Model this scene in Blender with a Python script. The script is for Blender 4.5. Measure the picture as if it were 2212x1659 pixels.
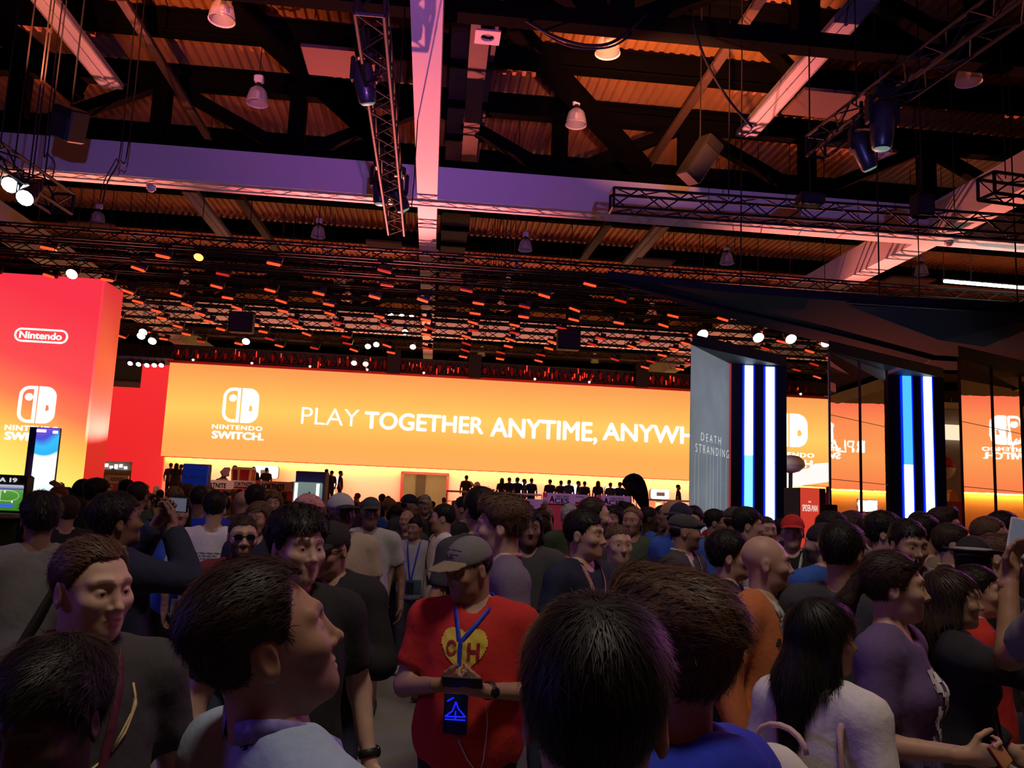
import bpy, math, random
import numpy as np
from mathutils import Vector, Matrix
S = bpy.context.scene
for o in list(bpy.data.objects): bpy.data.objects.remove(o)
COL = S.collection
# ------------------------------------------------------------------ camera, world, lights, exposure
FPX, CX, CY = 1789.0, 1106.0, 829.5
CAM = np.array([0.0, 0.0, 1.87])
YAW, PITCH, ROLL = 0.094305, 0.135016, 0.042761
def _basis():
    s, c = math.sin, math.cos
    F = np.array([s(YAW)*c(PITCH), c(YAW)*c(PITCH), s(PITCH)])
    R0 = np.array([c(YAW), -s(YAW), 0.0]); U0 = np.cross(R0, F)
    return R0*c(ROLL)+U0*s(ROLL), F, -R0*s(ROLL)+U0*c(ROLL)
CR, CF, CU = _basis()
cam = bpy.data.objects.new('camera', bpy.data.cameras.new('camera')); COL.objects.link(cam)
cam.matrix_world = Matrix(((CR[0], CU[0], -CF[0], CAM[0]), (CR[1], CU[1], -CF[1], CAM[1]), (CR[2], CU[2], -CF[2], CAM[2]), (0, 0, 0, 1)))
cam.data.sensor_width = 36.0; cam.data.lens = FPX/2212*36.0
cam.data.clip_start = 0.05; cam.data.clip_end = 300
S.camera = cam
S.view_settings.view_transform = 'Standard'; S.view_settings.look = 'None'
S.view_settings.exposure = 0.0; S.view_settings.gamma = 1.0; S.view_settings.use_curve_mapping = False
W = bpy.data.worlds.new('hall_air'); S.world = W; W.use_nodes = True
W.node_tree.nodes['Background'].inputs[0].default_value = (0.030, 0.018, 0.034, 1)
W.node_tree.nodes['Background'].inputs[1].default_value = 0.55
def lamp(kind, name, loc, target, col, power, size=1.0, size_y=None, spot=60, blend=0.6):
    d = bpy.data.lights.new(name, kind); d.color = col; d.energy = power
    if kind == 'AREA':
        d.shape = 'RECTANGLE' if size_y else 'DISK'; d.size = size
        if size_y: d.size_y = size_y
    else: d.shadow_soft_size = size
    if kind == 'SPOT': d.spot_size = math.radians(spot); d.spot_blend = blend
    o = bpy.data.objects.new(name, d); COL.objects.link(o); o.location = loc
    o.rotation_euler = (Vector(target)-Vector(loc)).to_track_quat('-Z', 'Y').to_euler()
    return o
# the neighbouring stand behind the camera washes the beams blue
lamp('SPOT', 'blue_wash_lamp', (0.3, -1.2, 2.5), (-5.0, 21, 9.9), (0.27, 0.20, 1.0), 3500, .05, spot=40, blend=.9)
lamp('SPOT', 'blue_wash_lamp', (0.9, -1.2, 2.5), (6.5, 21, 9.9), (0.27, 0.21, 1.0), 3500, .05, spot=40, blend=.9)
lamp('SPOT', 'violet_wash_lamp', (0.3, 2.0, 3.6), (-0.4, 13.0, 9.6), (0.85, 0.14, .95), 1700, .05, spot=40, blend=.9)
# the orange stand ahead washes the beam soffits and the roof
lamp('SPOT', 'coral_wash_lamp', (-2, 30, 2.6), (-1, 17, 9.5), (1.0, .19, .17), 22000, .05, spot=57, blend=.8)
lamp('SPOT', 'coral_wash_lamp', (12, 31, 3.0), (13, 18, 9.5), (1.0, .21, .16), 16000, .05, spot=60, blend=.8)
lamp('SPOT', 'coral_wash_lamp', (-9, 30, 3.0), (-12, 18, 9.5), (1.0, .21, .15), 14000, .05, spot=60, blend=.8)
lamp('SPOT', 'amber_wash_lamp', (3.5, 13.0, 7.6), (5.5, 18.2, 13), (1.0, .30, .11), 6500, .05, spot=62, blend=.9)
lamp('SPOT', 'amber_wash_lamp', (-6.0, 12.0, 7.6), (-6.5, 17.0, 13), (1.0, .25, .10), 3600, .05, spot=62, blend=.9)
lamp('SPOT', 'salmon_front_lamp', (-6, 23, 8.0), (-9.5, 33, 1.7), (1.0, .62, .52), 1900, .05, spot=34, blend=.9)
lamp('SPOT', 'mauve_front_lamp', (5, 23, 8.0), (6.3, 34, 1.7), (.80, .52, 1.0), 1500, .05, spot=34, blend=.9)
for x in (-8, 1, 10): lamp('SPOT', 'coral_wash_lamp', (x, 35.2, 3.2), (x, 39.8, 9.9), (1.0, .30, .20), 2400, .05, spot=100, blend=.9)
lamp('SPOT', 'kiosk_blue_lamp', (-2.5, 7.0, 6.5), (-4.5, 14.5, 1.9), (.45, .55, 1.0), 520, .05, spot=26, blend=.8)
lamp('SPOT', 'prop_fill_lamp', (10.5, 22.5, 7.5), (12.2, 31, 2.2), (1.0, .88, .85), 2300, .05, spot=30, blend=.8)  # unseen lamp added to brighten the white dome and crimson counter
# unseen wash lamps, added to colour the wall below the picture
for k in range(6): lamp('AREA', 'unseen_stage_wash', (-10.5+k*6, 43.3, 2.9), (-10.5+k*6, 45.4, 1.5), (1.0, .50, .30), 210, 5.6, .2)
# house light over the aisle and coloured light from the stands either side
lamp('SPOT', 'house_lamp', (1.0, 0.9, 8.2), (0.8, 3.4, 1.0), (1.0, .84, .68), 720, .7, spot=84, blend=.9)
lamp('SPOT', 'house_lamp', (1.5, 6.5, 9.0), (1.5, 9.5, 1.0), (1.0, .84, .70), 290, .8, spot=86, blend=.9)
lamp('SPOT', 'violet_side_lamp', (-9.0, 2.0, 4.4), (0.5, 4.0, 1.5), (.25, .14, 1.0), 380, .5, spot=80, blend=.8)
lamp('SPOT', 'magenta_side_lamp', (9.0, 9.0, 5.0), (0.2, 2.5, 1.6), (.80, .18, .75), 520, .5, spot=80, blend=.8)
# ------------------------------------------------------------------ pixel -> world helpers (2212 x 1659 frame)
def ray(px, py): return CF+(px-CX)/FPX*CR-(py-CY)/FPX*CU
def PY(px, py, Y): d = ray(px, py); return CAM+d*(Y/d[1])
def PZ(px, py, z): d = ray(px, py); return CAM+d*((z-CAM[2])/d[2])
def PD(px, py, D): return CAM+ray(px, py)*D
def HOR(px): # horizon row
    return CY+FPX*(CF[2]+(px-CX)/FPX*CR[2])/CU[2]
def PIX(p):
    d = np.asarray(p)-CAM; w = d@CF
    return CX+FPX*(d@CR)/w, CY-FPX*(d@CU)/w, w
# ------------------------------------------------------------------ materials
_m = {}
def mat(key, col, rough=.7, metal=0.0, var=.12, scale=18.0, bump=0.0, stretch=None, spec=.4, coat=0.0):
    if key in _m: return _m[key]
    m = bpy.data.materials.new(key); m.use_nodes = True; nt = m.node_tree; b = nt.nodes['Principled BSDF']
    b.inputs['Roughness'].default_value = rough; b.inputs['Metallic'].default_value = metal
    b.inputs['Specular IOR Level'].default_value = spec; b.inputs['Coat Weight'].default_value = coat
    tc = nt.nodes.new('ShaderNodeTexCoord'); mp = nt.nodes.new('ShaderNodeMapping')
    nt.links.new(tc.outputs['Object'], mp.inputs[0])
    if stretch: mp.inputs['Scale'].default_value = stretch
    n = nt.nodes.new('ShaderNodeTexNoise'); n.inputs['Scale'].default_value = scale; n.inputs['Detail'].default_value = 4
    nt.links.new(mp.outputs[0], n.inputs['Vector'])
    r = nt.nodes.new('ShaderNodeMix'); r.data_type = 'RGBA'
    r.inputs['A'].default_value = tuple(max(0, c*(1-var)) for c in col[:3])+(1,)
    r.inputs['B'].default_value = tuple(min(1, c*(1+var)) for c in col[:3])+(1,)
    nt.links.new(n.outputs['Fac'], r.inputs['Factor']); nt.links.new(r.outputs['Result'], b.inputs['Base Color'])
    if bump:
        bp = nt.nodes.new('ShaderNodeBump'); bp.inputs['Strength'].default_value = bump; bp.inputs['Distance'].default_value = .02
        nt.links.new(n.outputs['Fac'], bp.inputs['Height']); nt.links.new(bp.outputs[0], b.inputs['Normal'])
    _m[key] = m; return m
def glow(key, col, strength=1.0, var=.0, scale=3.0):
    if key in _m: return _m[key]
    m = bpy.data.materials.new(key); m.use_nodes = True; nt = m.node_tree; b = nt.nodes['Principled BSDF']
    b.inputs['Base Color'].default_value = (.02, .02, .02, 1); b.inputs['Roughness'].default_value = .5
    b.inputs['Emission Color'].default_value = tuple(col)+(1,); b.inputs['Emission Strength'].default_value = strength
    _m[key] = m; return m
def glow_ramp(key, axis, lo, hi, stops, strength=1.0, grain=.03, second=None):
    """glowing sheet or LED wall that emits a colour gradient along a world axis (x=0, z=2)"""
    m = bpy.data.materials.new(key); m.use_nodes = True; nt = m.node_tree; b = nt.nodes['Principled BSDF']
    g = nt.nodes.new('ShaderNodeNewGeometry'); sp = nt.nodes.new('ShaderNodeSeparateXYZ'); nt.links.new(g.outputs['Position'], sp.inputs[0])
    mr = nt.nodes.new('ShaderNodeMapRange'); mr.inputs['From Min'].default_value = lo; mr.inputs['From Max'].default_value = hi
    nt.links.new(sp.outputs[axis], mr.inputs['Value'])
    n = nt.nodes.new('ShaderNodeTexNoise'); n.inputs['Scale'].default_value = .35; nt.links.new(g.outputs['Position'], n.inputs['Vector'])
    ad = nt.nodes.new('ShaderNodeMath'); ad.operation = 'MULTIPLY_ADD'; ad.inputs[1].default_value = grain; nt.links.new(n.outputs['Fac'], ad.inputs[0]); nt.links.new(mr.outputs[0], ad.inputs[2])
    last = ad.outputs[0]
    if second:
        ax2, a, c, amt = second
        m2 = nt.nodes.new('ShaderNodeMapRange'); m2.inputs['From Min'].default_value = a; m2.inputs['From Max'].default_value = c; m2.inputs['To Max'].default_value = amt
        nt.links.new(sp.outputs[ax2], m2.inputs['Value'])
        a2 = nt.nodes.new('ShaderNodeMath'); nt.links.new(last, a2.inputs[0]); nt.links.new(m2.outputs[0], a2.inputs[1]); last = a2.outputs[0]
    cr = nt.nodes.new('ShaderNodeValToRGB'); nt.links.new(last, cr.inputs[0])
    e = cr.color_ramp.elements
    while len(e) < len(stops): e.new(.5)
    for i, (p, c) in enumerate(stops): e[i].position = p; e[i].color = tuple(c)+(1,)
    b.inputs['Base Color'].default_value = (.02, .02, .02, 1); b.inputs['Roughness'].default_value = .55; b.inputs['Specular IOR Level'].default_value = .1
    nt.links.new(cr.outputs[0], b.inputs['Emission Color']); b.inputs['Emission Strength'].default_value = strength
    return m
def s2l(r, g, b): return tuple(((c/255+.055)/1.055)**2.4 if c > 10 else c/255/12.92 for c in (r, g, b))
BLACK = mat('black painted steel', (.012, .011, .012), .5, .3)
ALU = mat('dark truss tube', (.013, .011, .011), .6, .15, spec=.2)
DARK = mat('dark cladding', (.014, .013, .017), .55)
# ------------------------------------------------------------------ mesh helpers
class MB:
    def __init__(s): s.v = []; s.f = []; s.mi = []
    def add(s, vs, fs, mi=0):
        k = len(s.v); s.v += [tuple(map(float, v)) for v in vs]; s.f += [tuple(i+k for i in f) for f in fs]; s.mi += [mi]*len(fs); return s
    def box(s, c, size, R=None, mi=0):
        hx, hy, hz = (a/2 for a in size); vs = [(x, y, z) for x in (-hx, hx) for y in (-hy, hy) for z in (-hz, hz)]
        if R is not None: vs = [R@Vector(v) for v in vs]
        return s.add([(v[0]+c[0], v[1]+c[1], v[2]+c[2]) for v in vs], [(0, 1, 3, 2), (4, 6, 7, 5), (0, 4, 5, 1), (2, 3, 7, 6), (0, 2, 6, 4), (1, 5, 7, 3)], mi)
    def bevel_box(s, c, size, b, mi=0):
        # box with chamfered vertical and horizontal edges (octagonal prism capped by smaller octagons)
        hx, hy, hz = (a/2 for a in size); b = min(b, hx*.9, hy*.9, hz*.9); rings = []
        for z, i in ((-hz, b), (-hz+b, 0), (hz-b, 0), (hz, b)):
            x, y = hx-i, hy-i; q = b*.7
            rings.append([(x-q, -y, z), (x, -y+q, z), (x, y-q, z), (x-q, y, z), (-x+q, y, z), (-x, y-q, z), (-x, -y+q, z), (-x+q, -y, z)])
        return s.rings([[(p[0]+c[0], p[1]+c[1], p[2]+c[2]) for p in r] for r in rings], mi)
    def rings(s, R, mi=0, caps=True):
        n = len(R[0]); vs = [p for r in R for p in r]; fs = []
        for a in range(len(R)-1):
            for i in range(n):
                j = (i+1) % n; fs.append((a*n+i, a*n+j, a*n+n+j, a*n+n+i))
        if caps: fs += [tuple(range(n-1, -1, -1)), tuple(range((len(R)-1)*n, len(R)*n))]
        return s.add(vs, fs, mi)
    def tube(s, pts, r, n=6, mi=0):
        pts = [Vector(p) for p in pts]; R = []
        for i, p in enumerate(pts):
            t = (pts[min(i+1, len(pts)-1)]-pts[max(i-1, 0)]).normalized()
            u = t.cross(Vector((0, 0, 1)) if abs(t.z) < .95 else Vector((1, 0, 0))).normalized(); w = t.cross(u)
            rr = r[i] if hasattr(r, '__len__') else r
            R.append([p+(u*math.cos(a)+w*math.sin(a))*rr for a in (2*math.pi*k/n for k in range(n))])
        return s.rings(R, mi)
    def lathe(s, c, prof, n=16, axis=(0, 0, 1), mi=0, caps=True):
        ax = Vector(axis).normalized(); u = ax.cross(Vector((0, 1, 0)) if abs(ax.y) < .9 else Vector((1, 0, 0))).normalized(); w = ax.cross(u); c = Vector(c)
        return s.rings([[c+ax*h+(u*math.cos(a)+w*math.sin(a))*r for a in (2*math.pi*k/n for k in range(n))] for r, h in prof], mi, caps)
    def prism(s, poly, d, mi=0):
        n = len(poly); a = [Vector(p) for p in poly]; b = [p+Vector(d) for p in a]
        return s.add(a+b, [tuple(range(n-1, -1, -1)), tuple(range(n, 2*n))]+[(i, (i+1) % n, (i+1) % n+n, i+n) for i in range(n)], mi)
    def build(s, name, m, parent=None, smooth=False):
        o = raw(name, s.v, s.f, m, parent, smooth, s.mi if any(s.mi) else None); return o
def raw(name, v, f, m, parent=None, smooth=False, mi=None, world=True):
    me = bpy.data.meshes.new(name)
    off = Vector((0, 0, 0))
    if parent is not None and world:
        p = parent
        while p is not None: off += p.location; p = p.parent
    if isinstance(v, np.ndarray): vv = (v-np.array(off)).tolist()
    else: vv = [(a[0]-off.x, a[1]-off.y, a[2]-off.z) for a in v]
    me.from_pydata(vv, [], f if isinstance(f, list) else f.tolist())
    for x in (m if isinstance(m, (list, tuple)) else [m]): me.materials.append(x)
    if mi is not None: me.polygons.foreach_set('material_index', np.asarray(mi, dtype=np.int32))
    if smooth: me.polygons.foreach_set('use_smooth', np.ones(len(me.polygons), dtype=bool))
    o = bpy.data.objects.new(name, me); COL.objects.link(o)
    if parent is not None: o.parent = parent
    return o
def tag(o, label=None, cat=None, group=None, kind=None):
    if label: o['label'] = label
    if cat: o['category'] = cat
    if group: o['group'] = group
    if kind: o['kind'] = kind
    return o
def thing(name, label, cat, loc=(0, 0, 0), group=None):
    o = bpy.data.objects.new(name, None); COL.objects.link(o); o.location = [float(a) for a in loc]; o.empty_display_size = .2
    return tag(o, label, cat, group)
def copy_tree(o, parent=None):
    c = o.copy(); COL.objects.link(c)
    if parent is not None: c.parent = parent
    for ch in o.children: copy_tree(ch, c)
    return c
def struct(o): o['kind'] = 'structure'; return o
def text_data(body, bold=0.0, spacing=1.0):
    cu = bpy.data.curves.new('lettering', 'FONT'); cu.body = body; cu.size = 1.0; cu.offset = min(bold, 0.0); cu.space_character = spacing; cu.resolution_u = 4
    o = bpy.data.objects.new('lettering', cu); me = bpy.data.meshes.new_from_object(o)
    n = len(me.vertices); co = np.zeros(n*3); me.vertices.foreach_get('co', co); co = co.reshape(-1, 3)
    f = [tuple(p.vertices) for p in me.polygons]
    bpy.data.objects.remove(o); bpy.data.curves.remove(cu); bpy.data.meshes.remove(me)
    if bold > 0: # heavier strokes: the outline repeated a little to each side
        k = len(co); b = bold*.8; sh = ((0, 0), (b, 0), (-b, 0), (0, b*.8), (0, -b*.8)); ff = f
        f = [tuple(i+q*k for i in t) for q in range(5) for t in ff]; co = np.concatenate([co+np.array([a, c, 0]) for a, c in sh])
    co = co-co.min(0); return co/co.max(0).clip(1e-6), co.max(0), f
def lettering(body, m, parent, o, ux, uz, bold=0.0, spacing=1.0, name='lettering', lift=0.004, depth=.006):
    """text filling the rectangle o + a*ux + b*uz, standing proud of the surface on the side facing -(ux x uz)... outward n"""
    co, ext, f = text_data(body, bold, spacing)
    o, ux, uz = (np.array(a, float) for a in (o, ux, uz)); n = np.cross(ux, uz); n /= np.linalg.norm(n)
    base = o+co[:, :1]*ux+co[:, 1:2]*uz
    v = np.concatenate([base+n*lift, base+n*(lift-depth)]); k = len(base)
    ff = list(f)+[tuple(i+k for i in reversed(q)) for q in f]
    return raw(name, v, ff, m, parent)
def rrect(w, h, r, n=5, x0=0, z0=0):
    P = []
    for cx, cz, a0 in ((w-r, h-r, 0), (r, h-r, 90), (r, r, 180), (w-r, r, 270)):
        P += [(x0+cx+r*math.cos(math.radians(a0+90*i/n)), z0+cz+r*math.sin(math.radians(a0+90*i/n))) for i in range(n+1)]
    return P
def ring_plate(outer, inner, y, mb, t=.03, mp=None):
    """flat frame between two outlines of equal length in an x-z plane (mp maps (x,z) to world)"""
    n = len(outer); vs = [mp(*p, 0) for p in outer]+[mp(*p, 0) for p in inner]+[mp(*p, t) for p in outer]+[mp(*p, t) for p in inner]; fs = []
    for i in range(n):
        j = (i+1) % n
        fs += [(i, j, n+j, n+i), (2*n+i, 3*n+i, 3*n+j, 2*n+j), (i, 2*n+i, 2*n+j, j), (n+i, n+j, 3*n+j, 3*n+i)]
    mb.add(vs, fs)
ORD = ['first', 'second', 'third', 'fourth', 'fifth', 'sixth', 'seventh', 'eighth', 'ninth', 'tenth', 'eleventh', 'twelfth', 'thirteenth', 'fourteenth', 'fifteenth', 'sixteenth', 'seventeenth', 'eighteenth', 'nineteenth', 'twentieth', 'twenty-first']
# ------------------------------------------------------------------ the hall
CARPET = mat('grey show carpet', (.20, .20, .185), .95, var=.25, scale=3.0, bump=.1)
HALLW = mat('dim hall wall', (.16, .145, .13), .9, var=.2, scale=1.5)
fl = MB().box((4, 30, -.05), (92, 92, .1)).build('floor', CARPET); struct(fl)
for nm, c, sz in (('wall_back', (4, 74, 7), (90, .3, 14.4)), ('wall_front', (4, -15, 7), (90, .3, 14.4)), ('wall_left', (-40, 30, 7), (.3, 90, 14.4)), ('wall_right', (50, 30, 7), (.3, 90, 14.4))):
    struct(MB().box(c, sz).build(nm, HALLW))
# corrugated steel roof deck: ribs run along the hall
DECK = mat('tan corrugated steel deck', (.44, .21, .095), .55, .2, var=.35, scale=1.2)
v = []; pitch = .26; x = -40.0; prof = []
while x < 50:
    prof += [(x, 12.9), (x+.09, 12.9), (x+.13, 12.99), (x+.22, 12.99)]; x += pitch
ys = (-15, 15, 45, 74); n = len(prof)
for y in ys: v += [(a, y, b) for a, b in prof]
f = [(k*n+i, k*n+i+1, k*n+n+i+1, k*n+n+i) for k in range(3) for i in range(n-1)]
dk = raw('ceiling', v, f, DECK); struct(dk)
# white box beams (clad girders): main one along the hall, its neighbours and the cross girders
WHITE = mat('white beam cladding', (.78, .77, .76), .75, var=.04, scale=.8)
HB = 9.5
def beam(name, c, size, label):
    o = MB().box(c, size).build(name, WHITE); o['kind'] = 'structure'; return o
XM = (-.71, -.19)
beam('trim_1', ((XM[0]+XM[1])/2, 29.5, HB+.45), (XM[1]-XM[0], 89, .9), '')
for i, xc in enumerate((-14.2, 13.75)): beam('trim_%d' % (i+2), (xc, 29.5, HB+.45), (.7, 89, .9), '')
for i, yc in enumerate((21.35, 40.2, 59.5)):
    for j, (xa, xb) in enumerate(((-39.5, -14.55), (-13.85, -.71), (-.19, 13.4), (14.1, 49.5))):
        beam('trim_%d' % (4+i*4+j), ((xa+xb)/2, yc, HB+.452), (xb-xa, .7, .9), '')
# black roof steel: purlins under the deck and trusses over each cross girder
STEEL = mat('black roof steel', (.003, .0025, .0025), .9, spec=.03)
RUST = mat('brown primed steel', (.07, .034, .022), .7, var=.3, scale=4)
def ibeam(mb, a, b, w=.22, h=.4):
    a, b = Vector(a), Vector(b); d = (b-a).normalized(); s = d.cross(Vector((0, 0, 1))).normalized(); u = s.cross(d)
    R = Matrix((d, s, u)).transposed(); L = (b-a).length; c = (a+b)/2
    mb.box(c, (L, w*.25, h), R); mb.box(c+u*h/2, (L, w, h*.1), R); mb.box(c-u*h/2, (L, w, h*.1), R)
for ky, y in enumerate((4, 8.5, 12.2, 14.2, 16.5, 18.9, 21.6, 25.5, 30, 34.5, 39, 44, 50, 57, 65)):
    mb = MB(); ibeam(mb, (-39.8, y, 12.55), (49.8, y, 12.55), .34, .55)
    tag(mb.build('roof_purlin', STEEL), 'black steel purlin under the corrugated roof, %s from the viewer' % ORD[ky], 'purlin', 'roof purlins')
def roof_truss(y, label):
    t = thing('roof_truss', label, 'truss', (0, y, 10.4))
    mb = MB(); mb.box((5, y, 10.55), (89, .35, .3)); mb.build('bottom_chord', STEEL, t)
    mb = MB(); mb.box((5, y, 12.3), (89, .35, .3)); mb.build('top_chord', STEEL, t)
    for k in range(-3, 5):
        x = -.45+k*7.05
        MB().box((x+3.5, y, 11.45), (.42, .34, 2.0)).build('post', STEEL, t)
        MB().box((x, y, 11.45), (.42, .34, 2.0)).build('post', STEEL, t)
        for xa, xb in ((x+.2, x+3.3), (x+6.85, x+3.7)):
            a, b = Vector((xa, y, 12.2)), Vector((xb, y, 10.65)); d = (b-a).normalized(); R = Matrix((d, Vector((0, 1, 0)), d.cross(Vector((0, 1, 0))))).transposed()
            MB().box((a+b)/2, ((b-a).length, .28, .3), R).build('diagonal', STEEL, t)
roof_truss(21.4, 'black roof truss over the near blue-lit cross girder')
roof_truss(40.2, 'black roof truss over the far cross girder above the orange screen')
roof_truss(14.0, 'nearest black roof truss overhead, in front of the blue-lit girder')
# big black braces lying between the trusses, low under the deck
def strut(name, label, a, b, w, m, cat='brace', group=None):
    a, b = Vector(a), Vector(b); d = (b-a).normalized(); s = d.cross(Vector((0, 0, 1)))
    s = s.normalized() if s.length > .05 else Vector((1, 0, 0)); R = Matrix((d, s, s.cross(d))).transposed()
    mb = MB().box((a+b)/2, ((b-a).length, w, w*.25), R); mb.box((a+b)/2+s.cross(d)*w*.5, ((b-a).length, w*.25, w), R)
    return tag(mb.build(name, m), label, cat, group)
for nm, lb, p, q, zp, zq, w, m in (
    ('roof_brace', 'long black roof brace falling right of the main white beam', (1082, 45), (1400, 385), 12.3, 10.9, .5, STEEL),
    ('roof_brace', 'long black roof brace falling left of the main white beam', (500, 15), (835, 325), 12.3, 10.9, .5, STEEL),
    ('roof_brace', 'black roof brace at the far left above the blue girder', (-20, 60), (170, 215), 12.3, 11.5, .5, STEEL),
    ('roof_brace', 'short black roof brace beside the right cable tray', (1630, 80), (1725, 175), 12.2, 11.6, .3, STEEL),
    ('roof_girder', 'brown timber-coloured girder just right of the main white beam', (1040, 40), (1010, 372), 11.6, 11.6, .42, RUST),
    ('roof_pipe', 'reddish brown pipe slanting across the roof at upper right', (1650, -10), (1400, 360), 11.6, 11.4, .2, RUST),
    ('roof_pipe', 'brown pipe slanting through the roof at upper left', (262, 0), (450, 300), 11.7, 11.5, .2, RUST),
    ('roof_pipe', 'thin brown pipe beyond the girder left of the moving lights', (518, 430), (610, 560), 11.5, 11.5, .28, RUST),
    ('roof_pipe', 'thin tan pipe beyond the girder right of the main beam', (1315, 485), (1258, 562), 11.5, 11.5, .28, RUST)):
    strut(nm, lb, PZ(*p, zp), PZ(*q, zq), w, m)
# duct of dark panels beside the main beam
PANEL = mat('grey-brown duct panel', (.06, .042, .034), .8, var=.3, scale=2)
t = thing('ceiling_duct', 'dark boxed duct of panels running right beside the main white beam', 'duct', (.45, 20, 11.6))
for k in range(22):
    y0 = 8+k*2.0
    MB().box((.45, y0+.94, 11.9), (1.0, 1.88, .3)).build('panel', PANEL, t)
    MB().box((.45, y0+1.94, 11.8), (1.06, .1, .42)).build('rib', STEEL, t)
# cable trays: pale folded channels along the hall
TRAY = mat('pale galvanised tray', (.24, .22, .26), .5, .3, var=.08)
for lb, p, q in (('lilac-lit cable tray hanging at the upper left of the roof', (62, -45), (240, 190)), ('pale cable tray beyond the girder left of the main beam', (410, 415), (495, 525)),
                 ('long pale cable tray hanging at the upper right of the roof', (1870, 0), (1612, 295)), ('pale cable tray beyond the girder right of the main beam', (1432, 490), (1348, 582))):
    a, b = PZ(*p, 10.9), PZ(*q, 10.9); a[0] = b[0] = (a[0]+b[0])/2
    t = thing('cable_tray', lb, 'tray', a)
    L = b[1]-a[1]; c = (a+b)/2
    MB().box((c[0], c[1], 10.9), (.46, L, .03)).build('tray_floor', TRAY, t)
    for sx in (-.23, .23): MB().box((c[0]+sx, c[1], 10.95), (.03, L, .13)).build('tray_side', TRAY, t)
    MB().box((c[0], c[1], 10.88), (.05, L, .03)).build('tray_rib', TRAY, t)
# louvre outlet and small hung boards
t = thing('air_outlet', 'white square air outlet with a round hole beside the main beam', 'vent', PZ(1053, 82, 11.2))
c = t.location
ring_plate([(c.x+.26*math.cos(a)*min(1/abs(math.cos(a)), 1/abs(math.sin(a)+1e-9)), .26*math.sin(a)*min(1/abs(math.cos(a)+1e-9), 1/abs(math.sin(a)))) for a in (.01+2*math.pi*k/24 for k in range(24))],
           [(c.x+.14*math.cos(a), .14*math.sin(a)) for a in (.01+2*math.pi*k/24 for k in range(24))], 0, mb := MB(), .04, lambda x, z, d: (x, c.y+z, c.z+d)); mb.build('plate', WHITE, t)
MB().lathe((c.x, c.y, c.z+.06), [(.15, 0), (.14, 1.72)], 20).build('neck_duct', BLACK, t)
BOARD = mat('tan hung board', (.16, .075, .05), .8)
for px, py, w, d in ((1410, 567, 1.5, 1.0), (830, 527, 1.3, .7), (205, 490, 1.6, .9), (1790, 225, 1.7, 1.2), (735, 135, 1.5, 1.2), (1960, 607, 1.8, 1.0)):
    p = PZ(px, py, 10.9)
    t = thing('hung_board', 'flat tan board hung level under the roof %s' % {1410: 'right of the main beam', 830: 'left of the main beam', 205: 'at far left', 1790: 'beside the long right cable tray', 735: 'behind the upper moving light', 1960: 'above the dark canopy'}[px], 'board', p)
    MB().bevel_box(p, (w, d, .08), .02).build('board', BOARD, t)
    for s in (-.4, .4): MB().tube([(p[0]+w*s, p[1], p[2]+.04), (p[0]+w*s, p[1], 12.96)], .008, 4).build('hanger', BLACK, t)
# ------------------------------------------------------------------ orange LED wall, stage wall and stage
YS = 45.0; XL, XR, ZB, ZT = -14.0, 22.45, 3.2, 8.14
def on(px, py): p = PY(px, py, YS); return p[0], p[2]
t = thing('led_screen', 'huge orange LED wall with white lettering across the back of the stand', 'screen', (4, YS, ZB))
LED = glow_ramp('orange video picture', 2, ZB, ZT, [(0.0, s2l(252, 168, 84)), (.25, s2l(253, 176, 84)), (.55, s2l(255, 206, 98)), (.8, s2l(254, 180, 88)), (1.0, s2l(250, 158, 84))], 1.0, .05)
w = (XR-XL)/14
for k in range(14): MB().box((XL+w*(k+.5), YS+.15, (ZB+ZT)/2), (w-.004, .3, ZT-ZB)).build('led_panel', LED, t)
EDGE = mat('red stand edging', (.55, .02, .015), .5)
MB().box(((XL+XR)/2, YS+.1, ZT+.06), (XR-XL+.2, .5, .12)).build('top_edging', EDGE, t)
LETTER = glow('white lit lettering', (1.0, .97, .80), 1.7)
def wall_text(body, x0, x1, pb, pt, bold, spacing=1.0):
    # pb / pt: a pixel on the baseline and on the cap line
    z0, z1 = on(*pb)[1], on(*pt)[1]; xa, xb = on(x0, pb[1])[0], on(x1, pb[1])[0]
    return lettering(body, LETTER, t, (xa, YS, z0), (xb-xa, 0, 0), (0, 0, z1-z0), bold, spacing, 'lettering', .02, .03)
wall_text('PLAY', 650, 775, (650, 915), (650, 879), -.006)
wall_text('TOGETHER', 786, 1045, (790, 926), (790, 888), .036)
wall_text('ANYTIME,', 1058, 1290, (1062, 950), (1062, 901), .036)
wall_text('ANYWHERE', 1301, 1588, (1302, 951), (1302, 912), .036)
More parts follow.
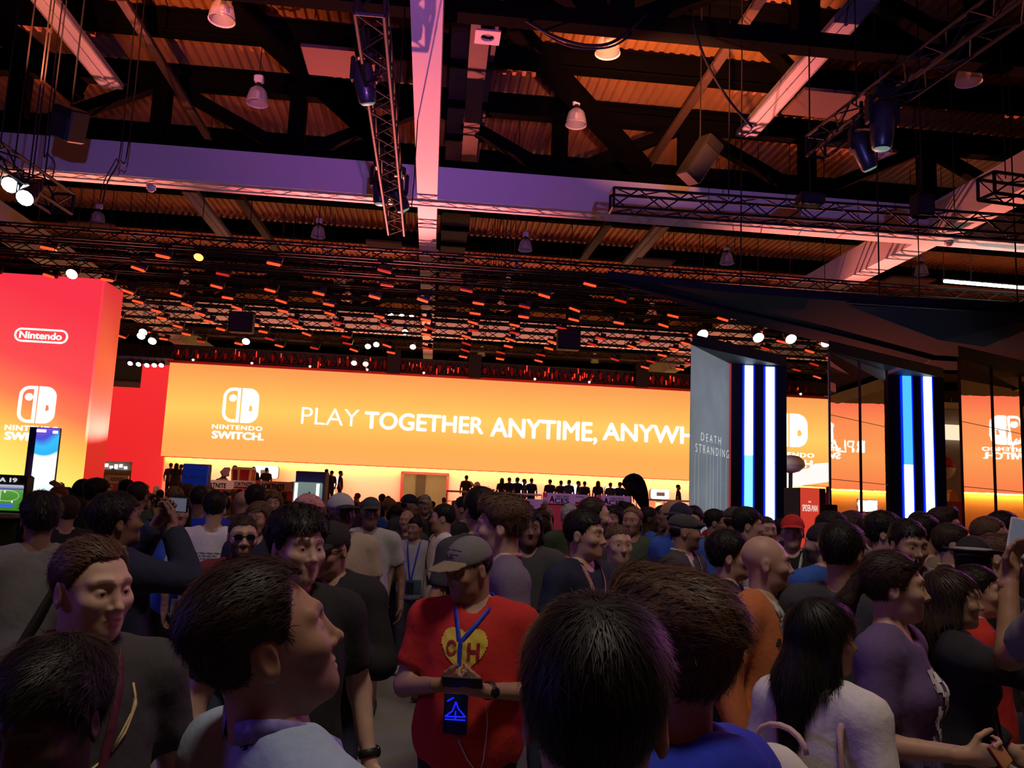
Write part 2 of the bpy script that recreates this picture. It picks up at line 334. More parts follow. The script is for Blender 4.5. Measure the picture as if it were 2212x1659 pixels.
def switch_logo(parent, m, box, word_top, word_bot, mp, size_mul=1.0):
    """two-part rounded console mark over two lines of lettering; box = (x0,x1,z0,z1)"""
    x0, x1, z0, z1 = box; w, h = x1-x0, z1-z0; g = w*.045; hw = (w-g)/2; r = w*.28; mb = MB()
    def half(w, h, r, left, ins=0):
        P = []
        for cx, cz, a0, rr in ((w-ins, h-ins, 0, .001), (r, h-r, 90, r-ins), (r, r, 180, r-ins), (w-ins, ins, 270, .001)):
            n = 6
            for i in range(n+1):
                a = math.radians(a0+90*i/n); P.append((cx+rr*math.cos(a), cz+rr*math.sin(a)))
        return P if left else [(w-a, b) for a, b in reversed(P)]
    ins = w*.085
    o = [(x0+a, z0+b) for a, b in half(hw, h, r, True)]; i = [(x0+a, z0+b) for a, b in half(hw, h, r, True, ins)]
    ring_plate(o, i, 0, mb, .03, mp); mb.build('mark_outline', m, parent)
    mb = MB(); cx, cz, cr = x0+hw*.56, z0+h*.70, w*.105
    mb.prism([mp(cx+cr*math.cos(a), cz+cr*math.sin(a), 0) for a in (2*math.pi*k/18 for k in range(18))], np.array(mp(0, 0, .03))-np.array(mp(0, 0, 0))); mb.build('mark_dot', m, parent)
    o = [(x0+hw+g+a, z0+b) for a, b in half(hw, h, r, False)]; n = len(o); cx, cz, cr = x0+hw+g+hw*.52, z0+h*.42, w*.085
    i = []
    for a, b in o:
        ang = math.atan2(b-cz, a-cx); i.append((cx+cr*math.cos(ang), cz+cr*math.sin(ang)))
    mb = MB(); ring_plate(o, i, 0, mb, .03, mp); mb.build('mark_solid', m, parent)
def place_logo(t, m, mp, org, ux, uz, box, l1, l2, b2=.06):
    switch_logo(t, m, box, 0, 0, mp)
    for body, (xa, xb, za, zb), b in (('NINTENDO', l1, .03), ('SWITCH.', l2, b2)):
        p = np.array(mp(xa, za, 0)); lettering(body, m, t, p, np.array(mp(xb, za, 0))-p, np.array(mp(xa, zb, 0))-p, b, 1.15 if b < .05 else 1.0, 'lettering', .02, .03)
mpw = lambda x, z, d: (x, YS-.02+d-.01, z)
xa, zb_ = on(478, 911); xb, zt_ = on(556, 836); zt_ = on(478, 836)[1]
place_logo(t, LETTER, mpw, None, None, None, (xa, on(556, 911)[0], zb_, zt_), (on(458, 926)[0], on(567, 926)[0], on(458, 926)[1], on(458, 916)[1]), (on(457, 947)[0], on(570, 947)[0], on(457, 947)[1], on(457, 930)[1]))
# the same mark again at the right end of the wall
xa, zb_ = on(1664, 963); zt_ = on(1664, 891)[1]
place_logo(t, LETTER, mpw, None, None, None, (xa, on(1744, 963)[0], zb_, zt_), (on(1648, 984)[0], on(1758, 984)[0], on(1648, 984)[1], on(1648, 974)[1]), (on(1646, 1006)[0], on(1762, 1006)[0], on(1646, 1006)[1], on(1646, 989)[1]))
# stage back wall below the picture, washed from a light cove; doorway with red frame
STW = mat('pale salmon stage wall', (.85, .47, .40), .8, var=.03, scale=.5)
dx0, dx1 = PY(867, 1060, YS)[0], PY(966, 1060, YS)[0]; dz = PY(905, 1022, YS)[2]
for a, b, z0, z1 in ((XL, dx0, 0, ZB), (dx1, XR, 0, ZB), (dx0, dx1, dz, ZB)):
    o = MB().box(((a+b)/2, YS+.55, (z0+z1)/2), (b-a, .3, z1-z0)).build('wall_stage', STW); struct(o)
COVE = glow('yellow cove light', (1.0, .60, .05), 26.0)
t2 = thing('cove_light', 'long yellow light cove tucked under the orange LED wall', 'light', (4, YS+.35, ZB-.03))
MB().box(((XL+XR)/2, YS+.22, ZB-.03), (XR-XL-.3, .12, .05)).build('light_strip', COVE, t2)
MB().box(((XL+XR)/2, YS+.12, ZB-.02), (XR-XL-.1, .04, .07)).build('cover_lip', EDGE, t2)
t2 = thing('red_doorway', 'red-framed doorway through the stage wall under the lettering', 'doorway', ((dx0+dx1)/2, YS+.3, 1.0))
for c, sz, nm in (((dx0, YS+.35, (dz+1)/2+.0), (.14, .5, dz-1), 'jamb'), ((dx1, YS+.35, (dz+1)/2), (.14, .5, dz-1), 'jamb'), (((dx0+dx1)/2, YS+.35, dz), (dx1-dx0+.14, .5, .14), 'lintel')):
    MB().bevel_box(c, sz, .01).build(nm, glow('red lit trim', (.75, .02, .01), .8), t2)
# passage seen through the doorway
PASS = mat('yellow-grey passage wall', (.42, .36, .22), .9)
dc = (dx0+dx1)/2
struct(MB().box((dc-1.9, YS+2.2, 1.7), (.1, 3, 3.4)).build('wall_passage_left', PASS)); struct(MB().box((dc+1.9, YS+2.2, 1.7), (.1, 3, 3.4)).build('wall_passage_right', PASS)); struct(MB().box((dc, YS+3.8, 1.7), (3.9, .1, 3.4)).build('wall_passage_back', PASS))
struct(MB().box((dc-.25, YS+3.6, 1.7), (.5, .3, 3.4)).build('trim_16', mat('brown passage pier', (.13, .10, .07), .9)))
lamp('POINT', 'passage_lamp', (dc-.3, YS+1.6, 3.0), (dc, YS+2, 0), (1.0, .85, .5), 42, .2)
RAILW = mat('white stage rail', (.8, .74, .6), .5); STAGE = mat('red stage front', (.55, .06, .04), .7)
o = MB().box((4.2, 41.6, .5), (36.4, 6.7, 1.0)).build('stage_platform', STAGE); tag(o, 'low red-fronted stage running the whole width below the LED wall', 'stage')
t2 = thing('stage_rail', 'pale handrail along the front edge of the raised stage', 'railing', (6, 38.5, 1.0))
for xa, xb in ((PY(965, 1063, 38.5)[0], PY(1170, 1070, 38.5)[0]), (PY(1375, 1078, 38.5)[0], PY(1494, 1084, 38.5)[0])):
    MB().tube([(xa, 38.5, 2.0), (xb, 38.5, 2.0)], .045, 8).build('top_rail', RAILW, t2); MB().tube([(xa, 38.5, 1.55), (xb, 38.5, 1.55)], .02, 6).build('mid_rail', RAILW, t2)
    k = int((xb-xa)/1.2)
    for i in range(k+1): MB().tube([(xa+(xb-xa)*i/k, 38.5, 1.0), (xa+(xb-xa)*i/k, 38.5, 2.0)], .028, 6).build('post', RAILW, t2)
TV = glow('bright display picture', (1.0, .97, .95), 1.5)
for i, (px, py, qx, qy, lb) in enumerate(((546, 1005, 599, 1034, 'left of the blue-topped kiosk'), (704, 1028, 731, 1052, 'right of the blue-topped kiosk'), (1103, 1041, 1145, 1067, 'behind the group of five on the stage'), (1209, 1046, 1249, 1068, 'right of the stage rail end'), (1308, 1051, 1346, 1073, 'just left of the dark feather flag'), (1407, 1056, 1446, 1079, 'right of the dark feather flag'))):
    a = PY(px, py, YS-.5); b = PY(qx, qy, YS-.5); w, h = b[0]-a[0], a[2]-b[2]
    t2 = thing('display_screen', 'white glowing demo screen on the stage wall, %s' % lb, 'screen', ((a[0]+b[0])/2, YS-.5, b[2]))
    MB().prism([(a[0]+p, YS-.45, b[2]+q) for p, q in rrect(w, h, .12)], (0, .1, 0)).build('picture', TV, t2)
    MB().prism([(a[0]-.012+p, YS-.37, b[2]-.012+q) for p, q in rrect(w+.024, h+.024, .13)], (0, .2, 0)).build('case', DARK, t2)
    MB().box(((a[0]+b[0])/2, YS-.1, (b[2]+1)/2), (.3, .12, max(.2, b[2]-1))).build('stand', RAILW, t2)
    MB().box(((a[0]+b[0])/2, YS-.2, b[2]+h/2), (.4, .9, .2)).build('wall_bracket', DARK, t2)
# demo counters with printed boards
PALE = mat('pale pink counter board', (.62, .46, .47), .6, var=.05); MAUVE = mat('mauve counter board', (.52, .38, .56), .6, var=.05)
INK = mat('dark print', (.05, .035, .04), .6); REDP = mat('red print', (.6, .03, .04), .6); CRIM = mat('crimson counter base', (.55, .05, .07), .6)
def counter(label, px0, px1, py0, py1, Y, m, texts, red_tab=False):
    a = PY(px0, py0, Y); b = PY(px1, py1, Y); x0, x1 = a[0], b[0]; z1 = PY((px0+px1)/2, py0+(px1-px0)*.0215, Y)[2]; z0 = PY((px0+px1)/2, py1-(px1-px0)*.0215, Y)[2]
    t = thing('demo_counter', label, 'counter', ((x0+x1)/2, Y, 0))
    MB().bevel_box(((x0+x1)/2, Y+.05, (z0+z1)/2), (x1-x0, .1, z1-z0), .01).build('printed_board', m, t)
    MB().bevel_box(((x0+x1)/2, Y+.5, z0*.5+.02), (x1-x0-.05, .8, z0-.04), .02).build('base', CRIM, t)
    MB().bevel_box(((x0+x1)/2, Y+.5, z0+.02), (x1-x0, .95, .05), .01).build('worktop', m, t)
    w, h = x1-x0, z1-z0
    for body, u0, u1, v0, v1, tm, bold in texts:
        lettering(body, tm, t, (x0+w*u0, Y, z0+h*v0), (w*(u1-u0), 0, 0), (0, 0, h*(v1-v0)), bold, 1.0, 'lettering', .01, .012)
    if red_tab: MB().box((x0+w*.07, Y-.005, z1-h*.22), (w*.12, .02, h*.40)).build('red_tab', REDP, t)
counter('pale counter board with dark lettering half hidden by the blue information sign', 452, 504, 1036, 1058, 33.0, PALE, [('RTNITE', .04, .70, .12, .68, INK, .05)])
counter('pale counter board with dark lettering, second from the blue information sign', 503, 553, 1037, 1053, 33.6, PALE, [('FORTNITE', .03, .84, .12, .75, INK, .05)])
counter('large pale counter board with dark lettering left of the blue-topped kiosk', 552, 628, 1038, 1062, 32.4, PALE, [('FORTNITE', .18, .82, .12, .74, INK, .05)], True)
counter('narrow pale counter board cut off behind the blue-topped kiosk', 628, 668, 1040, 1063, 33.2, PALE, [('T', .08, .2, .3, .75, INK, .05)])
ace = [('MARIO TENNIS', .40, .80, .60, .80, INK, .02), ('A', .20, .36, .08, .76, REDP, .05), ('CES', .36, .80, .06, .54, INK, .02)]
counter('mauve counter board with red and dark print, nearest the stage rail', 1173, 1243, 1064, 1090, 34.0, MAUVE, ace, True)
counter('narrow mauve counter board between two printed ones', 1242, 1274, 1068, 1086, 34.6, MAUVE, [('MARIO TENNIS', .05, .60, .60, .80, INK, .02)])
counter('mauve counter board with red and dark print beside the feather flag', 1289, 1362, 1069, 1094, 33.5, MAUVE, ace, True)
counter('low mauve counter frame below the stage rail', 1128, 1172, 1077, 1100, 33.0, MAUVE, [])
counter('crimson counter block between the two blue-lit pillars', 1690, 1800, 1060, 1125, 30.0, CRIM, [])
counter('red counter block right of the second blue-lit pillar', 2030, 2110, 1082, 1150, 28.0, CRIM, [])
# white statue and small props on the stage
t2 = thing('white_statue', 'white dancing figure statue on the stage right of the red doorway', 'statue', PY(1030, 1072, 40))
b = t2.location
STAT = mat('warm white statue', (.9, .82, .6), .5)
def rel(px, py): return Vector(PY(px, py, 40.0))
mb = MB(); mb.tube([rel(1028, 1076), rel(1030, 1062), rel(1028, 1052)], [.16, .2, .22], 8); mb.lathe(rel(1031, 1048), [(.02, -.18), (.14, -.1), (.17, 0), (.12, .12), (.02, .17)], 10); mb.build('body', STAT, t2, True)
MB().tube([rel(1028, 1053), rel(1022, 1048), rel(1016, 1040)], [.1, .07, .04], 6).build('raised_arm', STAT, t2, True)
MB().tube([rel(1030, 1075), rel(1042, 1070), rel(1052, 1059)], [.12, .1, .08], 6).build('leg', STAT, t2, True)
t2 = thing('bent_tentacle_prop', 'mauve bent tentacle prop standing behind the counter boards', 'prop', PY(482, 1036, 39))
q = PY(480, 1036, 39); MB().tube([(q[0], q[1], 1.0), q, PY(485, 1024, 39), PY(490, 1015, 39), PY(497, 1012, 39)], [.28, .28, .24, .16, .06], 8).build('tentacle', MAUVE, t2, True)
t2 = thing('red_drum', 'red and white striped round tub on the stage behind the boards', 'tub', PY(525, 1036, 40)); p = t2.location
MB().lathe(p, [(.42, -.6), (.5, .48)], 14).build('body', REDP, t2, True); MB().lathe(p+Vector((0, 0, .45)), [(.54, 0), (.56, .1), (.4, .12)], 14).build('rim', STAT, t2, True)
for k in range(6):
    a = k*math.pi/3+.3; MB().tube([p+Vector((.44*math.cos(a), .44*math.sin(a), -.55)), p+Vector((.52*math.cos(a), .52*math.sin(a), .46))], .06, 5).build('stripe', STAT, t2)
# header truss on top of the LED wall with small white marker lights
t2 = thing('header_truss', 'dark red-lit lattice header along the top of the orange LED wall', 'truss', (4, YS+.3, ZT+.15))
GLINT = mat('red-tinted truss steel', (.35, .02, .015), .25, .6)  # red light on the lattice put into its base colour
for z in (ZT+.25, ZT+.95): MB().tube([(XL, YS, z), (XR, YS, z)], .05, 6).build('chord', BLACK, t2)
mb = MB(); x = XL
while x < XR-.5:
    mb.tube([(x, YS, ZT+.25), (x+.25, YS+.2, ZT+.95), (x+.5, YS, ZT+.25)], .03, 4); mb.box((x+.25, YS+.3, ZT+.5), (.14, .1, random.uniform(.2, .7))); x += .5
o = mb.build('lattice', GLINT, t2); o['kind'] = 'stuff'
MB().box(((XL+XR)/2, YS+.6, ZT+.55), (XR-XL, .1, 1.0)).build('backing_board', DARK, t2)
mb = MB(); x = XL+.4; random.seed(3)
while x < XR:
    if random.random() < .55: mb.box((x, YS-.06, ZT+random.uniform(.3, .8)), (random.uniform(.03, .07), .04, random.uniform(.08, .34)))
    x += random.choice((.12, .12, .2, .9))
o = mb.build('red_glints', glow('painted red glint', (1.0, .05, .02), 1.1), t2); o['kind'] = 'stuff'  # glowing slivers stand in for red reflections on the truss
k = 0; x = XL+1.2
while x < XR:
    MB().lathe((x, YS-.1, ZT+.2), [(.02, -.05), (.06, -.02), (.06, .03), (.02, .05)], 8, (0, 1, 0)).build('marker_light', glow('white marker', (1, .9, .75), 4), t2); x += 3.05
for px in (1025, 850, 1385): p = PY(px, 800, YS); MB().box((p[0], YS-.1, ZT+.7), (.7, .4, 1.3)).build('motor_box', BLACK, t2)
# ------------------------------------------------------------------ red tower at the left, red wall beside the LED wall
YT = 26.0
tr = PY(222, 603, YT); tx, tz = tr[0], tr[2]; SIDE = 1.55
t = thing('red_tower', 'tall glowing red-to-yellow tower with white lettering at the far left', 'tower', (tx-4.5, YT, 0))
TWR = glow_ramp('tower picture', 2, 1.2, tz, [(0.0, s2l(255, 255, 170)), (.18, s2l(255, 245, 120)), (.36, s2l(255, 205, 90)), (.52, s2l(255, 128, 84)), (.68, s2l(254, 78, 80)), (1.0, s2l(250, 52, 72))], 1.0, .03, (0, tx-3.2, tx, .16))  # the face itself emits this red-to-yellow gradient
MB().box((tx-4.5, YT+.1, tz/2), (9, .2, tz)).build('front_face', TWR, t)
MB().box((tx-.1, YT+.2+SIDE/2, tz/2), (.2, SIDE, tz)).build('side_face', glow_ramp('tower side', 2, 0, tz, [(0, s2l(225, 30, 30)), (.45, s2l(232, 40, 36)), (.72, s2l(245, 96, 40)), (1, s2l(240, 52, 60))], .85, .05), t)  # light on the side face put into a glowing red-orange ramp
MB().box((tx-4.5, YT+.3+SIDE/2, tz-.05), (8.9, SIDE, .1)).build('top', DARK, t)
ont = lambda px, py: (PY(px, py, YT)[0], PY(px, py, YT)[2])
mpt = lambda x, z, d: (x, YT-.02+d-.01, z)
xa, za = ont(35, 912); xb, zb_ = ont(116, 836); zb_ = ont(35, 832)[1]
place_logo(t, LETTER, mpt, None, None, None, (xa, ont(116, 912)[0], za, zb_), (ont(11, 929)[0], ont(128, 929)[0], ont(11, 929)[1], ont(11, 917)[1]), (ont(10, 950)[0], ont(130, 950)[0], ont(10, 950)[1], ont(10, 932)[1]))
xa, za = ont(30, 737); xb, zb_ = ont(146, 737)[0], ont(30, 707)[1]; mb = MB(); w, h = xb-xa, zb_-za
ring_plate([(xa+a, za+b) for a, b in rrect(w, h, h*.49, 8)], [(xa+w*.028+a, za+h*.12+b) for a, b in rrect(w*.944, h*.76, h*.375, 8)], 0, mb, .03, mpt); mb.build('name_badge', LETTER, t)
lettering('Nintendo', LETTER, t, (xa+w*.09, YT, za+h*.24), (w*.80, 0, 0), (0, 0, h*.53), .04, 1.0, 'lettering', .02, .03)
REDW = glow_ramp('red glowing wall', 2, 0, 8.2, [(0, s2l(236, 32, 34)), (1, s2l(252, 46, 50))], .95, .06)  # the red sheet emits its own colour
def px_box(px0, px1, zt, zb, Y, m, nm, d=.3):
    a, b = PY(px0, 1000, Y)[0], PY(px1, 1000, Y)[0]; o = MB().box(((a+b)/2, Y+d/2, (zt+zb)/2), (b-a, d, zt-zb)).build(nm, m); return o
z1 = PY(330, 786, YS)[2]; z2 = PY(265, 835, YS)[2]; za = PY(250, 996, YS)[2]; zb_ = PY(250, 1024, YS)[2]
t = thing('red_wall', 'glowing red wall with two openings between the tower and the orange LED wall', 'wall', (PY(290, 1000, YS)[0], YS+.2, 0))
for p0, p1, q1, q0 in ((286, 352, z1, 0), (150, 286, z2, za), (150, 222, za, 0), (222, 286, zb_-.5, 0)):
    o = px_box(p0, p1, q1, q0, YS+.2, REDW, 'panel'); o.parent = t
    for vv in o.data.vertices: vv.co -= t.location
GREYW = mat('grey-beige far stand', (.34, .30, .24), .85, var=.3, scale=.8)
tag(MB().bevel_box((PY(262, 900, 60)[0], 60, 4.22), (9, 6, 8.44), .1).build('far_stand', GREYW), 'grey-beige stand seen through the openings of the red wall', 'stand')
tag(MB().bevel_box((PY(262, 810, 58)[0], 58.2, 9.19), (5, 1.2, 1.5), .1).build('green_cabinet', mat('dull green cabinet', (.10, .14, .10), .8)), 'dull green box high behind the red wall opening', 'box')
p = PY(245, 1009, 56.8)
t = thing('far_sign', 'small white lit sign seen through the lower opening of the red wall', 'sign', p)
for k in range(7): MB().box((p[0]-1.0+k*.3, 56.7, p[2]+.05*(k % 3)), (.2, .08, .16+.06*((k*5) % 3))).build('letter_block', TV, t)
MB().box((p[0], 56.8, p[2]-.12), (2.4, .1, .1)).build('rail', WHITE, t); MB().box((p[0], 56.95, p[2]-.12), (.2, .4, .08)).build('bracket', WHITE, t)
counter('pink counter board standing in the lower opening of the red wall', 227, 276, 1026, 1046, 43.0, PALE, [('FORTNITE', .25, .80, .25, .75, INK, .03)])
# ------------------------------------------------------------------ kiosks and signs at the left
NAVY = mat('navy sign board', (.012, .075, .60), .45, coat=.3); MAUVEB = mat('blue-violet header', s2l(92, 84, 170), .4)
def panel_thing(nm, label, cat, px0, px1, py0, Y, depth, front, side, ax=None):
    a, b = PY(px0, py0, Y), PY(px1, py0+(px1-px0)*.043, Y); z1 = a[2]
    t = thing(nm, label, cat, ((a[0]+b[0])/2, Y, 0))
    MB().bevel_box(((a[0]+b[0])/2, Y+.02, z1/2), (b[0]-a[0], .04, z1), .004).build('front_panel', front, t)
    MB().bevel_box(((a[0]+b[0])/2, Y+.045+depth/2, z1/2), (b[0]-a[0]+.02, depth, z1+.02), .01).build('body', side, t)
    return t, a[0], b[0], z1
t, xa, xb, z1 = panel_thing('information_sign', 'tall blue board with pale INFORMATION lettering standing above the crowd', 'sign', 396, 452, 1002, 14.0, .10, NAVY, mat('magenta-grey sign edge', (.24, .10, .16), .6))
zz = PY(400, 1034, 14.0)[2]
lettering('INFORMATION', mat('pale blue print', (.30, .42, .85), .6), t, (xa+.03, 14.0, zz), ((xb-xa)*.88, 0, 0), (0, 0, .055), .02)
t, xa, xb, z1 = panel_thing('blue_topped_kiosk', 'kiosk with a blue-violet header and a lit grey display case', 'kiosk', 640, 703, 1018, 16.0, .5, MAUVEB, mat('grey kiosk side', (.22, .2, .19), .7))
zh = PY(645, 1041, 16.0)[2]
MB().bevel_box(((xa+xb)/2-.02, 15.93, zh/2), (xb-xa-.02, .12, zh), .02).build('display_case', glow_ramp('case picture', 2, 1.0, zh, [(0, s2l(66, 78, 96)), (1, s2l(128, 146, 138))], .8, .1), t)
for x in (xa+.045, xb-.10): MB().lathe((x, 15.85, .3), [(.028, 0), (.028, zh-.32)], 8).build('light_tube', glow('cool white tube', (.85, 1.0, .92), 2.2), t)
mk = NAVY
for k, (dx, dz, w_, h_) in enumerate(((0, 0, .03, .13), (.05, -.03, .07, .03), (-.05, -.05, .07, .03))): MB().box(((xa+xb)/2+.02+dx, 15.86, zh-.24+dz), (w_, .01, h_)).build('printed_mark', mk, t)
# bright tall light box
Y = 10.5; a, b = PY(82, 924, Y), PY(128, 929, Y); z1 = a[2]
t = thing('light_box_totem', 'tall dark totem with a blazing white picture and blue swirls at its top', 'sign', ((a[0]+b[0])/2, Y, 0))
m = glow_ramp('totem picture', 2, 1.6, z1, [(0, (.55, .9, 1.0)), (.30, (1, 1, 1)), (.52, (1, 1, .98)), (.66, (1, 1, 1)), (.70, s2l(40, 160, 215)), (.80, s2l(50, 170, 225)), (.87, s2l(66, 70, 190)), (1.0, s2l(130, 70, 205))], 1.35, .0)
nt = m.node_tree; nz = [n for n in nt.nodes if n.type == 'TEX_NOISE'][0]; nz.inputs['Scale'].default_value = 2.3; nz.inputs['Detail'].default_value = 0
ma = [n for n in nt.nodes if n.type == 'MATH'][0]; ma.inputs[1].default_value = .42
mr = [n for n in nt.nodes if n.type == 'MAP_RANGE'][0]; mr.inputs['To Min'].default_value = -.2; mr.inputs['To Max'].default_value = .80
MB().bevel_box(((a[0]+b[0])/2, Y, z1/2), (b[0]-a[0], .05, z1), .005).build('lit_picture', m, t)
c = PY(62, 922, Y)[0]; MB().bevel_box(((c+b[0])/2-.006, Y+.065, z1/2+.005), (b[0]-c-.012, .07, z1+.01), .006).build('case', mat('dark violet case', (.05, .015, .08), .5), t)
for k, (px, py, w_) in enumerate(((92, 931, .11), (122, 934, .06))): p = PY(px, py, Y); MB().bevel_box((p[0], Y-.03, p[2]), (w_, .01, .035), .003).build('printed_mark', glow('print white', (1, 1, 1), 1.2), t)
# football game kiosk
Y = 9.0; a, b = PY(-70, 1022, Y), PY(54, 1027, Y); z1 = b[2]
t = thing('game_kiosk', 'black kiosk with a green football game on its screen at the left edge', 'kiosk', ((a[0]+b[0])/2, Y, 0))
cx, w = (a[0]+b[0])/2, b[0]-a[0]; zs = PY(40, 1048, Y)[2]; zl = PY(40, 1104, Y)[2]
MB().bevel_box((cx, Y+.14, z1/2), (w, .18, z1), .02).build('body', DARK, t)
m = glow_ramp('football picture', 2, zl, zs, [(0, s2l(60, 130, 40)), (.75, s2l(88, 160, 60)), (.86, s2l(110, 175, 90)), (.9, s2l(60, 70, 150)), (1, s2l(190, 190, 210))], .85, .12)
MB().bevel_box((cx, Y+.04, (zs+zl)/2), (w-.04, .05, zs-zl), .01).build('screen_picture', m, t)
LINE = glow('pitch line', (.6, .85, .5), .8); mb = MB(); mb.tube([(cx+.12*math.cos(a_)+.12, Y+.01, (zs+zl)/2+.02+.055*math.sin(a_)) for a_ in (k*math.pi/8 for k in range(17))], .003, 4); mb.box((b[0]-.22, Y+.01, (zs+zl)/2), (.006, .006, zs-zl-.1)); mb.build('pitch_lines', LINE, t)
for k, (dx, dz) in enumerate(((-.18, .06), (-.10, -.04), (-.14, -.08))): MB().bevel_box((b[0]+dx, Y+.008, (zs+zl)/2+dz), (.014, .006, .022), .002).build('player_figure', glow('player white', (1, 1, .9), .9), t)
MB().bevel_box((b[0]-.16, Y+.008, zl+.05), (.16, .008, .03), .003).build('score_bar', glow('score blue', (.05, .12, .7), 1), t)
lettering('FIFA 19', glow('kiosk lettering', (.8, .8, .85), .8), t, (b[0]-.36, Y+.04, z1-.075), (.27, 0, 0), (0, 0, .045), .04)
MB().bevel_box((cx, Y-.02, zl-.05), (w, .18, .05), .01).build('control_shelf', mat('pale shelf', (.3, .34, .32), .5), t)
MB().bevel_box((cx, Y+.02, zl-.45), (w-.06, .04, .68), .01).build('lower_panel', mat('dark green panel', (.035, .075, .02), .6), t)
# dark feather flag
Y = 19.0
out = [(1343, 1046), (1346, 1036), (1353, 1028), (1362, 1023.5), (1370, 1022), (1379, 1025), (1387, 1031), (1393, 1040), (1397, 1052), (1400, 1066), (1402, 1085), (1403, 1110), (1389, 1108), (1383, 1096), (1372, 1080), (1360, 1065), (1350, 1055)]
t = thing('feather_flag', 'dark navy feather flag asking HOW DO I GET IN LINE above the crowd', 'flag', PY(1402, 1110, Y)*np.array([1, 1, 0]))
FLAG = mat('navy flag cloth', (.018, .018, .055), .8, bump=.1)
MB().prism([PY(x, y, Y) for x, y in out], (0, .02, 0)).build('cloth', FLAG, t)
px_ = PY(1401, 1110, Y)[0]
MB().tube([(px_, Y+.04, .05), (px_, Y+.04, 1.5)]+[PY(x, y, Y+.04) for x, y in ((1401, 1085), (1399, 1066), (1396, 1052), (1392, 1040), (1386, 1031), (1378, 1025))], .014, 6).build('pole', BLACK, t, True)
MB().lathe((px_, Y+.04, 0), [(.3, 0), (.3, .03), (.05, .07)], 16).build('base', BLACK, t)
FP = mat('grey-violet flag print', (.75, .70, .92), .7)
for body, p, q, h_ in (('HOW DO I', (1353, 1048), (1386, 1053), 8), ('GET IN LINE?', (1347, 1057), (1391, 1065), 8)):
    o = PY(*p, Y); e = PY(*q, Y); lettering(body, FP, t, o, e-o, (0, 0, .0106*h_), .02, 1.0, 'lettering', .006, .004)
o = PY(1388, 1103, Y); mb = MB(); mb.box((o[0]+.02, Y-.006, o[2]+.05), (.022, .004, .11)); mb.box((o[0]+.05, Y-.006, o[2]+.07), (.05, .004, .025)); mb.box((o[0]+.03, Y-.006, o[2]), (.11, .004, .025)); mb.build('printed_mark', FP, t)
# orange-red banner box between the pillars
Y = 13.0; a, b = PY(1731, 1053, Y), PY(1770, 1054, Y); z1 = a[2]
t = thing('red_banner_box', 'orange-red banner box with white hero-game lettering between the pillars', 'sign', ((a[0]+b[0])/2, Y, 0))
MB().bevel_box(((a[0]+b[0])/2, Y+.021, z1/2), (b[0]-a[0], .04, z1), .004).build('front_panel', glow_ramp('banner picture', 2, 0, z1, [(0, s2l(200, 40, 30)), (.7, s2l(228, 62, 44)), (1, s2l(225, 70, 50))], .8, .1), t)
MB().bevel_box(((a[0]+b[0])/2+.06, Y+.35, z1/2), (b[0]-a[0]+.14, .6, z1), .01).build('case', mat('dark plum case', (.05, .03, .045), .6), t)
c = PY(1790, 1090, Y+.3); MB().bevel_box((c[0]-.03, Y+.4, c[2]/2), (.22, .5, c[2]), .01).build('side_box', mat('dark plum case', (.05, .03, .045), .6), t)
o = PY(1733, 1104, Y); e = PY(1766, 1105.5, Y); lettering('SPIDER-MAN', glow('banner lettering', (1, .9, .8), .9), t, o, e-o, (0, 0, .105), .015)
o = PY(1746, 1086, Y); e = PY(1752, 1086, Y); lettering('MARVEL', glow('banner lettering', (1, .9, .8), .9), t, o, e-o, (0, 0, .03), .02)
# ------------------------------------------------------------------ pillars with light bars at the right
def flat(px, py, D): p = PD(px, py, D); return Vector((p[0], p[1], 0)), p[2]
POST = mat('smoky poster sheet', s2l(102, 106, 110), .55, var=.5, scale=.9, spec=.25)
nt = POST.node_tree; b = nt.nodes['Principled BSDF']; nt.links.new([n for n in nt.nodes if n.type == 'MIX'][0].outputs['Result'], b.inputs['Emission Color']); b.inputs['Emission Strength'].default_value = .9  # poster glows, standing in for the light that falls on it
MIRR = mat('mirror sheet', (.93, .80, .76), .012, 1.0, var=.02, scale=1.1, bump=.05)
BAR_W = glow('white light bar', (.62, .86, 1.0), 3.2); BAR_C = glow('cyan light bar', (.16, .62, 1.0), 1.9); BAR_B = glow('blue light bar', (.05, .34, 1.0), 1.7); HALO = glow('blue bar halo', (.0, .02, 1.0), 1.0)
SEAM = mat('red-brown seam trim', (.22, .05, .04), .5)
MIR = []
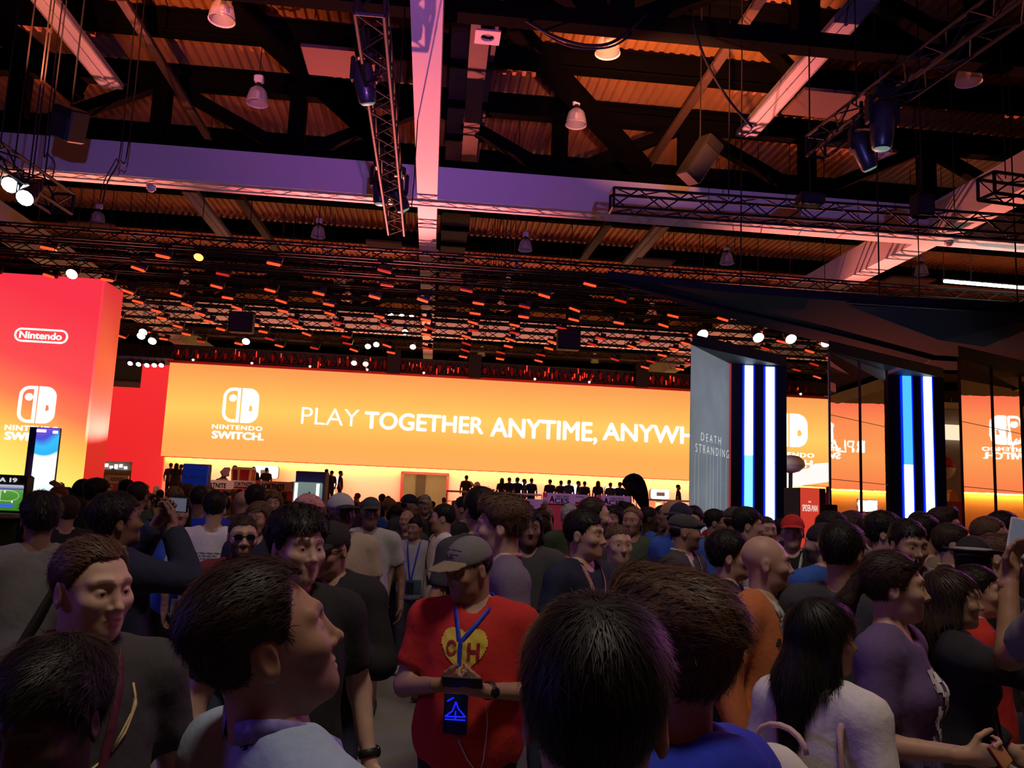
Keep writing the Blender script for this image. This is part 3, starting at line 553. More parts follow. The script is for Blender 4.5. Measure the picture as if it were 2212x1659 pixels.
def pillar(label, n, f_, g, bars, mirror, push=0.0, face=True, ds=1.0):
    N, zt = flat(*n, 16.06*ds); F, zf = flat(*f_, 18.0*ds); G, zg = flat(*g, 18.0*ds); zt = (zt+zf+zg)/3
    t = thing('light_pillar', label, 'pillar', ((N+F+G)/3))
    u = (F-N).normalized(); nrm = Vector((u.y, -u.x, 0)); L = (F-N).length
    if mirror:
        MIR.append((np.array(N), np.array(nrm)))
        rows = 4
        for i in range(2):
            for k in range(rows):
                a = N+u*(L*i/2+.008); b = N+u*(L*(i+1)/2-.008); z0, z1 = zt*k/rows+.006, zt*(k+1)/rows-.006
                MB().prism([(a.x, a.y, z0), (b.x, b.y, z0), (b.x, b.y, z1), (a.x, a.y, z1)], tuple(-nrm*.02)).build('mirror_panel', MIRR, t)
        for s in (0, .5, 1.0): p = N+u*(L*s)+nrm*.004; MB().box((p.x, p.y, zt/2), (.035, .035, zt)).build('edge_trim', SEAM, t)
    else:
        a, b = N, F
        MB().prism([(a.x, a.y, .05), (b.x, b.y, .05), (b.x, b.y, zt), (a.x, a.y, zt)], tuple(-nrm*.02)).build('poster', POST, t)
        P1 = glow('poster lettering', (.85, .88, .9), .75)
        def hit(px, py):
            r = ray(px, py); n3 = np.array(nrm); s = ((np.array(N)-CAM)@n3)/(r@n3); return CAM+r*s
        o = hit(1514, 951); lettering('DEATH', P1, t, o, hit(1557, 950.5)*[1, 1, 0]+[0, 0, o[2]]-o, (0, 0, .155), -.012, 1.5)
        o = hit(1502, 976); e = hit(1574, 976); lettering('STRANDING', P1, t, o, np.array([e[0]-o[0], e[1]-o[1], 0]), (0, 0, .165), -.012, 1.5)
        for px, y0, y1 in ((1501, 980, 1140), (1509, 978, 1150), (1527, 952, 1150), (1535, 945, 1150), (1541, 962, 1150), (1550, 978, 1150), (1557, 950, 1150), (1569, 978, 1140)):
            q0, q1 = hit(px, y0), hit(px, y1); MB().tube([q0+np.array(nrm)*.002, np.array([q0[0], q0[1], max(.1, q1[2]-.6)])+np.array(nrm)*.002], .0045, 4).build('drip_line', glow('pale drip print', (.36, .38, .40), .8), t)  # lines glow as well, their brightness put into emission
        MB().box((F.x, F.y, zt/2), (.05, .05, zt)).build('edge_trim', glow('red edge glow', (.55, .05, .04), .5), t)
    a, b = N-nrm*.03+u*.10, F-nrm*.03
    MB().prism([(a.x, a.y, 0), (b.x, b.y, 0), (b.x, b.y, zt), (a.x, a.y, zt)], tuple(-nrm*.03)).build('wing_wall', DARK, t)
    # light face
    k = (18.0+push)/18.0
    Ff, Gg = Vector((CAM[0]+(F.x-CAM[0])*k, F.y*k, 0)), Vector((CAM[0]+(G.x-CAM[0])*k, G.y*k, 0))
    w = (Gg-Ff).normalized(); nn = Vector((w.y, -w.x, 0)); zq = zt*1.0+push*.1
    if face: MB().prism([(Ff.x, Ff.y, 0), (Gg.x, Gg.y, 0), (Gg.x, Gg.y, zq), (Ff.x, Ff.y, zq)], tuple(-nn*.7)).build('light_face', mat('black gloss face', (.012, .010, .016), .35), t)
    for p0, p1, ytop, seam, top_m, low_m in bars:
        def hit2(px, py):
            r = ray(px, py); n3 = np.array(nn); s = ((np.array(Ff)-CAM)@n3)/(r@n3); return CAM+r*s
        q0, q1 = hit2(p0, ytop), hit2(p1, ytop); zs = hit2(p0, seam)[2]; c = (q0+q1)/2+np.array(nn)*.035; bw = np.linalg.norm((q1-q0)[:2])
        ang = math.atan2(w.y, w.x); R = Matrix.Rotation(ang, 3, 'Z'); ztop = q0[2]
        for nm, z0, z1, mm in (('upper_light_bar', zs+.004, ztop, top_m), ('lower_light_bar', .35, zs-.004, low_m)): MB().box((c[0], c[1], (z0+z1)/2), (bw, .06, z1-z0), R).build(nm, mm, t)
        for s in (-1, 1): e = c+np.array(w)*(bw/2+.02)*s; MB().box((e[0]-nn.x*.01, e[1]-nn.y*.01, (.35+ztop)/2), (.035, .04, ztop-.33), R).build('bar_halo', HALO, t)  # glowing blue strips stand in for the halo around each bar
    MB().prism([(N.x, N.y, zt), (Gg.x, Gg.y, zt), (Ff.x, Ff.y, zt)], (0, 0, .22)).build('cap', mat('black cap', (.02, .012, .012), .6), t)
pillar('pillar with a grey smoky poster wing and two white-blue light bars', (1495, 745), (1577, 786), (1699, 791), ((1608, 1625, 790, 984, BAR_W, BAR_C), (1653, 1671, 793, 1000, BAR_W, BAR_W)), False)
pillar('second pillar with a mirrored wing and two blue-white light bars', (1790, 757), (1915, 802), (2038, 808), ((1947, 1965, 808, 1003, BAR_B, BAR_W), (1992, 2009, 811, 1003, BAR_W, BAR_W)), True, .6)
pillar('third pillar at the right edge showing only its mirrored wing', (2070, 768), (2203, 815), (2335, 822), (), True, .6, False, .965)
# LED wall down the right side of the stand, met only in the mirrors
def refl(p, M): n = M[1]; return np.asarray(p)-2*((np.asarray(p)-M[0])@n)*n
def mdir(d, M): return d-2*(d@M[1])*M[1]
VA, VB = PD(1800, 1000, 46.0), PD(2212, 1000, 46.0); WA, WB = refl(VA, MIR[0]), refl(VB, MIR[0]); wu = (WB-WA)*[1, 1, 0]; wu /= np.linalg.norm(wu); wn = np.array([-wu[1], wu[0], 0]); wn *= -1 if wn@(MIR[0][0]-WA) < 0 else 1
def mhit(px, py, M):
    c = refl(CAM, M); d = mdir(ray(px, py), M); s = ((WA-c)@wn)/(d@wn); return c+d*s
t = thing('side_led_screen', 'orange LED wall along the right side, seen in the mirrored pillar wings', 'screen', (WA[0], WA[1], 3.2))
zlo, zhi = mhit(1850, 1058, MIR[0])[2], mhit(1850, 871, MIR[0])[2]
LED2 = glow_ramp('side video picture', 2, zlo, zhi, [(0.0, s2l(252, 130, 80)), (.4, s2l(253, 168, 92)), (.8, s2l(254, 150, 90)), (1.0, s2l(252, 120, 84))], 1.05, .05)
for k in range(-4, 10):
    p = WA+wu*(k*2.2+1.1)-wn*.12; R = Matrix.Rotation(math.atan2(wu[1], wu[0]), 3, 'Z')
    MB().box((p[0], p[1], (zlo+zhi)/2), (2.19, .2, zhi-zlo), R).build('led_panel', LED2, t)
def side_text(body, x0, x1, yb, yt, M, bold):
    o, e = mhit(x0, yb, M), mhit(x1, yb, M); h = mhit(x0, yt, M)[2]-o[2]; e[2] = o[2]
    lettering(body, LETTER, t, o, e-o, (0, 0, h), bold, 1.0, 'lettering', .03, .03)
side_text('R', 1867, 1848, 978, 952, MIR[0], .04); side_text('PLAY', 1844, 1770, 978, 952, MIR[0], -.005)
o = mhit(2212, 962, MIR[1]); e = mhit(2140, 962, MIR[1]); h = mhit(2176, 898, MIR[1])[2]-o[2]; e[2] = o[2]; ux = (e-o)/np.linalg.norm(e-o)
mps = lambda x, z, d: tuple(o+ux*x+np.array([0, 0, z])+wn*(.02-d))
wd = np.linalg.norm(e-o); place_logo(t, LETTER, mps, None, None, None, (0, wd, 0, h), (-.25*wd, 1.25*wd, -h*.22, -h*.08), (-.25*wd, 1.25*wd, -h*.50, -h*.26))
sw = thing('side_stage_wall', 'salmon wall with a yellow light cove under the side LED wall', 'wall', (WA[0], WA[1], 0)); R = Matrix.Rotation(math.atan2(wu[1], wu[0]), 3, 'Z')
p = WA+wu*11-wn*.5; MB().box((p[0], p[1], zlo/2), (31, .2, zlo), R).build('panel', STW, sw)
p = WA+wu*11-wn*.2; MB().box((p[0], p[1], zlo-.05), (31, .12, .05), R).build('light_strip', COVE, sw)
for k in range(5):
    p = WA+wu*(2+k*3.2)-wn*.32; t = thing('side_display_screen', 'white demo screen under the side LED wall, %s from its near end' % ORD[k], 'screen', p*[1, 1, 0]+[0, 0, 2.0], 'side demo screens')
    MB().box((p[0], p[1], 2.2), (1.1, .06, .65), R).build('picture', TV, t); MB().box((p[0]-wn[0]*.05, p[1]-wn[1]*.05, 2.2), (1.16, .04, .71), R).build('case', DARK, t)
    MB().box((p[0]-wn[0]*.02, p[1]-wn[1]*.02, .94), (.2, .05, 1.88), R).build('stand', DARK, t)
p = WA+wu*11+wn*1.6; o = MB().box((p[0], p[1], .5), (31, 3.0, 1.0), R).build('side_stage', STAGE); tag(o, 'red-fronted stage under the side LED wall', 'stage')
# stuff seen between the second and third pillars
Y = 37.05
a, b = PY(2035, 917, Y), PY(2095, 952, Y); tag(MB().bevel_box(((a[0]+b[0])/2, Y, (a[2]+b[2])/2), (b[0]-a[0], .3, a[2]-b[2]), .03).build('lit_fascia', glow('cream lit fascia', (1, .83, .55), 1.0)), 'cream lit fascia panel between the second and third pillars', 'sign')
a, b = PY(2030, 880, 37), PY(2110, 1120, 37); tag(MB().bevel_box(((a[0]+b[0])/2, 37.4, a[2]/2), (b[0]-a[0], .4, a[2]), .05).build('grey_partition', mat('grey stand partition', (.30, .24, .21), .8)), 'grey partition between the second and third pillars', 'partition')
t = thing('two_tone_ball', 'white balloon with a red top peeping out beside the second pillar', 'ball', PY(2036, 1010, 30)); p = t.location  # ball prop in two plain colours, its band left out
MB().lathe(p, [(.45*math.cos(a_), .45*math.sin(a_)) for a_ in (-1.5+k*.25 for k in range(7))], 16).build('white_half', STAT, t, True); MB().lathe(p, [(.45*math.cos(a_), .45*math.sin(a_)) for a_ in (k*.25 for k in range(7))], 16).build('red_half', REDP, t, True)
MB().tube([p, (p.x, p.y, .02)], .03, 6).build('stem', STAT, t)
t = thing('orange_fin_prop', 'orange curved fin prop beside the third pillar', 'prop', PY(2062, 1078, 29.5)); pp = [(2050, 1085), (2052, 1066), (2058, 1058), (2066, 1064), (2072, 1080), (2073, 1088)]
MB().prism([PY(x, y, 29.5) for x, y in pp], (0, .3, 0)).build('fin', mat('orange prop', (.8, .32, .04), .6), t)
# white angular prop with a pale violet bowl in front of the right end of the LED wall
t = thing('white_angular_prop', 'white slanted block prop in front of the right end of the LED wall', 'prop', PY(1745, 1030, 32)); W9 = mat('white prop board', (.95, .93, .9), .5)
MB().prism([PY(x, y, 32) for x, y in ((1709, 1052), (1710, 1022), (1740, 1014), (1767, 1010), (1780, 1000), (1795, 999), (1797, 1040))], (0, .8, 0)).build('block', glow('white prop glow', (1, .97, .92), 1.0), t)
MB().box((PY(1752, 1050, 32.4)[0], 32.4, 1.2), (.5, .4, 2.4)).build('stand', W9, t)
t = thing('violet_bowl_prop', 'white dome with a pale violet underside beside the first pillar', 'prop', PY(1708, 1006, 31.5)); p = t.location
MB().lathe(p, [(.06, -.3), (.32, -.22), (.55, -.02)], 16).build('bowl', mat('pale violet bowl', (.5, .38, .62), .5), t, True); MB().lathe(p, [(.56, 0), (.5, .22), (.3, .38), (.02, .42)], 16).build('dome', W9, t, True); MB().tube([p, (p.x, p.y+.1, 0)], .08, 8).build('stem', BLACK, t)
# ------------------------------------------------------------------ dark canopy reaching in from the right
ZC = 5.55
C0 = [PZ(x, y, ZC) for x, y in ((1312, 600), (1560, 630), (1850, 652), (2212, 667), (2700, 690))]; C1 = [PZ(x, y, ZC) for x, y in ((2700, 822), (2212, 800), (1985, 792), (1760, 731), (1500, 661))]
CAN = mat('charcoal canopy cladding', (.016, .015, .017), .9, var=.2, scale=.5, spec=.05)
t = thing('dark_canopy', 'huge dark pointed canopy reaching in from the right above the pillars', 'canopy', PZ(2000, 730, ZC))
MB().prism([tuple(p) for p in C0+C1], (0, 0, .12)).build('underside', CAN, t)
LIP = mat('blue-lit canopy lip', (.007, .007, .016), .9, spec=.03)
e = [C1[2], C1[3], C1[4], C0[0]]; inn = [PZ(x, y, ZC) for x, y in ((2010, 772), (1790, 714), (1515, 650), (1312, 600.5))]
MB().prism([tuple(p) for p in e+inn[::-1]], (0, 0, -.05)).build('lip', LIP, t)
e = [C1[0], C1[1], C1[2]]; inn = [PZ(x, y, ZC) for x, y in ((2010, 772), (2212, 786), (2700, 806))]; MB().prism([tuple(p) for p in e+inn], (0, 0, -.06)).build('lip', BLACK, t)
FOLD = mat('grey canopy fold', (.06, .058, .060), .9, spec=.05)
pa, pb, pc, pd = PZ(1830, 660, ZC-.01), PZ(2300, 676, ZC-.01), PZ(2300, 775, ZC-.01), PZ(2030, 735, ZC-.28)
MB().add([pa, pb, pc, pd, pa+[0, 0, .02], pb+[0, 0, .02], pc+[0, 0, .02], pd+[0, 0, .25]], [(0, 1, 3), (1, 2, 3), (2, 0, 3), (4, 7, 5), (5, 7, 6), (6, 7, 4)]).build('fold', FOLD, t)
MB().tube([PZ(1830, 652, ZC-.03), PZ(2212, 676, ZC-.03), PZ(2700, 700, ZC-.03)], .03, 6).build('cable', BLACK, t)
for x, y in ((1600, 640), (1900, 665), (2200, 700), (1990, 780)): p = PZ(x, y, ZC+.3); MB().tube([p, (p[0], p[1], 12.96)], .015, 5).build('hanger', BLACK, t)
# ------------------------------------------------------------------ lighting rig
def lattice_truss(label, a, b, w=.32, h=.32, bay=.45, near=False, group=None, hang=2, m=None):
    a, b = Vector([float(q) for q in a]), Vector([float(q) for q in b]); d = (b-a).normalized(); s = d.cross(Vector((0, 0, 1))).normalized(); u = s.cross(d); L = (b-a).length
    t = thing('lighting_truss', label, 'truss', (a+b)/2, group); m = m or ALU
    offs = [(-w/2, -h/2), (w/2, -h/2), (w/2, h/2), (-w/2, h/2)]
    P = lambda k, i: a+d*k+s*offs[i][0]+u*offs[i][1]
    for i in range(4): MB().tube([P(0, i), P(L, i)], .028 if near else .03, 6).build('chord', m, t)
    n = max(2, int(L/bay)); bay = L/n; base = None; mb = MB()
    for k in range(n):
        for i in range(4):
            j = (i+1) % 4; p, q = (P(k*bay, i), P((k+1)*bay, j)) if k % 2 == 0 else (P(k*bay, j), P((k+1)*bay, i))
            if near and n*4 <= 300: MB().tube([p, q], .014, 5).build('brace', m, t)
            else: mb.tube([p, q], .016, 4)
    if mb.v: o = mb.build('lattice', m, t); o['kind'] = 'stuff'
    for k in (0, L):
        mb = MB()
        for i in range(4): mb.tube([P(k, i), P(k, (i+1) % 4)], .028, 5)
        mb.build('end_frame', m, t)
    for k in range(hang):
        q = a+d*(L*(k+.5)/hang)+u*h/2; MB().tube([q, (q.x, q.y, 12.96)], .012, 4).build('hanger_chain', BLACK, t)
    return t
def moving_head(label, px, py, D, tilt, yaw, top=.35, lit=False, s=1.0):
    p = PD(px, py, D); t = thing('moving_head_light', label, 'stage light', p)
    c = Vector(p); MB().bevel_box(c+Vector((0, 0, .42*s)), (.34*s, .34*s, .18*s), .04).build('base_box', BLACK, t)
    for sx in (-.2, .2): MB().bevel_box(c+Vector((sx*s, 0, .17*s)), (.07*s, .16*s, .42*s), .03).build('yoke_arm', BLACK, t)
    ax = Vector((math.sin(yaw)*math.sin(tilt), math.cos(yaw)*math.sin(tilt), -math.cos(tilt)))
    MB().lathe(c, [(.08*s, -.30*s), (.15*s, -.26*s), (.175*s, -.05*s), (.16*s, .2*s), (.14*s, .36*s), (.125*s, .38*s)], 16, ax).build('lamp_body', mat('black lamp shell', (.02, .02, .028), .35, coat=.4), t, True)
    MB().lathe(c, [(.115*s, .385*s), (.10*s, .40*s), (.02*s, .41*s)], 14, ax).build('lens', glow('pale lens', (.5, .9, .8), .25), t, True)
    MB().tube([c+Vector((0, 0, .5*s)), c+Vector((0, 0, .5*s+top))], .03, 6).build('clamp', BLACK, t)
    return t
# near trusses, braces built one by one
lattice_truss('long lattice truss running away along the left of the main white beam', PZ(800, 2, 7.6), PZ(857, 492, 7.6), .34, .34, .42, True)
lattice_truss('black lattice truss crossing in front of the blue girder at right', PZ(1322, 433, 7.4), PZ(2300, 500, 7.4), .36, .36, .45, True)
lattice_truss('dark lattice truss rising to the upper right corner', PZ(1762, 318, 8.2), PZ(2240, -30, 8.2), .36, .36, .42, True)
lattice_truss('lattice truss with three lit lamps at the left edge', PZ(-60, 310, 6.4), PZ(135, 440, 6.4), .34, .34, .4, True)
lattice_truss('short lattice truss crossing the right edge above the white beam', PZ(2130, 402, 7.0), PZ(2300, 425, 7.0), .34, .34, .4, True)
moving_head('moving head lamp with a pale lens hanging high left of the main beam', 787, 172, 11.6, .35, .6, lit=True, s=.85)
moving_head('left of the two moving head lamps hanging in front of the blue girder', 824, 400, 16.4, .05, 0)
moving_head('right of the two moving head lamps hanging in front of the blue girder', 856, 416, 16.6, .5, 1.2)
moving_head('upper of the two moving head lamps under the right dark truss', 1906, 265, 12.5, .08, 0, s=1.05)
moving_head('lower of the two moving head lamps under the right dark truss', 1862, 322, 13.2, .45, 1.4, s=.9)
# speaker and drive boxes
def rig_box(nm, label, px, py, D, sz, rot, m, cat):
    p = PD(px, py, D); t = thing(nm, label, cat, p); R = Matrix.Rotation(rot[1], 3, 'Z')@Matrix.Rotation(rot[0], 3, 'X')@Matrix.Rotation(rot[2], 3, 'Y')
    b = MB().bevel_box((0, 0, 0), sz, .03); b.v = [tuple(R@Vector(v)+Vector(p)) for v in b.v]; b.build('case', m, t)
    b = MB().bevel_box((0, -sz[1]*.52, -sz[2]*.1), (sz[0]*.86, .03, sz[2]*.7), .01); b.v = [tuple(R@Vector(v)+Vector(p)) for v in b.v]; b.build('grille', DARK, t)
    MB().tube([p, (p[0], p[1], 12.96)], .015, 5).build('hanger', BLACK, t)
rig_box('hung_speaker', 'dark tilted speaker box hanging in front of the right roof posts', 1512, 345, 17, (.42, .42, 1.0), (.2, .3, .5), BLACK, 'speaker')
rig_box('hung_speaker', 'dark tilted speaker box hanging above the left end of the blue girder', 150, 268, 14, (.42, .4, .55), (.3, -.4, .4), BLACK, 'speaker')
rig_box('drive_box', 'black control box sitting on the right lattice truss', 1750, 432, 15.2, (.46, .3, .22), (0, 0, 0), BLACK, 'box')
rig_box('drive_box', 'tall black box hanging from the right lattice truss', 1992, 445, 15.3, (.34, .3, .42), (0, 0, 0), BLACK, 'box')
rig_box('drive_box', 'dark square box hung in the rig left of the main beam', 522, 697, 28, (.8, .4, .7), (0, 0, 0), DARK, 'box')
rig_box('drive_box', 'dark square box hung in the rig right of the main beam', 1228, 735, 29, (.8, .4, .7), (0, 0, 0), DARK, 'box')
# cables
def cable(label, pts, r=.012):
    P = [Vector([float(c) for c in p]) for p in pts]; Q = []
    if 'girder' in label: P.insert(0, Vector((P[0].x, P[0].y, 12.95)))
    for i in range(len(P)-1):
        for k in range(6):
            s = k/6; p0, p1, p2, p3 = P[max(i-1, 0)], P[i], P[i+1], P[min(i+2, len(P)-1)]
            Q.append(.5*((2*p1)+(p2-p0)*s+(2*p0-5*p1+4*p2-p3)*s*s+(3*p1-p0-3*p2+p3)*s**3))
    Q.append(P[-1]); tag(MB().tube(Q, r, 5).build('hanging_cable', BLACK, None, True), label, 'cable')
cable('black cable sagging under the roof right of the main beam', [PD(x, y, 15) for x, y in ((1130, 40), (1200, 80), (1270, 98), (1330, 88), (1400, 30))], .03)
cable('second black cable sagging beside the first under the roof', [PD(x, y, 15.3) for x, y in ((1125, 36), (1210, 92), (1275, 105), (1340, 92), (1420, 20))], .02)
cable('black cable curving down to the right cable tray', [PD(x, y, 15) for x, y in ((1490, 20), (1520, 120), (1570, 210), (1625, 275))], .025)
cable('thin black cable dropping over the blue girder at left', [PD(x, y, 15.5) for x, y in ((100, 290), (103, 330), (118, 352), (113, 385))])
cable('double black cable hanging over the blue girder at left', [PD(x, y, 17) for x, y in ((278, 310), (258, 350), (232, 395), (222, 440))], .015)
cable('thin cable beside the double one over the blue girder', [PD(x, y, 17.2) for x, y in ((262, 310), (250, 345), (225, 392), (216, 432))])
cable('black cable hanging in front of the girder beside the main beam', [PD(x, y, 17) for x, y in ((896, 362), (893, 400), (889, 450))])
# white parabolic spots that are on
SHELL = mat('black par shell', (.02, .018, .018), .4, .4); HOT = glow('hot white lens', (1.0, .95, .88), 14.0); HOTB = glow('cool white lens', (.85, .95, 1.0), 6.0)
def par(label, px, py, D, m=HOT, s=1.0, aim=(0, -.6, -.8), group=None):
    p = PD(px, py, D); c = Vector(p); ax = Vector(aim).normalized(); t = thing('par_spot', label, 'spotlight', p, group)
    MB().lathe(c, [(.05*s, -.26*s), (.11*s, -.22*s), (.13*s, 0), (.135*s, .05*s)], 12, ax, caps=True).build('shell', SHELL, t, True)
    MB().lathe(c, [(.125*s, .055*s), (.10*s, .075*s), (.02*s, .085*s)], 12, ax).build('lens', m, t, True)
    MB().tube([c+Vector((-.15*s, 0, 0)), c+Vector((-.15*s, 0, .22*s)), c+Vector((.15*s, 0, .22*s)), c+Vector((.15*s, 0, 0))], .015, 5).build('bracket', SHELL, t)
    MB().tube([c+Vector((0, 0, .22*s)), (c.x, c.y, 12.95)], .012, 5).build('drop_pipe', SHELL, t)
PL = {1: 'in the cluster of four left of the main beam', 2: 'in the row of five above the red wall', 3: 'below the cluster, left of the main beam', 4: 'in the left rig beside the red tower', 5: 'in the row under the dark canopy edge', 6: 'on the left-edge truss'}
pc = {}
for px, py, D, g in ((844, 681, 33, 1), (868, 683, 33, 1), (889, 685, 33, 1), (875, 716, 34, 3), (795, 747, 36, 3), (813, 743, 36, 3), (892, 748, 36, 3), (765, 783, 38, 3), (790, 785, 38, 3), (310, 716, 33, 4), (306, 724, 33, 4), (330, 735, 33, 4), (532, 736, 35, 4), (157, 590, 24, 4),
                     (300, 786, 43, 2), (318, 788, 43, 2), (334, 788, 43, 2), (349, 788, 43, 2), (282, 784, 43, 2), (1517, 720, 24, 5), (1637, 727, 24, 5), (1707, 730, 24, 5), (1783, 737, 24, 5), (25, 397, 12.5, 6), (66, 413, 12.6, 6), (57, 425, 12.4, 6)):
    pc[g] = pc.get(g, 0)+1; par('white spotlight, %s %s' % (ORD[pc[g]-1], PL[g]), px, py, D, HOTB if g == 6 else HOT, 1.25 if g in (5, 4) else 1.0, (0, -.75, -.65), 'white spotlights '+PL[g])
p = PD(430, 553, 22); par('orange-lit round spotlight in the front row of the rig', 430, 553, 22, glow('orange lens', (1.0, .25, .05), 5.0))
# rows of red LED bars on lattice trusses
LENS = glow('red LED strip', (1.0, .055, .012), 2.2); LENSD = glow('dim red LED strip', (1.0, .03, .01), .6); BARB = mat('dark bar housing', (.05, .025, .022), .45, .3)
ROWZ = 8.35
rows = [22.6, 24.2, 25.8, 27.3, 28.8, 30.2, 31.5, 33.0, 34.6, 36.2]
NM = ['front', 'second', 'third', 'fourth', 'fifth', 'sixth', 'seventh', 'eighth', 'ninth', 'rearmost']
proto = None; random.seed(11)
bar_spots = []
for r, y in enumerate(rows):
    x0, x1 = (-13.4, 17.5)
    lattice_truss('lattice truss of the %s row of red LED bars' % NM[r], (x0-.6, y, ROWZ), (x1+.6, y, ROWZ), .3, 0.3, .5, False, None, 5)
    x = x0+(r % 2)*.1
    while x <= x1:
        if random.random() > .18: bar_spots.append((r, x+random.uniform(-.08, .08), y))
        x += 2.95 if r == 0 else (2.35 if r < 2 else 1.62)
cnt = {}
for r, x, y in bar_spots:
    kk = cnt[r] = cnt.get(r, 0)+1; lb = 'red LED bar light, %s from the left on the %s truss row' % (ORD[kk-1], NM[r]); gp = 'red LED bars on the %s truss row' % NM[r]
    if proto is None:
        proto = thing('led_bar_light', lb, 'stage light', (x, y, ROWZ-.42), gp); c = proto.location
        MB().bevel_box(c+Vector((0, .05, .03)), (.40, .14, .12), .02).build('housing', BARB, proto)
        b = MB().bevel_box((0, 0, 0), (.36, .05, .070), .012); R = Matrix.Rotation(-.5, 3, 'X'); b.v = [tuple(R@Vector(v)+c+Vector((0, -.045, -.03))) for v in b.v]; b.build('lens_strip', LENS, proto)
        MB().tube([c+Vector((-.17, .05, .08)), c+Vector((-.13, .05, .2)), c+Vector((.13, .05, .2)), c+Vector((.17, .05, .08))], .014, 5).build('bracket', BLACK, proto); MB().tube([c+Vector((0, .05, .2)), c+Vector((0, -.15, .29))], .02, 5).build('clamp', BLACK, proto)
        MB().bevel_box(c+Vector((.1, .1, .14)), (.2, .14, .14), .02).build('power_box', BLACK, proto); o = proto
    else:
        o = copy_tree(proto); o.location = (x, y, ROWZ-.42); o['label'] = lb; o['group'] = gp
    o.rotation_euler = (random.choice((0, 0, .25)), random.uniform(.10, .28), random.uniform(-.15, .15))
    ls = [c_ for c_ in o.children if c_.name.startswith('lens_strip')][0]; ls.material_slots[0].link = 'OBJECT'; ls.material_slots[0].material = LENSD if (r in (1, 5, 8) and random.random() < .6) or random.random() < .2 else LENS
# clear glass high-bay lamps
GL = bpy.data.materials.new('clear ribbed lamp glass'); GL.use_nodes = True; nt = GL.node_tree; b = nt.nodes['Principled BSDF']
b.inputs['Base Color'].default_value = (.85, .80, .80, 1); b.inputs['Roughness'].default_value = .25; b.inputs['Alpha'].default_value = .42; b.inputs['Specular IOR Level'].default_value = .9
tc = nt.nodes.new('ShaderNodeTexCoord'); wv = nt.nodes.new('ShaderNodeTexNoise'); wv.inputs['Scale'].default_value = 30; nt.links.new(tc.outputs['Object'], wv.inputs['Vector']); bp = nt.nodes.new('ShaderNodeBump'); bp.inputs['Strength'].default_value = .3; nt.links.new(wv.outputs['Fac'], bp.inputs['Height']); nt.links.new(bp.outputs[0], b.inputs['Normal'])
LCAP = mat('white lamp housing', (.75, .73, .75), .5)
lamps = [(557, 203, 'left of the main beam below the long black brace'), (481, 20, 'at the top edge left of the main beam'), (1245, 250, 'right of the main beam below the sagging cable'), (1313, 92, 'at the top right of the main beam'), (2092, 155, 'at the upper right corner'), (212, 468, 'just under the blue girder at far left'), (287, 530, 'second below the blue girder at far left'),
         (688, 498, 'below the girder left of the moving heads'), (1135, 527, 'below the girder right of the main beam'), (1570, 556, 'below the right lattice truss'), (1990, 580, 'above the dark canopy'), (713, 555, 'in the rig left of the main beam, upper'), (735, 603, 'in the rig left of the main beam, middle'), (750, 638, 'in the rig left of the main beam, lower'), (1083, 658, 'in the rig right of the main beam'),
         (1098, 615, 'in the rig right of the main beam, upper'), (1115, 580, 'half hidden by the front truss row'), (1040, 760, 'low over the middle of the orange screen'), (1285, 775, 'low over the right half of the screen'), (1408, 675, 'under the canopy tip'), (400, 610, 'in the rig above the red wall'), (1903, 312, 'behind the right moving heads')]
for i, (px, py, lb) in enumerate(lamps):
    z = 11.3 if py < 600 else 10.9; p = PZ(px, py, z); c = Vector(p)
    t = thing('high_bay_lamp', 'glass bell lamp '+lb, 'lamp', p, 'clear glass bell lamps')
    MB().lathe(c, [(.26, -.24), (.25, -.12), (.20, .08), (.11, .17), (.06, .19)], 18, caps=False).build('glass_bell', GL, t, True)
    MB().lathe(c, [(.267, -.25), (.267, -.225), (.25, -.22)], 18, caps=False).build('rim', mat('bright glass rim', (.8, .75, .75), .3), t, True)
    MB().lathe(c, [(.05, .1), (.055, .28)], 10).build('socket', BLACK, t); MB().bevel_box(c+Vector((0, 0, .38)), (.22, .2, .2), .04).build('housing', LCAP, t)
    MB().lathe(c, [(.02, -.12), (.05, -.06), (.05, .05), (.03, .1)], 10).build('bulb', mat('frosted bulb', (.8, .78, .75), .4), t, True)
    MB().tube([c+Vector((0, 0, .48)), (c.x, c.y, 12.95)], .012, 5).build('hanger_rod', BLACK, t)
# row of white tubes at the right
t = thing('white_tube_row', 'row of blazing white tube lights above the canopy at the right edge', 'light', PZ(2130, 613, 8.6))
for k in range(7):
    a, b = PZ(2040+k*42, 607+k*3.6, 8.6), PZ(2078+k*42, 610.5+k*3.6, 8.6); MB().tube([a, b], .05, 8).build('tube', HOT, t)
a, b = PZ(2036, 604, 8.75), PZ(2340, 630, 8.75); MB().tube([a, b], .05, 6).build('batten', BLACK, t)
for s in (.2, .8): q = a+(b-a)*s; MB().tube([q, (q[0], q[1], 12.96)], .012, 4).build('hanger', BLACK, t)
# ceiling cameras on the white soffit
for i, (px, py, lb) in enumerate(((327, 404, 'on the soffit of the near girder at left'), (2050, 522, 'where the right white beams cross'))):
    p = PZ(px, py, HB-.001); t = thing('dome_camera', 'small white dome camera '+lb, 'camera', p); MB().lathe(p, [(.12, -.06), (.12, 0)], 14).build('base', LCAP, t, True); MB().lathe(p, [(.01, -.14), (.07, -.12), (.1, -.06)], 14).build('dome', LCAP, t, True)
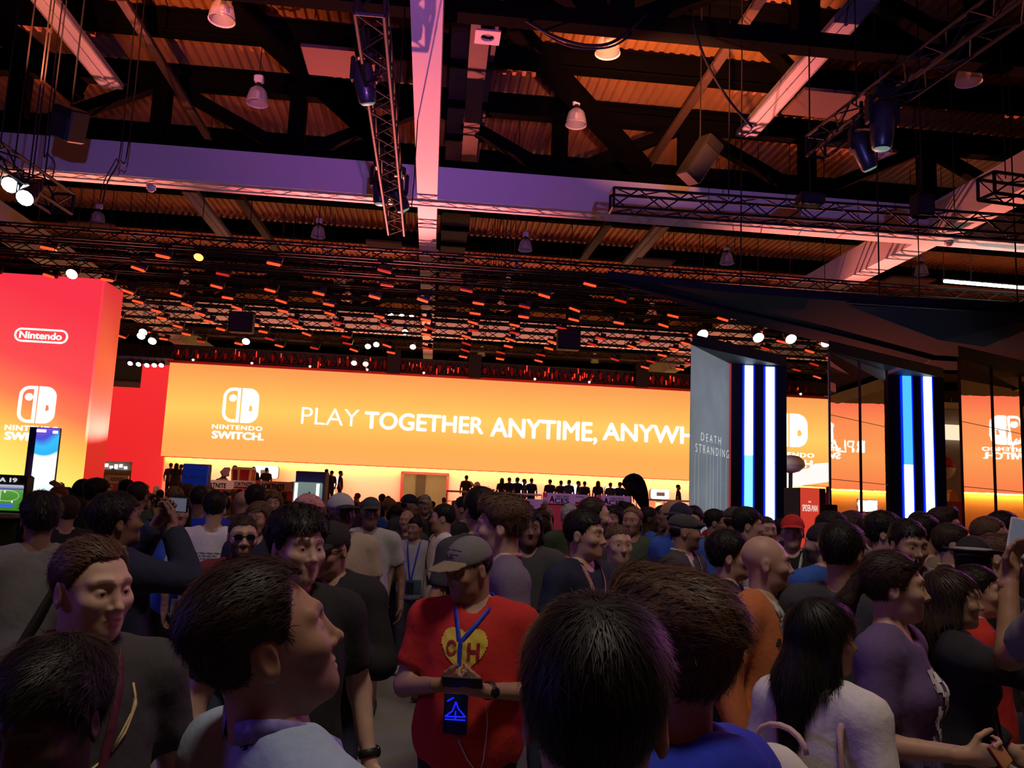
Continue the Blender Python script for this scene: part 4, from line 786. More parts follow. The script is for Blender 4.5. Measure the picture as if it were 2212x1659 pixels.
# ------------------------------------------------------------------ people: distance fields meshed by surface nets
def surfnet(fn, lo, hi, h):
    lo = np.asarray(lo, np.float32); n = np.ceil((np.asarray(hi)-lo)/h).astype(int)+1; B = 4
    nb = (n+B-1)//B; n = nb*B
    ax = [lo[i]+h*np.arange(n[i], dtype=np.float32) for i in range(3)]
    ca = [lo[i]+h*(B*np.arange(nb[i], dtype=np.float32)+(B-1)/2) for i in range(3)]
    Cx, Cy, Cz = np.meshgrid(*ca, indexing='ij'); cv = fn(np.stack([Cx.ravel(), Cy.ravel(), Cz.ravel()], 1)).reshape(nb)
    V = np.repeat(np.repeat(np.repeat(np.where(cv < 0, np.float32(-1), np.float32(1)), B, 0), B, 1), B, 2)
    act = np.argwhere(np.abs(cv) < h*B*1.35+.012)
    if len(act) == 0: return np.zeros((0, 3)), np.zeros((0, 4), int)
    g = np.arange(B); G = np.stack(np.meshgrid(g, g, g, indexing='ij'), -1).reshape(-1, 3)
    I = (act[:, None, :]*B+G[None]).reshape(-1, 3)
    P = np.stack([ax[0][I[:, 0]], ax[1][I[:, 1]], ax[2][I[:, 2]]], 1)
    V[I[:, 0], I[:, 1], I[:, 2]] = fn(P)
    s = V < 0; a = s[:-1, :-1, :-1]; al = a.copy(); an = a.copy()
    offs = [(i, j, k) for i in (0, 1) for j in (0, 1) for k in (0, 1)]
    m = [d-1 for d in n]
    for i, j, k in offs[1:]:
        q = s[i:i+m[0], j:j+m[1], k:k+m[2]]; al &= q; an |= q
    cells = np.argwhere(an & ~al); idx = np.full(m, -1, np.int32); idx[cells[:, 0], cells[:, 1], cells[:, 2]] = np.arange(len(cells))
    cvv = np.stack([V[cells[:, 0]+i, cells[:, 1]+j, cells[:, 2]+k] for i, j, k in offs], 1); O = np.array(offs, np.float32)
    pos = np.zeros((len(cells), 3), np.float32); cnt = np.zeros((len(cells), 1), np.float32)
    for p in range(8):
        for q in range(p+1, 8):
            if abs(O[p]-O[q]).sum() != 1: continue
            x = (cvv[:, p] < 0) != (cvv[:, q] < 0); d = cvv[:, p]-cvv[:, q]; tt = np.where(x, cvv[:, p]/np.where(d == 0, 1, d), 0)[:, None]
            pos += x[:, None]*(O[p]+tt*(O[q]-O[p])); cnt += x[:, None]
    vs = lo+h*(cells+pos/np.maximum(cnt, 1)); F = []
    for axn, (u, w) in ((0, (1, 2)), (1, (2, 0)), (2, (0, 1))):
        sl = [slice(None)]*3; sl[axn] = slice(0, m[axn]); A = s[tuple(sl)]; sl[axn] = slice(1, m[axn]+1); Bb = s[tuple(sl)]
        e = np.argwhere(A != Bb); e = e[(e[:, u] > 0) & (e[:, w] > 0) & (e[:, u] < m[u]) & (e[:, w] < m[w])]
        if len(e) == 0: continue
        sg = A[e[:, 0], e[:, 1], e[:, 2]]
        def at(du, dw): q = e.copy(); q[:, u] += du; q[:, w] += dw; return idx[q[:, 0], q[:, 1], q[:, 2]]
        qd = np.stack([at(-1, -1), at(0, -1), at(0, 0), at(-1, 0)], 1); qd[~sg] = qd[~sg][:, ::-1]; F.append(qd)
    F = np.concatenate(F); F = F[(F >= 0).all(1)]
    return vs.astype(float), F
def smin(a, b, k): h = np.maximum(k-np.abs(a-b), 0)/k; return np.minimum(a, b)-h*h*k*.25
def smax(a, b, k): return -smin(-a, -b, k)
def ell(p, c, r, R=None):
    q = p-np.asarray(c, np.float32)
    if R is not None: q = q@np.asarray(R, np.float32)
    r = np.asarray(r, np.float32); k0 = np.sqrt(((q/r)**2).sum(1))+1e-6; k1 = np.sqrt(((q/(r*r))**2).sum(1))+1e-6; return k0*(k0-1)/k1
def cone(p, a, b, r1, r2):
    a = np.asarray(a, np.float32); ba = np.asarray(b, np.float32)-a; pa = p-a; h = np.clip(pa@ba/(ba@ba), 0, 1)
    return np.sqrt(((pa-h[:, None]*ba)**2).sum(1))-(r1+(r2-r1)*h)
def sines(p, seed, f, st=(1, 1, 1)):
    rs = np.random.RandomState(seed); o = 0
    for i in range(7): o = o+np.sin(p@((rs.randn(3)*f*np.asarray(st)).astype(np.float32))+rs.rand()*6.28)
    return (o/7).astype(np.float32)
def head_sdf(p, fem=False, jaw=1.0, nose=1.0, neck=None, fine=True, old=0.0):
    w = .95 if fem else 1.0
    d = ell(p, (0, -.015, .033), (.0765*w, .096, .087)); d = smin(d, ell(p, (0, .030, -.028), (.060*w, .066, .086)), .05)
    d = smin(d, ell(p, (0, .034, -.078), (.050*w*jaw, .050, .040)), .035); d = smin(d, ell(p, (0, .074, -.099), (.021*jaw, .019, .017)), .03)
    xa = np.abs(p[:, 0]); q = p.copy(); q[:, 0] = xa
    d = smin(d, ell(q, (.046*w, .066, -.024), (.020, .020, .018)), .03)
    if fine:
        d = smin(d, cone(q, (.010, .092, .026), (.046, .074, .027), .009, .007), .022)
        d = smax(d, -ell(q, (.0315, .104, .005), (.020, .018, .0125)), .022)
        d = smin(d, ell(q, (.031, .079, .003), (.0155, .0135, .0125)), .007)
        d = smax(d, -ell(q, (.031, .0945, .0005), (.0120, .006, .0030)), .004)
    d = smin(d, cone(p, (0, .089, .014), (0, .103+.008*nose, -.030), .007, .0105), .016); d = smin(d, ell(p, (0, .107+.007*nose, -.033), (.0100, .0100, .0095)), .009)
    if fine:
        d = smin(d, ell(q, (.013, .098, -.037), (.0085, .0105, .008)), .007); d = smax(d, -ell(q, (.007, .1055, -.044), (.0035, .006, .005)), .004)
        d = smin(d, ell(p, (0, .0905, -.0625), (.023, .0105, .0062)), .008); d = smin(d, ell(p, (0, .0895, -.0735), (.019, .0105, .0072)), .007)
        d = smax(d, -ell(p, (0, .103, -.0678), (.023, .012, .0022)), .004)
    e = ell(q, (.0785*w, -.014, -.010), (.0085, .019, .033), ((.96, .28, 0), (-.28, .96, 0), (0, 0, 1)))
    if fine: e = smax(e, -ell(q, (.088*w, -.010, -.006), (.0065, .011, .019)), .006)
    d = smin(d, e, .008)
    if neck is not None:
        rn = .046 if fem else .054*min(jaw, 1.1); d = smin(d, cone(p, (0, -.022, -.060), neck, rn, rn*1.06), .03)
    return d
def hairline(y, st):
    nape = st.get('nape', -.075); fr = st.get('front', .062)
    ys = [-.20, -.085, -.05, -.034, -.030, .004, .010, .024, .040, .060, .085, .15]
    zs = [nape, nape, nape+.005, -.045, st.get('ear', .018), st.get('ear', .018), st.get('burn', -.012), .004, .034+st.get('rec', 0)*.6, fr+st.get('rec', 0), fr, fr]
    return np.interp(y, ys, zs).astype(np.float32)
def hair_sdf(p, st, seed):
    tt, ts = st.get('top', .016), st.get('side', .008); k = np.clip((p[:, 2]-.0)/.10, 0, 1); k = k*k*(3-2*k); t = ts+(tt-ts)*k
    r = np.asarray((.0765, .096, .087), np.float32); q = p-np.asarray((0, -.015, .033), np.float32)
    k0 = np.sqrt(((q/r)**2).sum(1))+1e-6; k1 = np.sqrt(((q/(r*r))**2).sum(1))+1e-6; d = k0*(k0-1)/k1
    comb = st.get('comb', (.5, 1, .35)); d = d-t
    if st.get('quiff'): d = smin(d, ell(p, (0, .052, .108), (.060, .045, .030+st['quiff'])), .03)
    if st.get('bun'): d = smin(d, ell(p, (0, -.125, .045), (.036, .040, .036)), .015)
    d = d-st.get('amp', .004)*sines(p, seed, st.get('freq', 110), comb)
    m = hairline(p[:, 1], st)-p[:, 2]
    if st.get('widow'): m = m+st['widow']*np.abs(p[:, 0])
    d = smax(d, m*.8, .012)
    L = st.get('long', 0)
    if L:
        b = st.get('bulk', 1.0); c = cone(p, (0, -.035, .04), (0, -.085, -.14), .090*b, .085*b); c = smin(c, cone(p, (0, -.085, -.14), (0, -.105, -.14-L), .085*b, .055*b), .05)
        q2 = p.copy(); q2[:, 0] = np.abs(q2[:, 0]); c = smin(c, cone(q2, (.070, -.01, .02), (.082*b, -.015, -.16), .030, .034), .03)
        c = c-.008*sines(p, seed+1, 75, (1, 1, .22)); c = smax(c, p[:, 1]-.028-.25*np.maximum(p[:, 2]-.02, 0)*2, .015); d = smin(d, c, .02)
    if st.get('tail'):
        c = cone(p, (0, -.11, .03), (0, -.16, -.06), .030, .034); c = smin(c, cone(p, (0, -.16, -.06), (0, -.15, -.26), .034, .014), .02); d = smin(d, c-.004*sines(p, seed+1, 90, (1, 1, .2)), .012)
    if st.get('curly'): d = d-.010*sines(p, seed+5, 150)
    return d
def rotm(ax, a):
    c, s = math.cos(a), math.sin(a); return np.array({'x': ((1, 0, 0), (0, c, -s), (0, s, c)), 'y': ((c, 0, s), (0, 1, 0), (-s, 0, c)), 'z': ((c, -s, 0), (s, c, 0), (0, 0, 1))}[ax])
def skin_mat(key, col, hair):
    k = 'skin %s' % key
    if k in _m: return _m[k]
    m = mat(k, col, .52, var=.10, scale=9, bump=.03); nt = m.node_tree; b = nt.nodes['Principled BSDF']; b.inputs['Subsurface Weight'].default_value = 0
    cur = [n for n in nt.nodes if n.type == 'MIX'][0].outputs['Result']
    for an, c2, f in (('lip', (col[0]*.75, col[1]*.46, col[2]*.46), .5), ('brow', hair, .9), ('beard', hair, 1.0)):
        a = nt.nodes.new('ShaderNodeAttribute'); a.attribute_name = an; mm = nt.nodes.new('ShaderNodeMath'); mm.operation = 'MULTIPLY'; mm.inputs[1].default_value = f; nt.links.new(a.outputs['Fac'], mm.inputs[0])
        x = nt.nodes.new('ShaderNodeMix'); x.data_type = 'RGBA'; nt.links.new(mm.outputs[0], x.inputs['Factor']); nt.links.new(cur, x.inputs['A']); x.inputs['B'].default_value = tuple(c2)+(1,); cur = x.outputs['Result']
    nt.links.new(cur, b.inputs['Base Color']); return m
def hair_mat(key, col):
    return mat('hair %s' % key, col, .62, var=.55, scale=60, bump=.35, stretch=(1, 1, .18), spec=.22)
SKIN = {'fair': (.56, .36, .28), 'light': (.47, .29, .21), 'tan': (.36, .205, .135), 'brown': (.20, .105, .065), 'dark': (.085, .045, .03)}
HAIR = {'black': (.010, .008, .008), 'dkbrown': (.030, .018, .012), 'brown': (.085, .048, .026), 'ltbrown': (.17, .10, .052), 'blond': (.40, .27, .13), 'grey': (.36, .34, .33), 'red': (.22, .07, .03), 'pink': (.55, .25, .25)}
CLOTH = {'black': (.016, .015, .017), 'charcoal': (.045, .046, .048), 'grey': (.16, .16, .165), 'ltgrey': (.36, .36, .37), 'white': (.66, .64, .66), 'navy': (.014, .018, .045), 'blue': (.03, .10, .42), 'royal': (.012, .03, .45), 'ltblue': (.30, .40, .55), 'red': (.50, .025, .02), 'maroon': (.13, .02, .025), 'purple': (.115, .075, .19), 'mauve': (.15, .125, .19), 'orange': (.50, .15, .05), 'green': (.05, .075, .045), 'khaki': (.24, .19, .12), 'tan': (.34, .28, .20), 'denim': (.05, .075, .13), 'yellow': (.75, .50, .04), 'pink': (.60, .33, .35), 'teal': (.04, .30, .33)}
def cloth_mat(c):
    if isinstance(c, str): return mat('cloth '+c, CLOTH[c], .88, var=.16, scale=45, bump=.12)
    return c
# hair styles
HS = {'short': dict(top=.018, side=.009), 'crop': dict(top=.008, side=.005, amp=.0015), 'thick': dict(top=.030, side=.016, amp=.007), 'quiff': dict(flow='back', top=.020, side=.008, quiff=.012, amp=.006), 'recede': dict(top=.012, side=.008, front=.074, rec=.010, flow='back'), 'messy': dict(top=.034, side=.018, amp=.010, freq=90, comb=(1, 1, 1)),
      'long': dict(top=.020, side=.018, long=.24, ear=-.03, burn=-.05), 'xlong': dict(top=.022, side=.020, long=.40, ear=-.03, burn=-.05, bulk=1.12), 'bun': dict(flow='back', top=.012, side=.010, bun=1), 'tail': dict(flow='back', top=.013, side=.010, tail=1, ear=.0), 'bob': dict(top=.024, side=.022, long=.03, ear=-.03, burn=-.05), 'curly': dict(top=.045, side=.040, curly=1, ear=-.02, nape=-.09), 'bald': None, 'swept': dict(flow='back', top=.030, side=.012, quiff=.016, amp=.007, comb=(1, .25, .6), freq=120, nape=-.085, ear=.004), 'fade': dict(top=.024, side=.006, amp=.005, nape=-.060, front=.084, rec=.016, flow='back')}
def strand_mat(key):
    k = 'hair strands %s' % key
    if k in _m: return _m[k]
    c = HAIR[key]; m = bpy.data.materials.new(k); m.use_nodes = True; nt = m.node_tree; b = nt.nodes['Principled BSDF']; b.inputs['Roughness'].default_value = .5; b.inputs['Specular IOR Level'].default_value = .28
    a = nt.nodes.new('ShaderNodeAttribute'); a.attribute_name = 'tone'; x = nt.nodes.new('ShaderNodeMix'); x.data_type = 'RGBA'; nt.links.new(a.outputs['Fac'], x.inputs['Factor'])
    x.inputs['A'].default_value = (c[0]*.5, c[1]*.5, c[2]*.5, 1); x.inputs['B'].default_value = (c[0]*1.9, c[1]*1.9, c[2]*1.9, 1); nt.links.new(x.outputs['Result'], b.inputs['Base Color']); _m[k] = m; return m
def strands(hobj, v, f, Rh, hcb, st, seed, d, key, capped):
    """fine ribbons of hair lying over the hair mass"""
    rs = np.random.RandomState(seed)
    n, wd, ln = (4600, .0014, .040) if d < 1.8 else (1900, .0023, .036) if d < 3.2 else (800, .0038, .034) if d < 5 else (230, .0072, .032)
    LL = st.get('long', 0); n = int(n*(1.6 if LL else 1)); K = 5 if d < 3.2 else 3
    if st.get('top', .016) < .010: ln *= .45
    fn = np.cross(v[f[:, 2]]-v[f[:, 0]], v[f[:, 3]]-v[f[:, 1]]); vn = np.zeros_like(v)
    for k in range(4): np.add.at(vn, f[:, k], fn)
    vn /= np.linalg.norm(vn, axis=1)[:, None]+1e-12
    c0 = np.array([0, -.015, .033]); out = v-c0; ok = ((vn*out).sum(1) > .25*np.linalg.norm(out, axis=1)) | (v[:, 2] < -.05)
    if capped: ok &= v[:, 2] < .028
    if not LL and st.get('ear', .018) > 0: ok &= ~((v[:, 2] < .050) & (v[:, 1] > -.042) & (v[:, 1] < .014) & (np.abs(v[:, 0]) > .05))
    I = np.nonzero(ok)[0]
    if len(I) == 0: return
    I = I[rs.randint(0, len(I), n)]; q = v[I]+rs.randn(n, 3)*.0015; nn = vn[I]; cr = np.array([0, -.055, .115])
    g = q-cr; fl = st.get('flow')
    if fl == 'back': g = np.where((q[:, 2] > .03)[:, None], np.array([[.25, -1, .05]]), g)
    else: g = g+np.where(((q[:, 1] > 0) & (q[:, 2] > .05))[:, None], np.array([[.10, .12, 0]]), 0)
    if LL: g = np.where((q[:, 2] < .03)[:, None], np.array([[0, 0, -1.0]])+rs.randn(n, 3)*.05, g); ln = ln*2.2
    if st.get('curly'): g = rs.randn(n, 3)
    g = g/(np.linalg.norm(g, axis=1)[:, None]+1e-9)+rs.randn(n, 3)*(.22 if not LL else .12); lens = ln*rs.uniform(.5, 1.15, n)[:, None]*np.where((np.abs(q[:, :1]) > .06) & (not LL), .55, 1); lift = rs.uniform(0, 1, n)[:, None]**2*(.012 if st.get('top', .016) > .026 else .006)
    P = []; T = []
    for k in range(K+1):
        P.append(q+nn*(.0012+lift*(k/K)**1.5)); t = g-nn*(g*nn).sum(1)[:, None]; t /= np.linalg.norm(t, axis=1)[:, None]+1e-9; T.append(np.cross(t, nn))
        q = q+t*lens/K
        e = (q-c0)/np.array([.0765, .096, .087])**2; e /= np.linalg.norm(e, axis=1)[:, None]; low = ((q[:, 2] < -.03) & bool(LL))[:, None]; nn = np.where(low, nn, nn*.35+e*.65); nn /= np.linalg.norm(nn, axis=1)[:, None]
    V = np.zeros((n, K+1, 2, 3))
    for k in range(K+1): w = wd*(1-.75*(k/K)**2)/2; V[:, k, 0] = P[k]-T[k]*w; V[:, k, 1] = P[k]+T[k]*w
    b = (np.arange(n)*(K+1)*2)[:, None]+(np.arange(K)*2)[None]; F = np.stack([b, b+1, b+3, b+2], -1).reshape(-1, 4)
    o = raw('hair_strands', (V.reshape(-1, 3)@Rh.T)+hcb, F, strand_mat(key), hobj, True, None, False); o['kind'] = 'stuff'
    at = o.data.attributes.new('tone', 'FLOAT', 'POINT'); at.data.foreach_set('value', np.repeat(rs.uniform(0, 1, n)**1.6, (K+1)*2).astype(np.float32))
def person(name_label, px, py, d, face, hyaw=None, hp=0.0, tilt=0.0, skin='light', hair=('short', 'dkbrown'), top=('tee', 'black'), legs=('pants', 'denim'), arms=None, fem=False, w=1.0, fat=1.0, jaw=1.0, beard=0.0, nose=1.0, cap=None, specs=None, lany=None, extra=None, level=None, group=None, ground=0.0, cat='person', off=(0, 0), seed=None):
    """px,py: head centre as seen in the frame; d: depth; face/hyaw: body/head heading in degrees from the line of sight, 0 = away, 90 = to the right"""
    va = math.degrees(YAW+math.atan((px-CX)/FPX)); hyaw = (face if hyaw is None else hyaw)+va; face = face+va
    hc = PD(px, py, d); H = min(2.0, max(1.45, (hc[2]-ground)+.122)); s = H/1.75
    L = level if level is not None else (0 if d < 4.7 else 1)
    hh, hb, hs = ((.0072, .021, .019), (.0105, .030, .023), (.014, .03, .028))[L]
    if d < 3.0: hh = .0056
    if d < 2.2: hh, hs = .0042, .014
    seed = seed if seed is not None else int(px*7+py*3) % 9973
    Rh = rotm('z', -math.radians(hyaw-face))@rotm('x', math.radians(hp))@rotm('y', math.radians(tilt))   # head in body frame
    pivot = np.array([0, -.012, 1.505]); hcb = pivot+Rh@np.array([0, .012, .118]); hcb[2] += 1.627-hcb[2] if abs(hp) < 1 and abs(tilt) < 1 else 0
    s = (hc[2]-ground)/hcb[2]; Rz = rotm('z', -math.radians(face)); o2 = Rz@np.array([hcb[0], hcb[1], 0])*s
    root = thing('person', name_label, cat, (hc[0]-o2[0], hc[1]-o2[1], ground), group)
    root.rotation_euler = (0, 0, -math.radians(face)); root.scale = (s, s, s)
    if fem: w = w*.90
    # pose: wrists and elbows in body frame (x right, y forward)
    A = dict(r=((.265*w, -.035, 1.125), (.275*w, .06, .88)), l=((-.265*w, -.035, 1.125), (-.275*w, .06, .88)))
    A.update(arms or {})
    SH = {'r': np.array([.178*w, -.012, 1.400]), 'l': np.array([-.178*w, -.012, 1.400])}
    def torso(p, o=0.0):
        t = ell(p, (0, .004, 1.255), (.168*w+o, .108*fat+o, .205+o)); t = smin(t, ell(p, (0, .012*fat, 1.06), (.147*w*fat+o, .108*fat+o, .17+o)), .09); t = smin(t, ell(p, (0, -.005, .93), (.163*w*max(1, fat*.95)+o, .112*fat+o, .13+o)), .08)
        if fem: q = p.copy(); q[:, 0] = np.abs(q[:, 0]); t = smin(t, ell(q, (.075, .085, 1.265), (.062+o, .055+o, .062+o)), .04)
        t = smin(t, cone(p, SH['l'], SH['r'], .060+o, .060+o), .06); q = p.copy(); q[:, 0] = np.abs(q[:, 0])
        return smin(t, cone(q, (0, -.02, 1.475), (.150*w, -.015, 1.418), .052+o*.7, .050+o), .04)
    def arm(p, k, o=0.0, upto=1.0, fore=True):
        S_, (E, Wr) = SH[k], A[k]; E = np.asarray(E); Wr = np.asarray(Wr)
        a = cone(p, S_, E, .054+o, .042+o)
        if fore: a = smin(a, cone(p, E, Wr, .043+o, .029+o), .02)
        return a
    LEG = {'r': ((.092*w, -.005, .90), (.100, .012, .50), (.105, -.02, .085)), 'l': ((-.092*w, -.005, .90), (-.100, .012, .50), (-.105, -.02, .085))}
    def legsd(p, o=0.0, a0=.084):
        t = None
        for k in 'rl':
            a, b, c = LEG[k]; q = smin(cone(p, a, b, a0*fat**.5+o, .058+o), cone(p, b, c, .056+o, .040+o), .03); t = q if t is None else np.minimum(t, q)
        return t
    kind, tcol = top[0], top[1]; lk, lcol = legs
    def body(p): # torso, arms and legs in one skin
        t = torso(p); t = smin(t, arm(p, 'r'), .03); t = smin(t, arm(p, 'l'), .03); t = smin(t, legsd(p), .05); return smin(t, cone(p, (0, -.02, 1.42), (0, -.015, 1.52), .050, .048), .03)
    long_ = kind in ('jacket', 'hoodie', 'long', 'open')
    off_ = {'tee': .014, 'tank': .012, 'long': .015, 'jacket': .022, 'hoodie': .028, 'open': .022}[kind]
    hem = {'tee': .83, 'tank': .86, 'long': .83, 'jacket': .80, 'hoodie': .82, 'open': .80}[kind]
    def shirt(p):
        fold = (.006+.006*np.clip((1.25-p[:, 2])/.3, 0, 1))*sines(p, seed, 30, (1, 1, .6))+.0045*sines(p, seed+9, 62, (1, 1, .8)) if L < 2 else 0
        t = torso(p, off_); t = smin(t, ell(p, (0, .008, .97), (.158*w*max(1, fat)+off_, .118*fat+off_, .22)), .05)
        for k in 'rl':
            S_, (E, Wr) = SH[k], [np.asarray(q, float) for q in A[k]]
            a = arm(p, k, off_+(.006 if not long_ else .002), fore=long_)
            if not long_:
                u = (E-S_)/np.linalg.norm(E-S_); a = smax(a, (p-S_)@u.astype(np.float32)-np.linalg.norm(E-S_)*.72, .008)
            else:
                u = (Wr-E)/np.linalg.norm(Wr-E); cut = smax(cone(p, E, Wr, .05+off_, .036+off_), (p-E)@u.astype(np.float32)-np.linalg.norm(Wr-E)*.94, .006); a = smin(smax(arm(p, k, off_+.002, fore=False), (p-E)@((E-S_)/np.linalg.norm(E-S_)).astype(np.float32)-.06, .02), cut, .02)
            t = smin(t, a, .035)
        t = t-fold
        t = smax(t, hem-p[:, 2], .010)
        nr = {'hoodie': .066, 'jacket': .066, 'open': .070}.get(kind, .063)
        t = smax(t, -cone(p, (0, -.016, 1.485), (0, -.005, 1.66), nr, nr+.02), .010); t = smax(t, -ell(p, (0, .062, 1.50), (.052, .062, .058 if kind != 'tank' else .10)), .012)
        if kind == 'hoodie': t = smin(t, ell(p, (0, -.105, 1.455), (.115, .060, .075)), .03); t = smax(t, -cone(p, (0, 0, 1.47), (0, .01, 1.66), .062, .085), .01)
        if kind == 'open': t = smax(t, -smax(np.abs(p[:, 0])-.055-.05*np.clip((1.45-p[:, 2])/.6, 0, 1), -p[:, 1]+.0, .01), .012)
        return t
    # ---------------- body mesh (head part fine, rest coarser)
    sk = skin_mat('%s %s' % (skin, hair[1]), SKIN[skin], HAIR[hair[1]])
    nb_l = Rh.T@(np.array([0, -.020, 1.445])-hcb)
    fh = lambda p: head_sdf(p, fem, jaw, nose, nb_l, L < 2)
    lo = np.minimum((-.105, -.145, -.155), nb_l-.085); hi = np.maximum((.105, .145, .145), nb_l+.085)
    hv, hf = surfnet(fh, lo, hi, hh)
    attr = {}
    ax_, y, z = np.abs(hv[:, 0]), hv[:, 1], hv[:, 2]
    brow = np.exp(-((z-.0265-.006*np.sin(np.clip(ax_/.055, 0, 1)*3.0))/.0042)**2)*np.clip((ax_-.010)/.006, 0, 1)*np.clip((.055-ax_)/.010, 0, 1)*(y > .045)
    lip = np.exp(-(np.abs((z+.068)/.0105))**4)*np.clip((.026-ax_)/.005, 0, 1)*(y > .06)
    bd = np.zeros(len(hv))
    if beard:
        bd = beard*np.clip((-.022-z+(.02-ax_)*.0-np.clip(y-.03, -.05, 0)*.0)/.02, 0, 1)*np.clip((z+.135)/.02, 0, 1)*np.clip((y+.008)/.018, 0, 1)*(1-lip); bd = np.where((ax_ < .016) & (z > -.055) & (y > .09), bd*(z < -.047), bd)*np.where((ax_ < .03) & (z > -.042), 0, 1)
    hvb = (hv@Rh.T)+hcb
    ext = np.array([p for k in 'rl' for p in A[k]]); blo = np.minimum((-.26*w*max(1, fat), -.19*fat, .02), ext.min(0)-.07); bhi = np.maximum((.26*w*max(1, fat), .19*fat, 1.56), ext.max(0)+.07)
    bv, bf = surfnet(body, blo, bhi, hb)
    VV, FF = [hvb, bv], [hf, bf+len(hvb)]; n = len(hvb)+len(bv)
    # hands: palm, four fingers and a thumb each
    for k in 'rl':
        E, Wr = [np.asarray(q, float) for q in A[k]]; dr = (Wr-E)/np.linalg.norm(Wr-E); sg = 1 if k == 'r' else -1
        ho = A.get('hand_'+k, {}); pn = np.asarray(ho.get('palm', (-sg, 0, 0)), float); dr = np.asarray(ho.get('dir', dr), float); dr /= np.linalg.norm(dr); pn = pn-dr*(pn@dr); pn /= np.linalg.norm(pn)+1e-9; th = np.cross(dr, pn)*sg; cu = ho.get('curl', .45)
        segs = []
        for i, (off, ln) in enumerate(((.030, .94), (.010, 1.0), (-.010, .95), (-.029, .78))):
            q = Wr+dr*.088+th*off; ang = 0
            for j, sl in enumerate((.044, .027, .022)):
                ang += cu*(.9, 1.0, .8)[j]; v = dr*math.cos(ang)+pn*math.sin(ang)+th*off*.6*(1-cu); q2 = q+v*sl*ln; segs.append((q, q2, (.0088, .0080, .0072)[j], (.0080, .0072, .0062)[j])); q = q2
        tq = Wr+dr*.022+th*.026
        for j, (sl, v) in enumerate(((.042, dr*.60+th*.75+pn*.25), (.032, dr*.85+th*.32+pn*.35), (.026, dr*.9+th*.05+pn*(.35+.3*cu)))): v = v/np.linalg.norm(v); q2 = tq+v*sl; segs.append((tq, q2, (.0125, .0105, .0092)[j], (.0105, .0092, .0078)[j])); tq = q2
        Rp = np.stack([th, dr, pn], 1)
        def hand(p):
            t = ell(p, Wr+dr*.055, (.042, .054, .0165), Rp); t = smin(t, cone(p, Wr-dr*.03, Wr+dr*.02, .029, .026), .02)
            for a, b, r1, r2 in segs: t = smin(t, cone(p, a, b, r1, r2), .006)
            return t
        pts = np.array([q for sgm in segs for q in sgm[:2]]+[Wr-dr*.05]); gh = (.006, .0105, .02)[L]
        if L < 2:
            v_, f_ = surfnet(hand, pts.min(0)-.035, pts.max(0)+.035, gh); VV.append(v_); FF.append(f_+n); n += len(v_)
    V, F = np.concatenate(VV), np.concatenate(FF)
    if L == 2:
        return dict(root=root, V=V, F=F, sk=sk, shirt=shirt, legsd=legsd, Rh=Rh, hcb=hcb, blo=blo, bhi=bhi, hs=hs, st=HS[hair[0]], seed=seed, fem=fem, w=w, fat=fat, cap=cap, s=s)
    bo = raw('body', V, F, sk, root, True, None, False); me = bo.data
    for an, arr in (('brow', brow*(.85 if hair[1] not in ('blond', 'grey') else .4)), ('lip', lip*.8), ('beard', bd)):
        at = me.attributes.new(an, 'FLOAT', 'POINT'); full = np.zeros(len(V), np.float32); full[:len(arr)] = arr; at.data.foreach_set('value', full)
    # eyes
    for sx in (-1, 1):
        c = hcb+Rh@np.array([sx*.031, .0795, .0018]); ax = Rh@np.array([sx*.05, 1, 0]); mb = MB()
        mb.lathe(c, [(.002, -.0115), (.008, -.0085), (.0115, 0), (.0100, .0058), (.0074, .0090)], 12, ax, 0); mb.lathe(c, [(.0074, .0090), (.0038, .0112), (.0004, .0117)], 12, ax, 1)
        raw('eye', mb.v, mb.f, [mat('eye white', (.36, .32, .31), .3), mat('dark iris', (.03, .018, .012), .15)], root, True, mb.mi, False)
    # hair
    st = HS[hair[0]] if not isinstance(hair[0], dict) else hair[0]
    if st is not None:
        LL = st.get('long', 0); lo = (-.14, -.22 if (LL or st.get('bun') or st.get('tail')) else -.15, (-.24-LL) if LL else (-.30 if st.get('tail') else -.11)); hi = (.14, .14, .20)
        fnh = lambda p: hair_sdf(p, st, seed)
        if LL: # drape over the shoulders instead of through them
            def fnh(p):
                return smax(hair_sdf(p, st, seed), -(torso(((p@Rh.T.astype(np.float32))+hcb.astype(np.float32)).astype(np.float32), off_+.004)), .02)
        if cap:
            fn0 = fnh; fnh = lambda p: smax(fn0(p), p[:, 2]-.032, .006)
        v_, f_ = surfnet(fnh, lo, hi, hh*1.5)
        ho_ = raw('hair', (v_@Rh.T)+hcb, f_, hair_mat(hair[1], HAIR[hair[1]]), root, True, None, False)
        strands(ho_, v_, f_, Rh, hcb, st, seed, d, hair[1], bool(cap))
    # clothes
    slo, shi = blo-.06, bhi+.06; slo[2] = max(slo[2], hem-.05); shi[2] = max(1.56, ext[:, 2].max()+.09)
    v_, f_ = surfnet(shirt, slo, shi, hs); shirt_o = raw({'tee': 't_shirt', 'tank': 'vest_top', 'long': 'long_sleeved_top', 'jacket': 'jacket', 'hoodie': 'hooded_top', 'open': 'open_jacket'}[kind], v_, f_, cloth_mat(tcol), root, True, None, False)
    if kind == 'open':
        under = lambda p: smax(smax(smin(torso(p, .010), ell(p, (0, .008, .97), (.158*w, .122*fat, .22)), .05)-.004*sines(p, seed+2, 30, (1, 1, .5)), .84-p[:, 2], .01), -smin(cone(p, (0, -.016, 1.49), (0, 0, 1.66), .062, .08), ell(p, (0, .062, 1.50), (.05, .06, .055)), .01), .01)
        v_, f_ = surfnet(under, (-.24, -.18, .8), (.24, .2, 1.55), hs); raw('t_shirt', v_, f_, cloth_mat(top[2]), root, True, None, False)
    lz = .47 if lk == 'shorts' else .03
